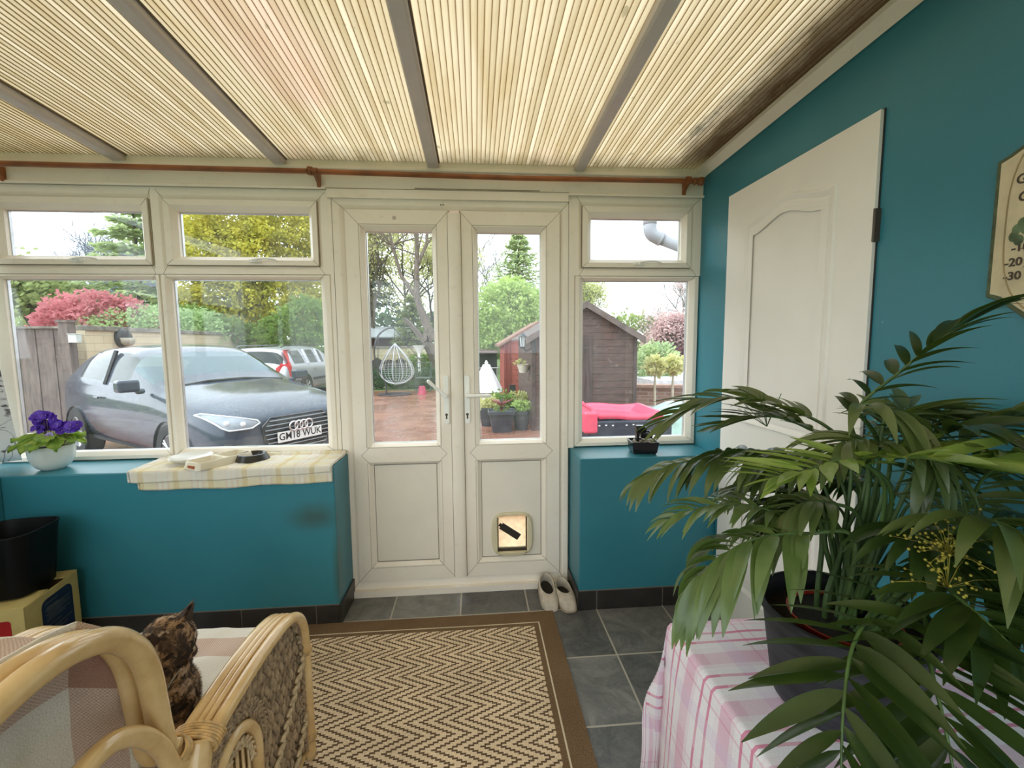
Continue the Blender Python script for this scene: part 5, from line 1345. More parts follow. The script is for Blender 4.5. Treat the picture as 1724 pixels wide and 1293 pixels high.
def wheel(t, x, y, r, w, sgn, rimc=(.55, .56, .58), spokes=5):
    M = Matrix.Translation((x, y, r)) @ Matrix.Rotation(PI/2*-sgn, 4, 'X')
    b = MB(); b.lathe([(r*.62, -w/2), (r*.95, -w/2), (r, -w/2+.02), (r, w/2-.02), (r*.95, w/2), (r*.64, w/2), (r*.62, w/2-.02), (r*.62, -w/2)], n=36, M=M)
    o = b.obj('wheel', mat('tyre_rubber', (.02, .02, .02), .8), t, auto=.6)
    b = MB(); b.lathe([(r*.64, w/2-.01), (r*.60, w/2-.005), (r*.58, w/2-.04), (r*.1, w/2-.05)], n=36, M=M)
    b.lathe([(.055, w/2-.05), (.05, w/2-.008), (.001, w/2-.006)], n=16, M=M)
    for k in range(spokes):
        a = 2*PI*k/spokes
        for da in (-.10, .10): b.tube([M @ Vector((math.cos(a)*.04, math.sin(a)*.04, w/2-.02)), M @ Vector((math.cos(a+da)*r*.60, math.sin(a+da)*r*.60, w/2-.012))], .013, 6)
    rim = b.obj('rim', mat('alloy_rim', rimc, .3, metal=.7), None); rim.parent = o
def cars():
    pm = NT('wet_steel_blue_paint'); nz = pm.noise(pm.tc(), 160, 3, .7)
    rain = pm.ramp(nz, [(.55, (0, 0, 0)), (.66, (1, 1, 1))])
    drop = pm.ramp(pm.noise(pm.mapping(pm.tc(), scale=(1, 1, .3)), 95, 5, .75), [(.56, (0, 0, 0)), (.62, (.55,)*3)])
    patchy = pm.ramp(pm.noise(pm.tc(), 2.5, 3), [(.42, (0, 0, 0)), (.6, (1, 1, 1))])
    upf = pm.n('NewGeometry'); uz = pm.ramp(pm.xyz(upf.outputs['Normal'])[2], [(.75, (0, 0, 0)), (.95, (1, 1, 1))])
    paint = pm.end(pm.bsdf(pm.mix(pm.math('MULTIPLY', pm.math('MULTIPLY', drop, patchy), uz), (.032, .044, .07), (.50, .53, .57)), pm.ramp(nz, [(.5, (.12,)*3), (.7, (.35,)*3)]), metal=.12, normal=pm.bump(rain, .35, .002), Coat_Weight=.3, Coat_Roughness=.06))
    gn = NT('car_window_glass'); tr = gn.n('BsdfTransparent'); tr.inputs[0].default_value = (.55, .62, .60, 1); gl = gn.n('BsdfGlossy'); gl.inputs[0].default_value = (.36, .43, .46, 1); gl.inputs['Roughness'].default_value = .03
    fr = gn.n('LayerWeight'); fr.inputs[0].default_value = .42; ms = gn.n('MixShader'); gn.put(ms.inputs[0], gn.math('ADD', gn.math('MULTIPLY', fr.outputs[1], .75), .04)); gn.t.links.new(tr.outputs[0], ms.inputs[1]); gn.t.links.new(gl.outputs[0], ms.inputs[2]); glass = gn.end(ms.outputs[0])
    # x, zbottom, halfwidth, zbelt, ztop, roofhalf(0 = no cabin)
    A1 = dict(paint=paint, glass=glass, side_glass=mat('tinted_glass', (.035, .05, .05), .08, spec=.35, var=.3, scale=3), st=[
        (1.975, .22, .60, .60, .64, 0), (1.955, .20, .70, .64, .68, 0), (1.85, .19, .80, .69, .745, 0), (1.60, .19, .855, .77, .84, 0), (1.25, .19, .87, .83, .91, 0), (.95, .19, .87, .875, .96, 0), (.82, .19, .87, .895, .985, 0),
        (.72, .19, .87, .91, 1.02, .76), (.02, .19, .87, .935, 1.385, .645), (-.10, .19, .87, .94, 1.405, .64), (-.42, .19, .87, .955, 1.425, .635), (-.50, .19, .87, .957, 1.425, .633), (-1.10, .20, .87, .985, 1.405, .62), (-1.25, .20, .865, .995, 1.395, .61),
        (-1.55, .21, .85, 1.01, 1.35, .58), (-1.66, .22, .84, 1.01, 1.31, .57), (-1.88, .24, .81, .99, 1.06, .60), (-1.94, .26, .78, .94, 1.00, 0), (-1.98, .32, .72, .85, .90, 0)],
        side=(8, 9, 11, 12), screen=(7,), rear=(15,))
    hd = 124.0; fwd = Vector((math.sin(math.radians(hd)), math.cos(math.radians(hd)), 0))
    ctr = Vector((-2.074, 5.26, G0))-fwd*1.985
    t, patch, bv = car_body('hatchback_car', A1, 'wet dark blue-grey hatchback car parked outside the left windows', ctr, hd)
    blk = mat('gloss_black_trim', (.012, .012, .014), .25)
    t.scale = (1.06, 1.06, 1.06); t.location = Vector((-2.074, 5.26, G0))-fwd*1.985*1.06
    # grille with slats, emblem rings, number plate
    hexo = [(-.40, .575), (-.31, .655), (.31, .655), (.40, .575), (.36, .33), (.27, .23), (-.27, .23), (-.36, .33)]
    g, shoot, rim = patch('grille', blk, hexo, (-1, 0, 0), .012)
    b = MB(); b.tube(rim, .009, 6, closed=True, caps=False); o = b.obj('grille_surround', mat('dark_chrome', (.10, .10, .11), .25, metal=.8)); o.parent = g
    b = MB()
    for k in range(8):
        z = .625-.046*k; hwid = .33+.05*min(1, k/1.5)-.012*max(0, k-3)
        pts = [shoot(-hwid+2*hwid*i/12, z) for i in range(13)]; pts = [p+Vector((.016, 0, 0)) for p in pts if p]
        if len(pts) > 1: b.tube(pts, .0065, 6)
    o = b.obj('grille_slats', mat('satin_grey_slats', (.35, .36, .38), .3, metal=.6)); o.parent = g
    cr = mat('polished_chrome', (.80, .80, .82), .12, metal=1, var=.02); fx = shoot(0, .53).x+.035
    b = MB()
    for k in range(4):
        cy = -.090+.060*k; b.tube([(fx+.02, cy+.047*math.cos(a), .545+.047*math.sin(a)) for a in [2*PI*j/24 for j in range(24)]], .0095, 8, closed=True, caps=False)
    b.obj('ring_emblem', cr, t, smooth=True)
    b = MB(); b.box(fx-.01, fx+.004, -.262, .262, .385, .497); pl = b.obj('number_plate', mat('white_plate', (.82, .82, .80), .35, var=.02), t, bevel=.003)
    b = MB(); R = Matrix(((0, 0, 1, 0), (1, 0, 0, 0), (0, 1, 0, 0), (0, 0, 0, 1)))
    text_into(b, 'GM18 WUK', .108, Matrix.Translation((fx+.0045, 0, .442)) @ R @ Matrix.Scale(.90, 4, (1, 0, 0)), .001, .0012); o = b.obj('plate_lettering', mat('plate_black', (.01, .01, .01), .5)); o.parent = pl
    for s in (-1, 1):
        ol = [(s*.42, .625), (s*.44, .655), (s*.60, .700), (s*.79, .745), (s*.815, .73), (s*.74, .615), (s*.70, .585), (s*.50, .585)]
        h, sh2, rm = patch('headlight', mat('headlight_dark', (.34, .37, .41), .12), ol, (-1, 0, 0), .008)
        b = MB(); b.tube([p+Vector((.006, 0, 0)) for p in rm], .008, 6, closed=True, caps=False)
        for (u, w, rr) in ((.70, .655, .026), (.58, .635, .026)):
            q = sh2(s*u, w)
            if q: b.ell(q+Vector((.004, 0, 0)), rr, 12, 8)
        o = b.obj('light_strip', mat('clear_lamp', (.80, .84, .88), .1)); o.parent = h
        patch('air_intake', blk, [(s*.46, .42), (s*.74, .46), (s*.70, .26), (s*.46, .25)], (-1, 0, 0), .006)
        b = MB(); yy = sorted((s*.90, s*1.09)); b.box(.56, .70, yy[0], yy[1], .93, 1.06); yy = sorted((s*.84, s*.93)); b.box(.59, .66, yy[0], yy[1], .90, .96); b.obj('wing_mirror', paint, t, bevel=.035, seg=4)
        for xx, yy in ((1.165, .868), (-1.30, .858)):
            b = MB(); b.lathe([(.001, 0), (.338, 0), (.338, -.02 if s > 0 else .02)], (xx, s*yy, .31), 28, M=Matrix.Rotation(PI/2, 4, 'X')); b.obj('wheel_arch', blk, t)
        for x in (1.165, -1.30): wheel(t, x, s*.775, .31, .20, s)
        b = MB(); b.tube([(-.60, s*.885, .80), (-.48, s*.885, .80)], .012, 6); b.obj('door_handle', paint, t)
        # pillar strips
        b = MB()
        for x, x2 in ((-.46, -.50),): b.tube([(x, s*.815, .955), (x2, s*.665, 1.355)], .026, 6)
        b.obj('door_pillar', blk, t)
    b = MB(); b.tube([(.79, -.66, .955), (.80, -.3, 1.0), (.80, .1, 1.005), (.79, .62, .96)], .018, 6); b.obj('wiper', blk, t)
    for s in (-.25, .25):
        b = MB(); b.ell((-.15, s*1.35, .98), (.06, .12, .10), 12, 8); b.box(-.25, -.13, s*1.35-.20, s*1.35+.20, .5, .90); b.obj('seat', mat('car_seat', (.04, .04, .045), .8), t, bevel=.03)
    b = MB(); b.box(-1.7, 1.5, -.80, .80, .25, .70); b.obj('cabin_floor', mat('car_interior', (.03, .03, .03), .9), t)
    # silver estate
    silver = mat('silver_car_paint', (.50, .51, .55), .25, metal=.45, var=.03, spec=.6)
    V = dict(paint=silver, glass=mat('tinted_glass', (.035, .05, .05), .08, spec=.35, var=.3, scale=3), st=[
        (2.34, .25, .62, .60, .66, 0), (2.28, .22, .78, .66, .72, 0), (1.9, .20, .88, .78, .85, 0), (1.3, .20, .90, .86, .93, 0), (1.02, .20, .90, .90, .96, 0), (.90, .20, .90, .91, 1.0, .78), (.12, .20, .90, .93, 1.41, .64), (0, .20, .90, .935, 1.43, .635),
        (-.30, .2, .90, .94, 1.445, .63), (-.36, .2, .90, .94, 1.446, .63), (-1.05, .2, .90, .945, 1.44, .63), (-1.13, .2, .90, .945, 1.44, .63), (-1.95, .22, .89, .955, 1.42, .62), (-2.10, .24, .88, .96, 1.41, .615), (-2.18, .26, .87, .96, 1.38, .61), (-2.30, .30, .86, .93, .99, .70), (-2.35, .34, .84, .80, .85, 0), (-2.37, .40, .78, .70, .74, 0)],
        side=(7, 9, 11), screen=(5,), rear=(14,))
    hd = 5.0; fwd = Vector((math.sin(math.radians(hd)), math.cos(math.radians(hd)), 0)); ctr = Vector((-5.68, 11.75, G0))+fwd*2.36
    t, patch, bv = car_body('estate_car', V, 'silver estate car parked further back beyond the hatchback, tall red tail light', ctr, hd)
    for s in (-1, 1):
        b = MB(); b.prism([(s*.86, .74), (s*.86, .98), (s*.70, 1.36), (s*.60, 1.36), (s*.72, .98), (s*.68, .90), (s*.66, .74)], 0, .03, 'x')
        ol = [(s*.865, .56), (s*.875, .95), (s*.70, 1.36), (s*.60, 1.36), (s*.70, .99), (s*.60, .90), (s*.60, .56)]
        b2 = MB(); vs = []
        for (y, z) in ol:
            r = bv.ray_cast(Vector((-6, y, z)), Vector((1, 0, 0))); vs.append((r[0].x-.05 if r[0] else -2.2, y, z))
        q = [(x+.06, y+s*.02, z) for x, y, z in vs]; k_ = len(vs)
        b2.add(vs+q, [tuple(range(k_))]+[(i, (i+1) % k_, k_+(i+1) % k_, k_+i) for i in range(k_)])
        b2.obj('tail_light', mat('red_tail_light', (.55, .015, .02), .2), t)
        b = MB(); b.tube([(.10, s*.60, 1.445), (0, s*.61, 1.485), (-1.9, s*.60, 1.475), (-2.05, s*.59, 1.425)], .016, 8); b.obj('roof_rail', blk if s < 0 else mat('grey_rail', (.16, .16, .17), .4), t)
        for x in (1.40, -1.36): b = MB(); b.lathe([(.0, .0), (.36, 0), (.36, .006), (.0, .006)], (x, s*.898, .335), 28, M=Matrix.Rotation(PI/2, 4, 'X')); b.obj('wheel_arch', blk, t)
        for x in (1.40, -1.36): wheel(t, x, s*.83, .32, .20, s, (.5, .5, .52), 7)
        b = MB(); b.box(-2.2, -1.75, s*.905-.006, s*.905+.006, .50, .56); b.box(-.95, .9, s*.905-.006, s*.905+.006, .50, .56); b.obj('side_moulding', mat('grey_moulding', (.07, .07, .08), .5), t)
        b = MB(); b.box(-.88, -.74, s*.905-.012, s*.905+.012, .80, .83); b.box(.1, .24, s*.905-.012, s*.905+.012, .80, .83); b.obj('door_handle', silver, t)
        b = MB(); b.tube([(-1.09, s*.845, .95), (-1.09, s*.66, 1.37)], .045, 6); b.tube([(-.33, s*.845, .95), (-.33, s*.66, 1.37)], .035, 6); b.obj('door_pillar', silver, t)
    b = MB(); b.box(-2.41, -2.30, -.84, .84, .38, .50); b.obj('bumper_strip', mat('grey_moulding', (.07, .07, .08), .5), t, bevel=.02)
    b = MB(); b.box(-2.405, -2.385, -.26, .26, .63, .74); b.obj('number_plate', mat('pale_plate', (.55, .62, .50), .4), t)
    b = MB(); b.ell((-1.45, .38, 1.05), (.05, .13, .13), 10, 6); b.ell((-1.45, -.38, 1.05), (.05, .13, .13), 10, 6); b.box(-1.55, -1.40, -.62, .62, .60, .98); b.obj('rear_seats', mat('car_seat', (.04, .04, .045), .8), t)
cars()

# ---------------------------------------------------------------- garden buildings and objects
def shiplap(nm, base, per=.118, z0=G0, rough=.7):
    n = NT(nm); x, y, z = n.xyz(n.tc()); f = n.math('FRACT', n.math('DIVIDE', n.math('SUBTRACT', z, z0), per))
    nz = n.noise(n.mapping(n.tc(), scale=(2, 2, 14)), 2.5, 4, .6)
    c = n.ramp(nz, [(.3, tuple(k*.65 for k in base)), (.7, tuple(min(1, k*1.35) for k in base))])
    c = n.mix(n.ramp(f, [(0, (.85,)*3), (.06, (.8,)*3), (.10, (0, 0, 0)), (1, (0, 0, 0))]), c, tuple(k*.25 for k in base))
    c = n.mix(n.ramp(n.noise(n.tc(), 9, 4), [(.62, (0, 0, 0)), (.72, (.3,)*3)]), c, (.35, .30, .27))
    return n.end(n.bsdf(c, rough, normal=n.bump(f, .6, .012)))
def sheds():
    brown = shiplap('brown_shiplap', (.105, .062, .052)); red = shiplap('red_shiplap', (.36, .085, .065), per=.135)
    trim = mat('dark_shed_trim', (.085, .055, .05), .7, var=.3, scale=9); felt = mat('roof_felt', (.16, .12, .11), .9, var=.3, scale=12); boards = mat('shed_door_boards', (.095, .058, .052), .7, var=.3, scale=5, stretch=(6, 1, .4))
    t = empty('garden_shed', (1.83, 8.3, G0), label='brown shiplap garden shed with a gable and plank door', cat='shed')
    x0, x1, y0, y1, ze, zp = .965, 2.72, 7.38, 10.0, 1.50, 2.02; xm = (x0+x1)/2
    b = MB(); b.prism([(x0, G0), (x1, G0), (x1, ze), (xm, zp), (x0, ze)], y0, y1, 'y'); world_child(b.obj('walls', brown), t)
    for s, xa in ((-1, x0-.14), (1, x1+.14)):
        zz = ze-.14*(zp-ze)/(xm-x0)
        b = MB(); b.add([(xa, y0-.10, zz+.02), (xm, y0-.10, zp+.02), (xm, y1+.1, zp+.02), (xa, y1+.1, zz+.02), (xa, y0-.10, zz+.055), (xm, y0-.10, zp+.055), (xm, y1+.1, zp+.055), (xa, y1+.1, zz+.055)],
                       [(0, 1, 2, 3), (7, 6, 5, 4), (0, 4, 5, 1), (1, 5, 6, 2), (2, 6, 7, 3), (3, 7, 4, 0)]); world_child(b.obj('roof_slope', felt), t)
        b = MB(); b.add([(xa, y0-.12, zz-.05), (xm, y0-.12, zp-.05), (xm, y0-.12, zp+.06), (xa, y0-.12, zz+.06)], [(0, 1, 2, 3)]); world_child(b.obj('barge_board', mat('grey_barge', (.17, .13, .115), .8, var=.2), solid=.03), t)
    for x in (x0, x1):
        b = MB(); b.box(x-.03, x+.03, y0-.03, y0+.02, G0, ze-.03); world_child(b.obj('corner_post', trim), t)
    b = MB(); b.box(1.28, 1.98, y0-.025, y0, G0+.05, 1.50)
    world_child(b.obj('door', boards, bevel=.005), t)
    b = MB()
    for z in (.25, 1.30): b.box(1.55, 1.99, y0-.034, y0-.025, z-.012, z+.012)
    world_child(b.obj('strap_hinge', METALD), t)
    t = empty('red_shed', (1.2, 11.5, G0), label='smaller red-painted timber shed behind the brown shed', cat='shed')
    b = MB(); b.prism([(.72, G0), (1.95, G0), (1.95, 1.6), (1.6, 1.85), (.72, 1.36)], 11.0, 13.2, 'y'); world_child(b.obj('walls', red), t)
    b = MB(); b.add([(.58, 10.9, 1.30), (1.62, 10.9, 1.90), (1.62, 13.3, 1.90), (.58, 13.3, 1.30), (.58, 10.9, 1.36), (1.62, 10.9, 1.96), (1.62, 13.3, 1.96), (.58, 13.3, 1.36)], [(0, 1, 2, 3), (7, 6, 5, 4), (0, 4, 5, 1), (1, 5, 6, 2), (2, 6, 7, 3), (3, 7, 4, 0)]); world_child(b.obj('roof_slope', mat('reddish_roof', (.28, .15, .11), .8)), t)
    b = MB(); b.box(.70, .76, 10.97, 11.0, G0, 1.34); b.box(.80, .86, 10.96, 11.0, G0, 1.40); world_child(b.obj('corner_trim', mat('red_trim', (.22, .04, .035), .6)), t)
    # lantern on the shed corner
    t = empty('wall_lantern', (.82, 7.5, 1.4), label='black carriage lantern on a bracket at the corner of the brown shed', cat='lantern')
    bl = mat('black_lamp', (.03, .03, .035), .4); cx, cy = .80, 7.45
    b = MB(); b.lathe([(.01, .19), (.03, .17), (.075, .125), (.080, .115), (.05, .11)], (cx, cy, 1.38), 6); b.lathe([(.05, -.05), (.035, -.08), (.001, -.085)], (cx, cy, 1.38), 6)
    for k in range(6):
        a = 2*PI*k/6; b.tube([(cx+.048*math.cos(a), cy+.048*math.sin(a), 1.33), (cx+.068*math.cos(a), cy+.068*math.sin(a), 1.495)], .006, 4)
    world_child(b.obj('cage', bl), t)
    b = MB(); b.lathe([(.042, -.05), (.060, .11)], (cx, cy, 1.38), 6); world_child(b.obj('glass', mat('pale_lantern_glass', (.55, .60, .60), .2)), t)
    b = MB(); b.tube(spline([(cx, cy, 1.32), (cx+.05, cy, 1.26), (.93, cy-.02, 1.30), (.97, 7.36, 1.40)], 5), .012, 6); b.tube(spline([(cx+.07, cy, 1.45), (.93, cy, 1.52), (1.08, 7.34, 1.50), (1.12, 7.34, 1.43), (1.07, 7.34, 1.41)], 5), .010, 6); b.box(.95, 1.0, 7.33, 7.38, 1.22, 1.50); world_child(b.obj('bracket', bl), t)
    # hanging pot
    t = empty('wall_planter', (.86, 7.9, .9), label='white wall pot with pale trailing plant on the side of the brown shed', cat='plant pot')
    b = MB(); b.lathe([(.001, 0), (.07, 0), (.11, .13), (.12, .15), (.10, .15), (.09, .12), (.001, .12)], (.85, 7.9, .86), 20); world_child(b.obj('pot', mat('cream_pot', (.70, .66, .56), .5), auto=.6), t)
    b = MB(); scatter_leaves(b, [((.82, 7.88, 1.04), (.13, .11, .06))], 180, .035, 12); world_child(tag(b.obj('foliage', LEAF['pale']), kind='stuff'), t)
    b = MB(); b.box(.94, .965, 7.86, 7.94, .90, .95); world_child(b.obj('hook', bl), t)
LEAF = {}
def leaf_mat(nm, a, c, tr=None, scale=1.2):
    n = NT('foliage_'+nm); p = n.tc(); wn = n.n('TexWhiteNoise'); n.put(wn.inputs[0], n.mapping(p, scale=(9, 9, 9)))
    nz = n.math('ADD', n.math('MULTIPLY', n.noise(p, scale, 4, .6), .75), n.math('MULTIPLY', n.noise(p, scale*14, 2), .25))
    col = n.ramp(nz, [(.34, a), (.62, c)])
    pb = n.bsdf(col, .7, spec=.2); tl = n.n('BsdfTranslucent'); n.put(tl.inputs[0], tuple(min(1, k*1.25) for k in c)); ms = n.n('MixShader'); ms.inputs[0].default_value = .35
    n.t.links.new(pb, ms.inputs[1]); n.t.links.new(tl.outputs[0], ms.inputs[2]); LEAF[nm] = n.end(ms.outputs[0])
leaf_mat('pale', (.30, .36, .12), (.62, .62, .28))
leaf_mat('gold', (.17, .22, .03), (.66, .60, .10), scale=2.0)
leaf_mat('green', (.09, .17, .04), (.26, .38, .09))
leaf_mat('lime', (.24, .36, .10), (.52, .64, .24))
leaf_mat('dark', (.035, .075, .04), (.10, .17, .08))
leaf_mat('spruce', (.24, .36, .22), (.58, .66, .34))
leaf_mat('hedge', (.22, .34, .14), (.42, .56, .26))
leaf_mat('red', (.36, .09, .11), (.66, .28, .30))
leaf_mat('pink', (.42, .27, .27), (.72, .52, .50))
leaf_mat('purple', (.13, .05, .07), (.22, .10, .11))
leaf_mat('olive', (.17, .22, .08), (.38, .44, .18))
leaf_mat('blossom', (.42, .44, .24), (.70, .68, .34))
def scatter_leaves(b, blobs, n, size, seed, clump=14, spread=.16, droop=0):
    rnd = random.Random(seed); b.recalc = False
    vol = [c[1][0]*c[1][1]+c[1][0]*c[1][2] for c in blobs]; tot = sum(vol); V = b.v; Fc = b.f; MI = b.mi; UV = b.uv
    for (c, r), vv in zip(blobs, vol):
        m = max(1, int(n*vv/tot/clump))
        for _ in range(m):
            u = rnd.uniform(-1, 1); a = rnd.uniform(0, 2*PI); s = math.sqrt(1-u*u); q = rnd.uniform(.55, 1)**.5
            d = (s*math.cos(a), s*math.sin(a), u); cc = (c[0]+d[0]*r[0]*q, c[1]+d[1]*r[1]*q, c[2]+d[2]*r[2]*q); sp = spread*min(r)
            for _k in range(clump):
                p = (cc[0]+rnd.gauss(0, sp), cc[1]+rnd.gauss(0, sp), cc[2]+rnd.gauss(0, sp*.6))
                t1 = Vector((d[0]+rnd.gauss(0, .6), d[1]+rnd.gauss(0, .6), d[2]*.5+rnd.gauss(0, .5)-droop)).normalized(); t2 = t1.orthogonal().normalized(); L = size*rnd.uniform(.6, 1.3); w = L*.36
                an = rnd.uniform(0, PI); t3 = t1.cross(t2); t2 = t2*math.cos(an)+t3*math.sin(an)
                k = len(V); P = Vector(p)
                V += [tuple(P), tuple(P+t1*L*.5+t2*w), tuple(P+t1*L), tuple(P+t1*L*.5-t2*w)]; Fc.append((k, k+1, k+2, k+3)); MI.append(b.cur); UV.append([(0, 0)]*4)
sheds()
BARK = mat('grey_brown_bark', (.20, .16, .13), .9, var=.35, scale=10, stretch=(3, 3, .6))
PALEB = mat('pale_twigs', (.34, .31, .30), .9, var=.2)
def branches(b, p, d, L, r, lev, rnd, up=.25, split=3, tips=None, bend=.25):
    pts = [Vector(p)]; dd = Vector(d).normalized(); n = 4
    for k in range(n):
        dd = (dd+Vector((rnd.gauss(0, bend*.4), rnd.gauss(0, bend*.4), rnd.gauss(0, bend*.3)+up*.08))).normalized(); pts.append(pts[-1]+dd*L/n)
    b.tube(pts, [r*(1-.35*k/n) for k in range(n+1)], 5 if lev > 2 else 3, caps=False)
    if tips is not None and lev <= 1: tips.append(pts[-1])
    if lev <= 0: return
    for k in range(split):
        a = rnd.uniform(0, 2*PI); i = rnd.choice([2, 3, 4]) if k else 4; o = dd.orthogonal().normalized(); o2 = dd.cross(o)
        nd = (dd*rnd.uniform(.6, 1)+(o*math.cos(a)+o2*math.sin(a))*rnd.uniform(.4, .8)+Vector((0, 0, up*.4))).normalized()
        branches(b, pts[i], nd, L*rnd.uniform(.62, .85), r*.62, lev-1, rnd, up, split, tips, bend)
def tree(nm, label, cat, base, blobs, n, size, leaf, seed, trunk=.15, clump=14, spread=.16, droop=0, group=None):
    t = empty(nm, base, label=label, cat=cat, group=group)
    b = MB(); scatter_leaves(b, blobs, n, size, seed, clump, spread, droop); world_child(tag(b.obj('foliage', LEAF[leaf]), kind='stuff'), t)
    if trunk:
        b = MB(); top = max(c[2] for c, r in blobs); b.tube([base, (base[0]+.1, base[1], (base[2]+top)/2), (blobs[0][0][0], blobs[0][0][1], top)], [trunk, trunk*.75, trunk*.3], 8)
        rnd = random.Random(seed)
        for c, r in blobs[:8]: b.tube([(base[0], base[1], c[2]*.5+base[2]*.5), c], [trunk*.4, trunk*.1], 5)
        world_child(b.obj('trunk', BARK), t)
    return t
def bare_tree(nm, label, base, d, L, r, lev, seed, split=3, up=.3, m=None, leaves=None, nleaf=0, lsize=.12, bend=.25, extra=None):
    t = empty(nm, base, label=label, cat='tree'); rnd = random.Random(seed); tips = []; b = MB(); b.recalc = False
    branches(b, base, d, L, r, lev, rnd, up, split, tips, bend)
    if extra: extra(b, rnd, tips)
    world_child(b.obj('branches', m or BARK), t)
    if leaves:
        b = MB(); b.recalc = False
        for k in range(nleaf):
            c = rnd.choice(tips)+Vector((rnd.gauss(0, .22), rnd.gauss(0, .22), rnd.gauss(0, .22))); t1 = Vector((rnd.gauss(0, 1), rnd.gauss(0, 1), rnd.gauss(0, 1))).normalized(); t2 = t1.orthogonal()
            b.add([c, c+t1*lsize*.5+t2*lsize*.35, c+t1*lsize, c+t1*lsize*.5-t2*lsize*.35], [(0, 1, 2, 3)])
        world_child(tag(b.obj('foliage', LEAF[leaves]), kind='stuff'), t)
    return t
def conifer(nm, label, base, h, r, leaf, seed, n=9000, size=.16, z0=.12, trunk=.16, lay=14, hang=.25, group=None):
    t = empty(nm, base, label=label, cat='tree', group=group); rnd = random.Random(seed); b = MB(); b.recalc = False; tr = MB(); tr.recalc = False
    bx, by, bz = base; tr.tube([(bx, by, bz), (bx, by, bz+h)], [trunk, .02], 7)
    per = n//(lay*9)
    for i in range(lay):
        f = z0+(1-z0)*i/(lay-1)*.97; rr = r*(1-f)**.8+.12; nb = 9
        for k in range(nb):
            a = 2*PI*(k+rnd.random()*.7)/nb; L = rr*rnd.uniform(.75, 1.1); z = bz+h*f+rnd.uniform(-.1, .1)
            d = Vector((math.cos(a), math.sin(a), 0)); p0 = Vector((bx, by, z)); tr.tube([p0, p0+d*L*.6+Vector((0, 0, .05*L)), p0+d*L+Vector((0, 0, -hang*L*.3))], [.03, .018, .006], 4, caps=False)
            for q in range(per):
                u = rnd.uniform(.12, 1.02); c = p0+d*L*u+Vector((0, 0, .05*L*u-hang*L*u*u*.35))
                sd = Vector((-d.y, d.x, 0)); sp = rnd.uniform(-1, 1)*L*.28*(1.1-u*.5); c = c+sd*sp+Vector((0, 0, rnd.gauss(0, .04)-abs(sp)*.2))
                t1 = (d*.6+sd*(1.2 if sp > 0 else -1.2)*rnd.random()+Vector((0, 0, rnd.uniform(-.5, .25)))).normalized(); t2 = t1.cross(Vector((0, 0, 1))).normalized(); s = size*rnd.uniform(.6, 1.3)
                t2 = (t2+Vector((0, 0, rnd.uniform(-.5, .5)))).normalized()
                b.add([c, c+t1*s*.5+t2*s*.22, c+t1*s, c+t1*s*.5-t2*s*.22], [(0, 1, 2, 3)])
    world_child(tr.obj('trunk', BARK), t); world_child(tag(b.obj('foliage', LEAF[leaf]), kind='stuff'), t); return t
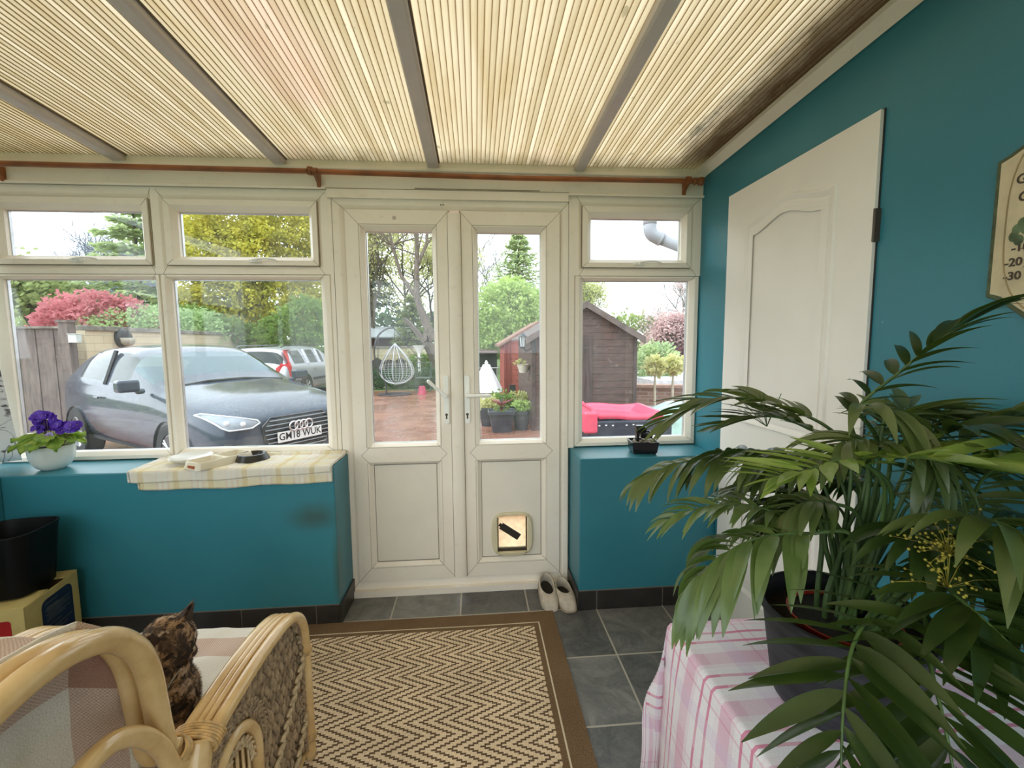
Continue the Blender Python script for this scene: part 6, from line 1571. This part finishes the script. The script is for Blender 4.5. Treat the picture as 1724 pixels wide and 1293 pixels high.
def planting():
    R = random.Random(77)
    # far backdrop of hedging and distant trees
    for k, (x, y, w, h, lf) in enumerate(((-32, 38, 9, 3.2, 'olive'), (-21, 40, 8, 3.6, 'green'), (-9, 42, 8, 3.4, 'dark'), (2, 42, 7, 3.2, 'green'), (13, 42, 8, 3.0, 'olive'), (25, 40, 8, 2.8, 'green'))):
        tree('distant_hedge', ['distant olive hedge at the far left beyond the driveway', 'distant green hedge left of the golden conifer', 'distant dark hedge behind the bare trees', 'distant green hedge behind the lime tree', 'distant olive hedge right of the shed', 'distant green hedge at the far right'][k], 'hedge', (x, y, G0), [((x+dx*w/3, y, h*.6), (w*.45, 1.5, h*.72)) for dx in (-1.5, -.5, .5, 1.5)], 4200, .45, lf, 100+k, trunk=0, spread=.25)
    bare_tree('bare_tree', 'pale leafless round-crowned tree seen in the leftmost top window', (-25.9, 30, G0), (0, 0, 1), 3.5, .30, 6, 3, 4, .30, m=mat('blue_grey_twigs', (.36, .38, .46), .9))
    conifer('cedar_tree', 'dark green cedar rising behind the mullion of the left windows', (-12.6, 18, G0), 7.2, 3.0, 'spruce', 5, n=9000, size=.30, z0=.25, lay=12, hang=.1)
    conifer('cedar_tree', 'second dark cedar to the left of the golden conifer', (-9.8, 19.5, G0), 5.8, 2.4, 'spruce', 15, n=7000, size=.30, z0=.2, lay=10, hang=.1)
    bare_tree('deciduous_tree', 'loose green spring tree behind the timber fence', (-15.2, 16, G0), (0, 0, 1), 1.45, .16, 5, 8, 3, .25, leaves='olive', nleaf=6500, lsize=.17)
    tree('acer_bush', 'rounded red acer bush above the boundary wall', 'shrub', (-11.1, 14, G0), [((-11.1, 14, 2.35), (1.25, .9, .62)), ((-11.7, 14, 2.0), (.9, .8, .55)), ((-10.4, 14, 2.15), (.8, .7, .55))], 7000, .13, 'red', 31, trunk=.07, droop=.4)
    tree('clipped_hedge', 'pale green hedge topping the boundary wall beside the red acer', 'hedge', (-9.4, 14, G0), [((-10.2, 13.6, 1.85), (.9, .5, .55)), ((-9.3, 13.9, 1.95), (1.0, .5, .58)), ((-8.6, 14.5, 1.9), (.8, .5, .55))], 9000, .09, 'hedge', 32, trunk=0, spread=.22)
    gb = [((-8.2, 17.5, 3.2), (2.3, 1.6, 1.5)), ((-8.8, 17.2, 4.7), (2.0, 1.5, 1.2)), ((-7.2, 17.2, 4.6), (1.9, 1.5, 1.3)), ((-8.0, 17.4, 6.2), (1.9, 1.4, 1.2)), ((-9.6, 17.3, 3.6), (1.4, 1.2, 1.1)), ((-6.8, 17.2, 3.0), (1.5, 1.2, 1.0)), ((-9.2, 17.2, 5.9), (1.3, 1.2, 1.2)), ((-6.6, 17.4, 5.6), (1.2, 1.2, 1.0))]
    tree('golden_conifer', 'large golden-green conifer behind the boundary wall', 'tree', (-8.1, 17.4, G0), gb, 52000, .125, 'gold', 33, trunk=.16, clump=30, spread=.12, droop=.5)
    tree('leafy_shrub', 'bright green shrub at the foot of the golden conifer', 'shrub', (-5.9, 15.6, G0), [((-5.8, 15.8, 2.2), (.75, .6, .8)), ((-6.5, 15.6, 1.8), (.8, .6, .6)), ((-5.5, 15.5, 1.5), (.5, .5, .6))], 6500, .12, 'green', 34, trunk=.05)
    tree('ivy_bush', 'dark green bush under the golden conifer on the left', 'shrub', (-9.4, 15.9, G0), [((-9.6, 15.9, 2.0), (1.1, .6, .7)), ((-8.4, 15.9, 1.8), (.9, .6, .5))], 6000, .12, 'green', 35, trunk=.05)
    conifer('dark_conifer', 'tall dark conifer at the top left of the left door pane', (-6.1, 25, G0), 10.5, 2.3, 'dark', 36, n=7000, size=.34, z0=.35, lay=12)
    # bare trunks and light leaf seen through the left door
    def thick(b, rnd, tips):
        for P, rr in (([(-1.45, 15.6, 1.5), (-1.75, 15.6, 2.2), (-2.0, 15.6, 3.0), (-1.95, 15.6, 4.4), (-1.9, 15.6, 6.2)], [.17, .14, .11, .08, .05]), ([(-1.95, 15.6, 2.9), (-2.5, 15.6, 3.7), (-2.75, 15.6, 4.7), (-3.0, 15.6, 6.0)], [.08, .06, .05, .03]), ([(-1.96, 15.6, 4.0), (-1.6, 15.6, 4.8), (-1.55, 15.6, 6.0)], [.07, .06, .03])):
            b.tube(P, rr, 8)
            for k in range(5): q = rnd.choice(P[1:]); branches(b, q, (rnd.uniform(-1, 1), rnd.uniform(-.5, .5), rnd.uniform(.1, 1)), .9, .03, 4, rnd, .2, 3, tips)
    bare_tree('gnarled_tree', 'gnarled bare tree with a thick leaning trunk behind the left door', (-1.2, 15.6, G0), (-.15, 0, 1), 1.65, .20, 1, 37, 2, .3, extra=thick, leaves='blossom', nleaf=900, lsize=.07)
    for k, (x, y, s, lb) in enumerate(((-5.2, 23, 41, 'ivy-hung bare tree furthest left in the left door pane'), (-4.0, 25, 42, 'slender bare tree in the middle of the left door pane'), (-3.0, 27, 43, 'bare tree behind the gnarled trunk'))):
        bare_tree('slender_tree', lb, (x, y, G0), (0, 0, 1), 2.9, .13, 5, s, 3, .5, leaves='blossom', nleaf=3600, lsize=.15)
    conifer('small_conifer', 'small green conifer behind the egg chair', (-2.95, 21.5, G0), 3.7, 1.6, 'olive', 44, n=5000, size=.20, z0=.15, lay=10, hang=.5)
    # right door
    conifer('spruce_tree', 'tall pointed spruce in the right door pane', (2.35, 24, G0), 7.3, 3.6, 'spruce', 45, n=9500, size=.22, z0=.2, lay=19, hang=-.1)
    tree('lime_green_tree', 'bright lime-green leafy tree above the red shed', 'tree', (1.2, 16, G0), [((1.2, 16, 2.6), (1.3, 1.0, .95)), ((.5, 16, 1.9), (.7, .8, .7)), ((1.9, 16, 2.4), (.8, .8, .9)), ((1.0, 15.7, 1.7), (.9, .7, .5)), ((1.3, 16.2, 3.2), (.9, .7, .55))], 15000, .12, 'lime', 46, trunk=.08, clump=18, droop=.3)
    bare_tree('birch_tree', 'thin pale birch at the left of the right door pane', (.5, 28, G0), (0, 0, 1), 3.1, .12, 5, 47, 3, .6, m=PALEB)
    bare_tree('birch_tree', 'second pale bare tree beside the spruce', (-.9, 30, G0), (0, 0, 1), 3.0, .12, 5, 57, 3, .6, m=PALEB)
    # right window
    bare_tree('budding_tree', 'pale budding tree behind the shed roof in the right window', (8.0, 28, G0), (0, 0, 1), 1.95, .14, 6, 48, 3, .35, m=PALEB, leaves='pale', nleaf=5200, lsize=.13)
    bare_tree('cherry_tree', 'dusky pink flowering cherry tree in the right window', (9.0, 22, G0), (0, 0, 1), 1.12, .12, 5, 49, 4, .15, leaves='pink', nleaf=9000, lsize=.13)
    bare_tree('budding_tree', 'bare budding tree above the cherry at the right edge', (13.0, 26, G0), (0, 0, 1), 1.9, .14, 6, 58, 3, .35, m=PALEB, leaves='pink', nleaf=1500, lsize=.12)
    tree('garden_bush', 'green rounded bush right of the shed', 'shrub', (5.8, 14, G0), [((5.9, 14, .80), (.55, .5, .55)), ((5.2, 14, .6), (.4, .5, .45))], 3500, .12, 'spruce', 50, trunk=.05)
    tree('purple_hedge', 'dark purple hedge below the cherry tree', 'hedge', (9.8, 20, G0), [((9.6, 20, .45), (1.9, .5, .55)), ((11, 20, .5), (1.2, .5, .6))], 3500, .15, 'purple', 51, trunk=0)
    for x, lb in ((3.56, 'left ball-headed standard tree with yellow-green leaves outside the right window'), (3.93, 'right ball-headed standard tree with yellow-green leaves outside the right window')):
        t = empty('standard_tree', (x, 8.5, G0), label=lb, cat='tree', group='standard trees by the brick planter')
        b = MB(); scatter_leaves(b, [((x, 8.5, .93), (.16, .15, .15))], 420, .10, int(x*100), 6); world_child(tag(b.obj('foliage', LEAF['blossom']), kind='stuff'), t)
        b = MB(); b.tube([(x, 8.5, G0+.05), (x-.01, 8.5, .5), (x, 8.5, .95)], [.03, .025, .015], 8)
        for k in range(6): a = k*1.05; b.tube([(x, 8.5, .75), (x+.12*math.cos(a), 8.5+.12*math.sin(a), .98)], .010, 5)
        world_child(b.obj('trunk', mat('pale_stem', (.55, .48, .36), .8)), t)
    # low clipped hedge behind the egg chair
    tree('low_hedge', 'low clipped dark green hedge behind the egg chair', 'hedge', (-2.4, 15, G0), [((-4.0+.62*k, 15.1, .22), (.42, .30, .30)) for k in range(6)], 8000, .07, 'dark', 52, trunk=0, spread=.3)
    tree('garden_bush', 'small green bush behind the garden bench', 'shrub', (-2.1, 17, G0), [((-2.1, 17, .65), (.4, .3, .35))], 1500, .09, 'green', 53, trunk=.03)
planting()

def garden_things():
    bl = mat('dark_grey_steel', (.06, .06, .065), .5); wk = mat('pale_grey_wicker', (.48, .50, .52), .6)
    # hanging egg chair
    t = empty('hanging_egg_chair', (-2.5, 13.2, G0), label='grey wicker hanging egg chair on a curved dark stand', cat='chair')
    cx, cy = -2.32, 13.0
    b = MB(); b.tube([(-2.40+.47*math.cos(a), 13.15+.38*math.sin(a), G0+.02) for a in [2*PI*k/32 for k in range(32)]], .022, 8, closed=True, caps=False); b.tube([(-2.86, 13.15, G0+.02), (-1.94, 13.15, G0+.02)], .02, 8); world_child(b.obj('base_ring', bl, smooth=True), t)
    b = MB(); b.tube(spline([(-2.62, 13.15, G0+.03), (-2.68, 13.15, .35), (-2.86, 13.12, .75), (-2.92, 13.05, 1.15), (-2.80, 13.0, 1.60), (-2.55, cy, 1.82), (cx, cy, 1.86)], 6), .024, 8); world_child(b.obj('stand', bl, smooth=True), t)
    b = MB(); b.tube([(-2.86, 13.1, .40), (-2.80, 13.1, 1.62)], .012, 6); b.tube([(cx, cy, 1.84), (-1.62, 13.4, .85)], .012, 6); world_child(b.obj('brace', bl), t)
    b = MB(); b.tube([(cx, cy, 1.86), (cx, cy, 1.42)], .008, 6); world_child(b.obj('chain', bl), t)
    b = MB(); W_ = .60; H_ = 1.18; zb = .22
    def rad(s): return W_*math.sin(PI*min(1, s)**1.55*.985+.01)**.85
    ang = math.radians(-25)
    def pt(a, s):
        r = rad(1-s)*.98 if False else W_*(math.sin(PI*(s**.62)))**.9
        z = zb+H_*s; x = r*math.cos(a)*.92; y = r*math.sin(a)*.75
        return Vector((cx+.0+x*math.cos(ang)-y*math.sin(ang), cy+x*math.sin(ang)+y*math.cos(ang), z))
    for k in range(15):
        a = PI*.02+PI*1.0*k/14; b.tube([pt(a, i/18) for i in range(19)], .007, 4)
    for a in (0, PI): b.tube([pt(a, i/18) for i in range(19)], .020, 6)
    for a in (-.7, -1.2, -1.9): b.tube([pt(a, i/18) for i in range(19)], .011, 5)
    for j in range(9):
        s = .03+.055*j; b.tube([pt(PI*k/14, s) for k in range(15)], .0065, 4)
    for j in range(4):
        s = .5+.11*j; b.tube([pt(PI*.15+PI*.7*k/14, s) for k in range(15)], .005, 4)
    world_child(b.obj('basket', wk), t)
    # bird table
    t = empty('bird_table', (-1.95, 15.0, G0), label='white pedestal bird table beyond the garden bench', cat='bird table')
    b = MB(); b.lathe([(.16, .40), (.12, .45), (.05, .52), (.045, 1.0), (.07, 1.12), (.20, 1.32), (.22, 1.36), (.001, 1.36)], (-1.93, 15.3, -.02), 16); b.lathe([(.15, .92), (.16, .94), (.05, .94)], (-1.93, 15.3, 0), 16); world_child(b.obj('pedestal', mat('white_stone', (.78, .77, .72), .6), auto=.6), t)
    b = MB(); b.lathe([(.17, 0), (.17, .40)], (-1.93, 15.3, G0+.0), 12, cap1=True); world_child(b.obj('plinth', mat('grey_stone', (.35, .33, .30), .8)), t)
    # garden bench
    t = empty('garden_chair', (-1.6, 13.9, G0), label='thin green metal garden chair beside the pink bucket', cat='chair')
    gm = mat('green_metal', (.10, .14, .12), .5)
    for (x, y) in ((-1.86, 13.75), (-1.42, 13.75), (-1.86, 14.15), (-1.42, 14.15)):
        b = MB(); b.tube([(x, y, G0), (x, y, .34 if y < 14 else .80)], .013, 6); world_child(b.obj('leg', gm), t)
    b = MB(); b.box(-1.88, -1.40, 13.73, 14.17, .32, .345)
    world_child(b.obj('seat', gm), t)
    b = MB()
    for k in range(7): b.tube([(-1.84+.066*k, 14.15, .36), (-1.84+.066*k, 14.16, .80)], .006, 5)
    b.tube([(-1.87, 14.15, .80), (-1.41, 14.15, .80)], .012, 6); world_child(b.obj('backrest', gm), t)
    for z in (.55,):
        for x in (-1.86, -1.42): b = MB(); b.tube([(x, 13.75, .34), (x, 13.75, z), (x, 14.15, z)], .011, 6); world_child(b.obj('armrest', gm), t)
    b = MB(); b.lathe([(.095, .24), (.128, .0)], (-1.60, 13.15, G0), 20, cap0=True); b.lathe([(.128, 0), (.14, 0), (.14, .02), (.126, .02)], (-1.60, 13.15, G0), 20)
    tag(b.obj('bucket', mat('pink_plastic', (.62, .09, .17), .35), smooth=False, auto=.6), label='upturned pink bucket standing on the wet paving', cat='bucket')
    # neighbour shed with pale roof behind far wall
    t = empty('summer_house', (-3.9, 23, G0), label='dark timber outbuilding with a pale felt roof behind the egg chair', cat='shed')
    b = MB(); b.box(-5.6, -2.3, 22, 24, G0, 1.72); world_child(b.obj('walls', mat('dark_brown_boards', (.10, .05, .045), .8, var=.3)), t)
    b = MB(); b.add([(-5.9, 21.6, 1.70), (-2.0, 21.6, 1.70), (-2.6, 23, 2.20), (-5.9, 23, 2.25), (-5.9, 24.3, 1.7), (-2.0, 24.3, 1.7)], [(0, 1, 2, 3), (3, 2, 5, 4)]); world_child(b.obj('roof', mat('pale_felt_roof', (.42, .45, .47), .8), solid=.06), t)
    # dark slatted fence pieces beyond the low hedge
    fd = mat('dark_fence_panel', (.10, .085, .08), .8, var=.3)
    t = empty('picket_fence', (-3, 18, G0), label='dark scalloped fence panels in front of the cream far wall', cat='fence')
    for k in range(7):
        x = -4.6+.46*k; b = MB(); b.prism([(x, G0), (x+.42, G0), (x+.42, .72), (x+.21, .86 if k % 2 else .78), (x, .72)], 18.0, 18.05); world_child(b.obj('panel', fd), t)
    t = empty('garden_fence', (-.9, 17, G0), label='weathered upright garden fence with posts right of the bird table', cat='fence')
    for k in range(6):
        b = MB(); x = -1.78+.30*k; b.box(x, x+.27, 17.0, 17.04, G0, 1.42-.05*k); world_child(b.obj('panel', mat('tan_fence', (.26, .20, .15), .85, var=.3)), t)
    for x in (-1.20, -.60): b = MB(); b.box(x, x+.09, 16.9, 17.0, G0, 1.85); world_child(b.obj('post', fd), t)
    # right door: dark fence / rail beyond, white dovecote, planters
    t = empty('dark_shelter', (.3, 15.2, G0), label='dark open timber shelter and rail left of the red shed', cat='shelter')
    b = MB(); b.box(-.6, .72, 15.0, 15.05, G0, 1.05); world_child(b.obj('back_panel', mat('near_black_panel', (.025, .03, .032), .8)), t)
    b = MB(); b.tube([(-.6, 13.8, .62), (.70, 13.8, .62)], .022, 6); b.tube([(-.6, 13.8, .18), (.70, 13.8, .18)], .022, 6); b.tube([(-.6, 14.6, 1.12), (.70, 14.6, 1.10)], .010, 6)
    for k in range(8): b.box(-.55+.17*k, -.53+.17*k, 13.8, 13.82, G0, .62)
    world_child(b.obj('rail', mat('grey_timber_rail', (.36, .36, .35), .8)), t)
    b = MB(); b.prism([(-.7, 1.08), (.74, 1.06), (.74, 1.16), (-.7, 1.2)], 14.6, 15.3); world_child(b.obj('canopy', mat('brown_canopy', (.16, .10, .08), .8)), t)
    t = empty('white_dovecote', (.25, 10.3, G0), label='white octagonal bird house with a tall pointed roof', cat='bird house')
    w = mat('white_painted_timber', (.84, .84, .84), .5, var=.03); c = (.245, 10.3, 0)
    b = MB(); b.lathe([(.40, .27), (.10, .86), (.085, .90), (.001, .91)], c, 8); b.lathe([(.40, .27), (.37, .265), (.1, .28)], c, 8); world_child(b.obj('roof', w, bevel=.004), t)
    b = MB(); b.lathe([(.02, .90), (.045, .925), (.04, .955), (.015, .965), (.03, .98), (.001, 1.0)], c, 12); world_child(b.obj('finial', w, smooth=True), t)
    b = MB(); b.lathe([(.22, G0+.05), (.24, G0+.05), (.29, .10), (.29, .25), (.1, .25)], c, 8, cap0=True); b.box(.0, .49, 10.05, 10.55, G0, G0+.06); world_child(b.obj('house', w), t)
    b = MB(); b.box(.37, .47, 9.98, 10.03, .12, .22); b.box(.17, .24, 10.005, 10.03, .215, .245); world_child(b.obj('opening', mat('dark_opening', (.06, .045, .04), .8)), t)
    dp = mat('slate_blue_plastic', (.045, .05, .065), .45, var=.15)
    def planter(nm, x, y, w_, h, sq, lb, leaf, ln, lh, lr, sz=.06, red=False):
        t = empty(nm, (x, y, G0), label=lb, cat='plant pot')
        b = MB(); pr = [(w_*.38, 0), (w_*.5, h*.86), (w_*.55, h*.86), (w_*.55, h), (w_*.50, h), (w_*.46, h*.9), (.001, h*.9)]
        b.lathe(pr, (x, y, G0), 32, sq=sq, cap0=True); world_child(b.obj('pot', dp, auto=.5), t)
        b = MB(); scatter_leaves(b, [((x, y, G0+h+lh), (lr, lr*.9, lh*1.1))], ln, sz, int(x*1000), 8, .3); world_child(tag(b.obj('foliage', LEAF[leaf]), kind='stuff'), t)
        if red:
            b = MB()
            for k in range(16):
                a = k*2.4; L = .20; b.tube([(x, y-.02, G0+h), (x+.5*L*math.cos(a)*.6, y-.02+.5*L*math.sin(a)*.6, G0+h+L*.6), (x+L*math.cos(a), y-.02+L*math.sin(a), G0+h+L*.95)], [.010, .012, .002], 4)
            world_child(b.obj('red_fronds', mat('dark_red_leaf', (.26, .06, .07), .5)), t)
    planter('square_planter', .420, 7.42, .42, .36, 10, 'square slate-grey planter with a red spiky plant in the right door pane', 'olive', 150, .04, .10, .05, True)
    planter('round_planter', .765, 7.52, .30, .33, 0, 'round dark tub with bright green leaves beside the brown shed', 'lime', 360, .08, .12, .05)
    planter('round_planter', .20, 7.95, .30, .34, 0, 'dark tub with yellow-green plant behind the square planter', 'blossom', 420, .09, .16)
    planter('round_planter', .46, 8.25, .32, .32, 0, 'tub of mixed green leaves behind the square planter', 'green', 560, .11, .20)
    planter('round_planter', .80, 8.3, .30, .32, 0, 'tub of silvery green leaves against the shed wall', 'pale', 480, .11, .18)
    t = empty('watering_pot', (.75, 9.9, G0), label='teal-grey pot with a pale rim near the red shed', cat='plant pot')
    b = MB(); b.lathe([(.10, 0), (.14, .22), (.15, .24), (.13, .24)], (.58, 9.6, G0+.1), 18, cap0=True); world_child(b.obj('pot', mat('teal_grey_pot', (.12, .20, .22), .4)), t)
    b = MB(); b.box(.72, .86, 9.55, 9.62, G0, .48); world_child(b.obj('board', mat('black_board', (.02, .02, .022), .6)), t)
    # red and green plastic outside the right window
    rp = mat('pink_red_plastic', (.78, .09, .16), .3, var=.08); t = empty('red_play_table', (1.7, 5.4, G0), label='red plastic tray with moulded sides outside the right window', cat='play table')
    x0, x1, y0, y1 = 1.40, 2.25, 5.22, 5.95; zt = .47
    b = MB()
    def f(u, v):
        x = x0+(x1-x0)*u; y = y0+(y1-y0)*v; e = min(u, 1-u, .25)/.25; e2 = min(v, 1-v, .2)/.2
        rim = 1-min(1, min(e, e2)*1.6); z = zt+.075*rim**.6+.015*math.sin(u*PI*2)
        if u < .09: z += .03
        if v < .02: z -= .10
        return (x, y, z)
    b.grid(f, 46, 30); world_child(b.obj('tray', rp, smooth=True, solid=.008), t)
    b = MB(); b.box(x0-.12, x0+.05, y0-.10, y1, .30, .56); b.box(x1-.03, x1+.06, y0, y1, .36, .54); world_child(b.obj('side_moulding', rp, bevel=.03, seg=4), t)
    dk = mat('dark_navy_plastic', (.03, .035, .055), .4); b = MB(); b.box(x0-.05, x1+.15, y0-.04, y1, .10, .44); world_child(b.obj('base_box', dk, bevel=.02), t)
    b = MB()
    for k in range(9):
        if k in (3, 6): continue
        b.ell((x0+.08+.085*k, y0-.045, .385+.004*(k % 2)), (.014, .006, .009), 8, 5)
    world_child(b.obj('white_studs', mat('white_studs', (.8, .8, .82), .4)), t)
    for x in (x0, x1): 
        for y in (y0+.05, y1-.05): b = MB(); b.box(x-.02, x+.03, y-.03, y+.03, G0, .12); world_child(b.obj('leg', dk), t)
    t = empty('green_tarpaulin', (2.8, 6.2, G0), label='pale green plastic cover heaped right of the red tray', cat='cover')
    b = MB(); b.grid(lambda u, v: (2.30+1.2*u, 5.55+1.1*v, G0+.02+(.62*math.sin(PI*u)**.5*math.sin(PI*v)**.5 if 0 < u < 1 and 0 < v < 1 else 0)+.05*mnoise.noise(Vector((u*6, v*5, 1)))), 40, 30)
    world_child(b.obj('sheet', mat('pale_green_plastic', (.38, .55, .46), .35, var=.15), smooth=True), t)
    # brick planter and low walls at the right, road beyond
    n = NT('red_brown_brick'); x, y, z = n.xyz(n.tc()); br = n.n('TexBrick'); n.put(br.inputs['Vector'], n.comb(n.math('ADD', x, y), z, 0)); br.inputs['Scale'].default_value = 1; br.inputs['Brick Width'].default_value = .225; br.inputs['Row Height'].default_value = .075
    br.inputs['Mortar Size'].default_value = .008; br.inputs['Color1'].default_value = (.23, .12, .09, 1); br.inputs['Color2'].default_value = (.33, .20, .15, 1); br.inputs['Mortar'].default_value = (.34, .30, .27, 1); BM = n.end(n.bsdf(br.outputs[0], .85))
    t = empty('brick_planter', (4.1, 9.2, G0), label='low red-brown brick planter wall behind the two standard trees', cat='wall')
    b = MB(); b.add([(3.45, 9.4, G0), (5.6, 8.7, G0), (5.7, 8.9, G0), (3.5, 9.65, G0), (3.45, 9.4, .40), (5.6, 8.7, .40), (5.7, 8.9, .40), (3.5, 9.65, .40)], [(0, 1, 2, 3), (7, 6, 5, 4), (0, 4, 5, 1), (1, 5, 6, 2), (2, 6, 7, 3), (3, 7, 4, 0)]); world_child(b.obj('brickwork', BM), t)
    b = MB(); b.add([(3.40, 9.36, .40), (5.6, 8.64, .40), (5.75, 8.96, .40), (3.5, 9.70, .40), (3.40, 9.36, .46), (5.6, 8.64, .46), (5.75, 8.96, .46), (3.5, 9.70, .46)], [(0, 1, 2, 3), (7, 6, 5, 4), (0, 4, 5, 1), (1, 5, 6, 2), (2, 6, 7, 3), (3, 7, 4, 0)]); world_child(b.obj('coping', mat('brick_coping', (.42, .27, .21), .8)), t)
    b = MB(); b.box(3.0, 3.30, 9.3, 9.6, G0, .66); b.box(2.97, 3.33, 9.27, 9.63, .66, .70); tag(b.obj('brick_pier', BM), label='dark brick pier beside the right corner of the brown shed', cat='pier')
    b = MB(); b.box(5.0, 16, 12, 16.5, G0, .30); tag(b.obj('pale_roof_slab', mat('pale_concrete', (.62, .64, .66), .6)), label='pale flat concrete roof beyond the brick planter', cat='roof')
    b = MB(); b.box(2.86, 3.6, 7.9, 8.1, G0, .02); b.box(2.9, 3.5, 8.0, 8.3, .02, .15); tag(b.obj('stone_slabs', mat('grey_slabs', (.28, .28, .29), .7)), label='stacked grey slabs at the right foot of the brown shed', cat='slabs')
    # gutter pipe
    t = empty('drainpipe', (1.3, 3.0, 2.2), label='grey plastic drainpipe elbow outside the top right window', cat='pipe')
    g = mat('grey_pvc', (.42, .42, .46), .4, var=.03)
    b = MB(); b.tube([(1.275, 3.2, 2.62), (1.275, 3.2, 2.235)], .042, 20); world_child(b.obj('down_pipe', g, smooth=True), t)
    b = MB(); b.tube([(1.275, 3.2, 2.30), (1.275, 3.2, 2.24)], .048, 20); b.tube(spline([(1.275, 3.2, 2.25), (1.277, 3.2, 2.205), (1.295, 3.2, 2.172), (1.33, 3.2, 2.152), (1.355, 3.2, 2.143)], 5), .047, 20); b.tube([(1.345, 3.2, 2.147), (1.362, 3.2, 2.140)], .051, 20); world_child(b.obj('elbow', g, smooth=True), t)
    b = MB(); b.tube([(1.35, 3.2, 2.145), (2.0, 3.2, 1.90), (2.0, 3.2, G0)], .042, 20); world_child(b.obj('branch_pipe', g, smooth=True), t)
garden_things()
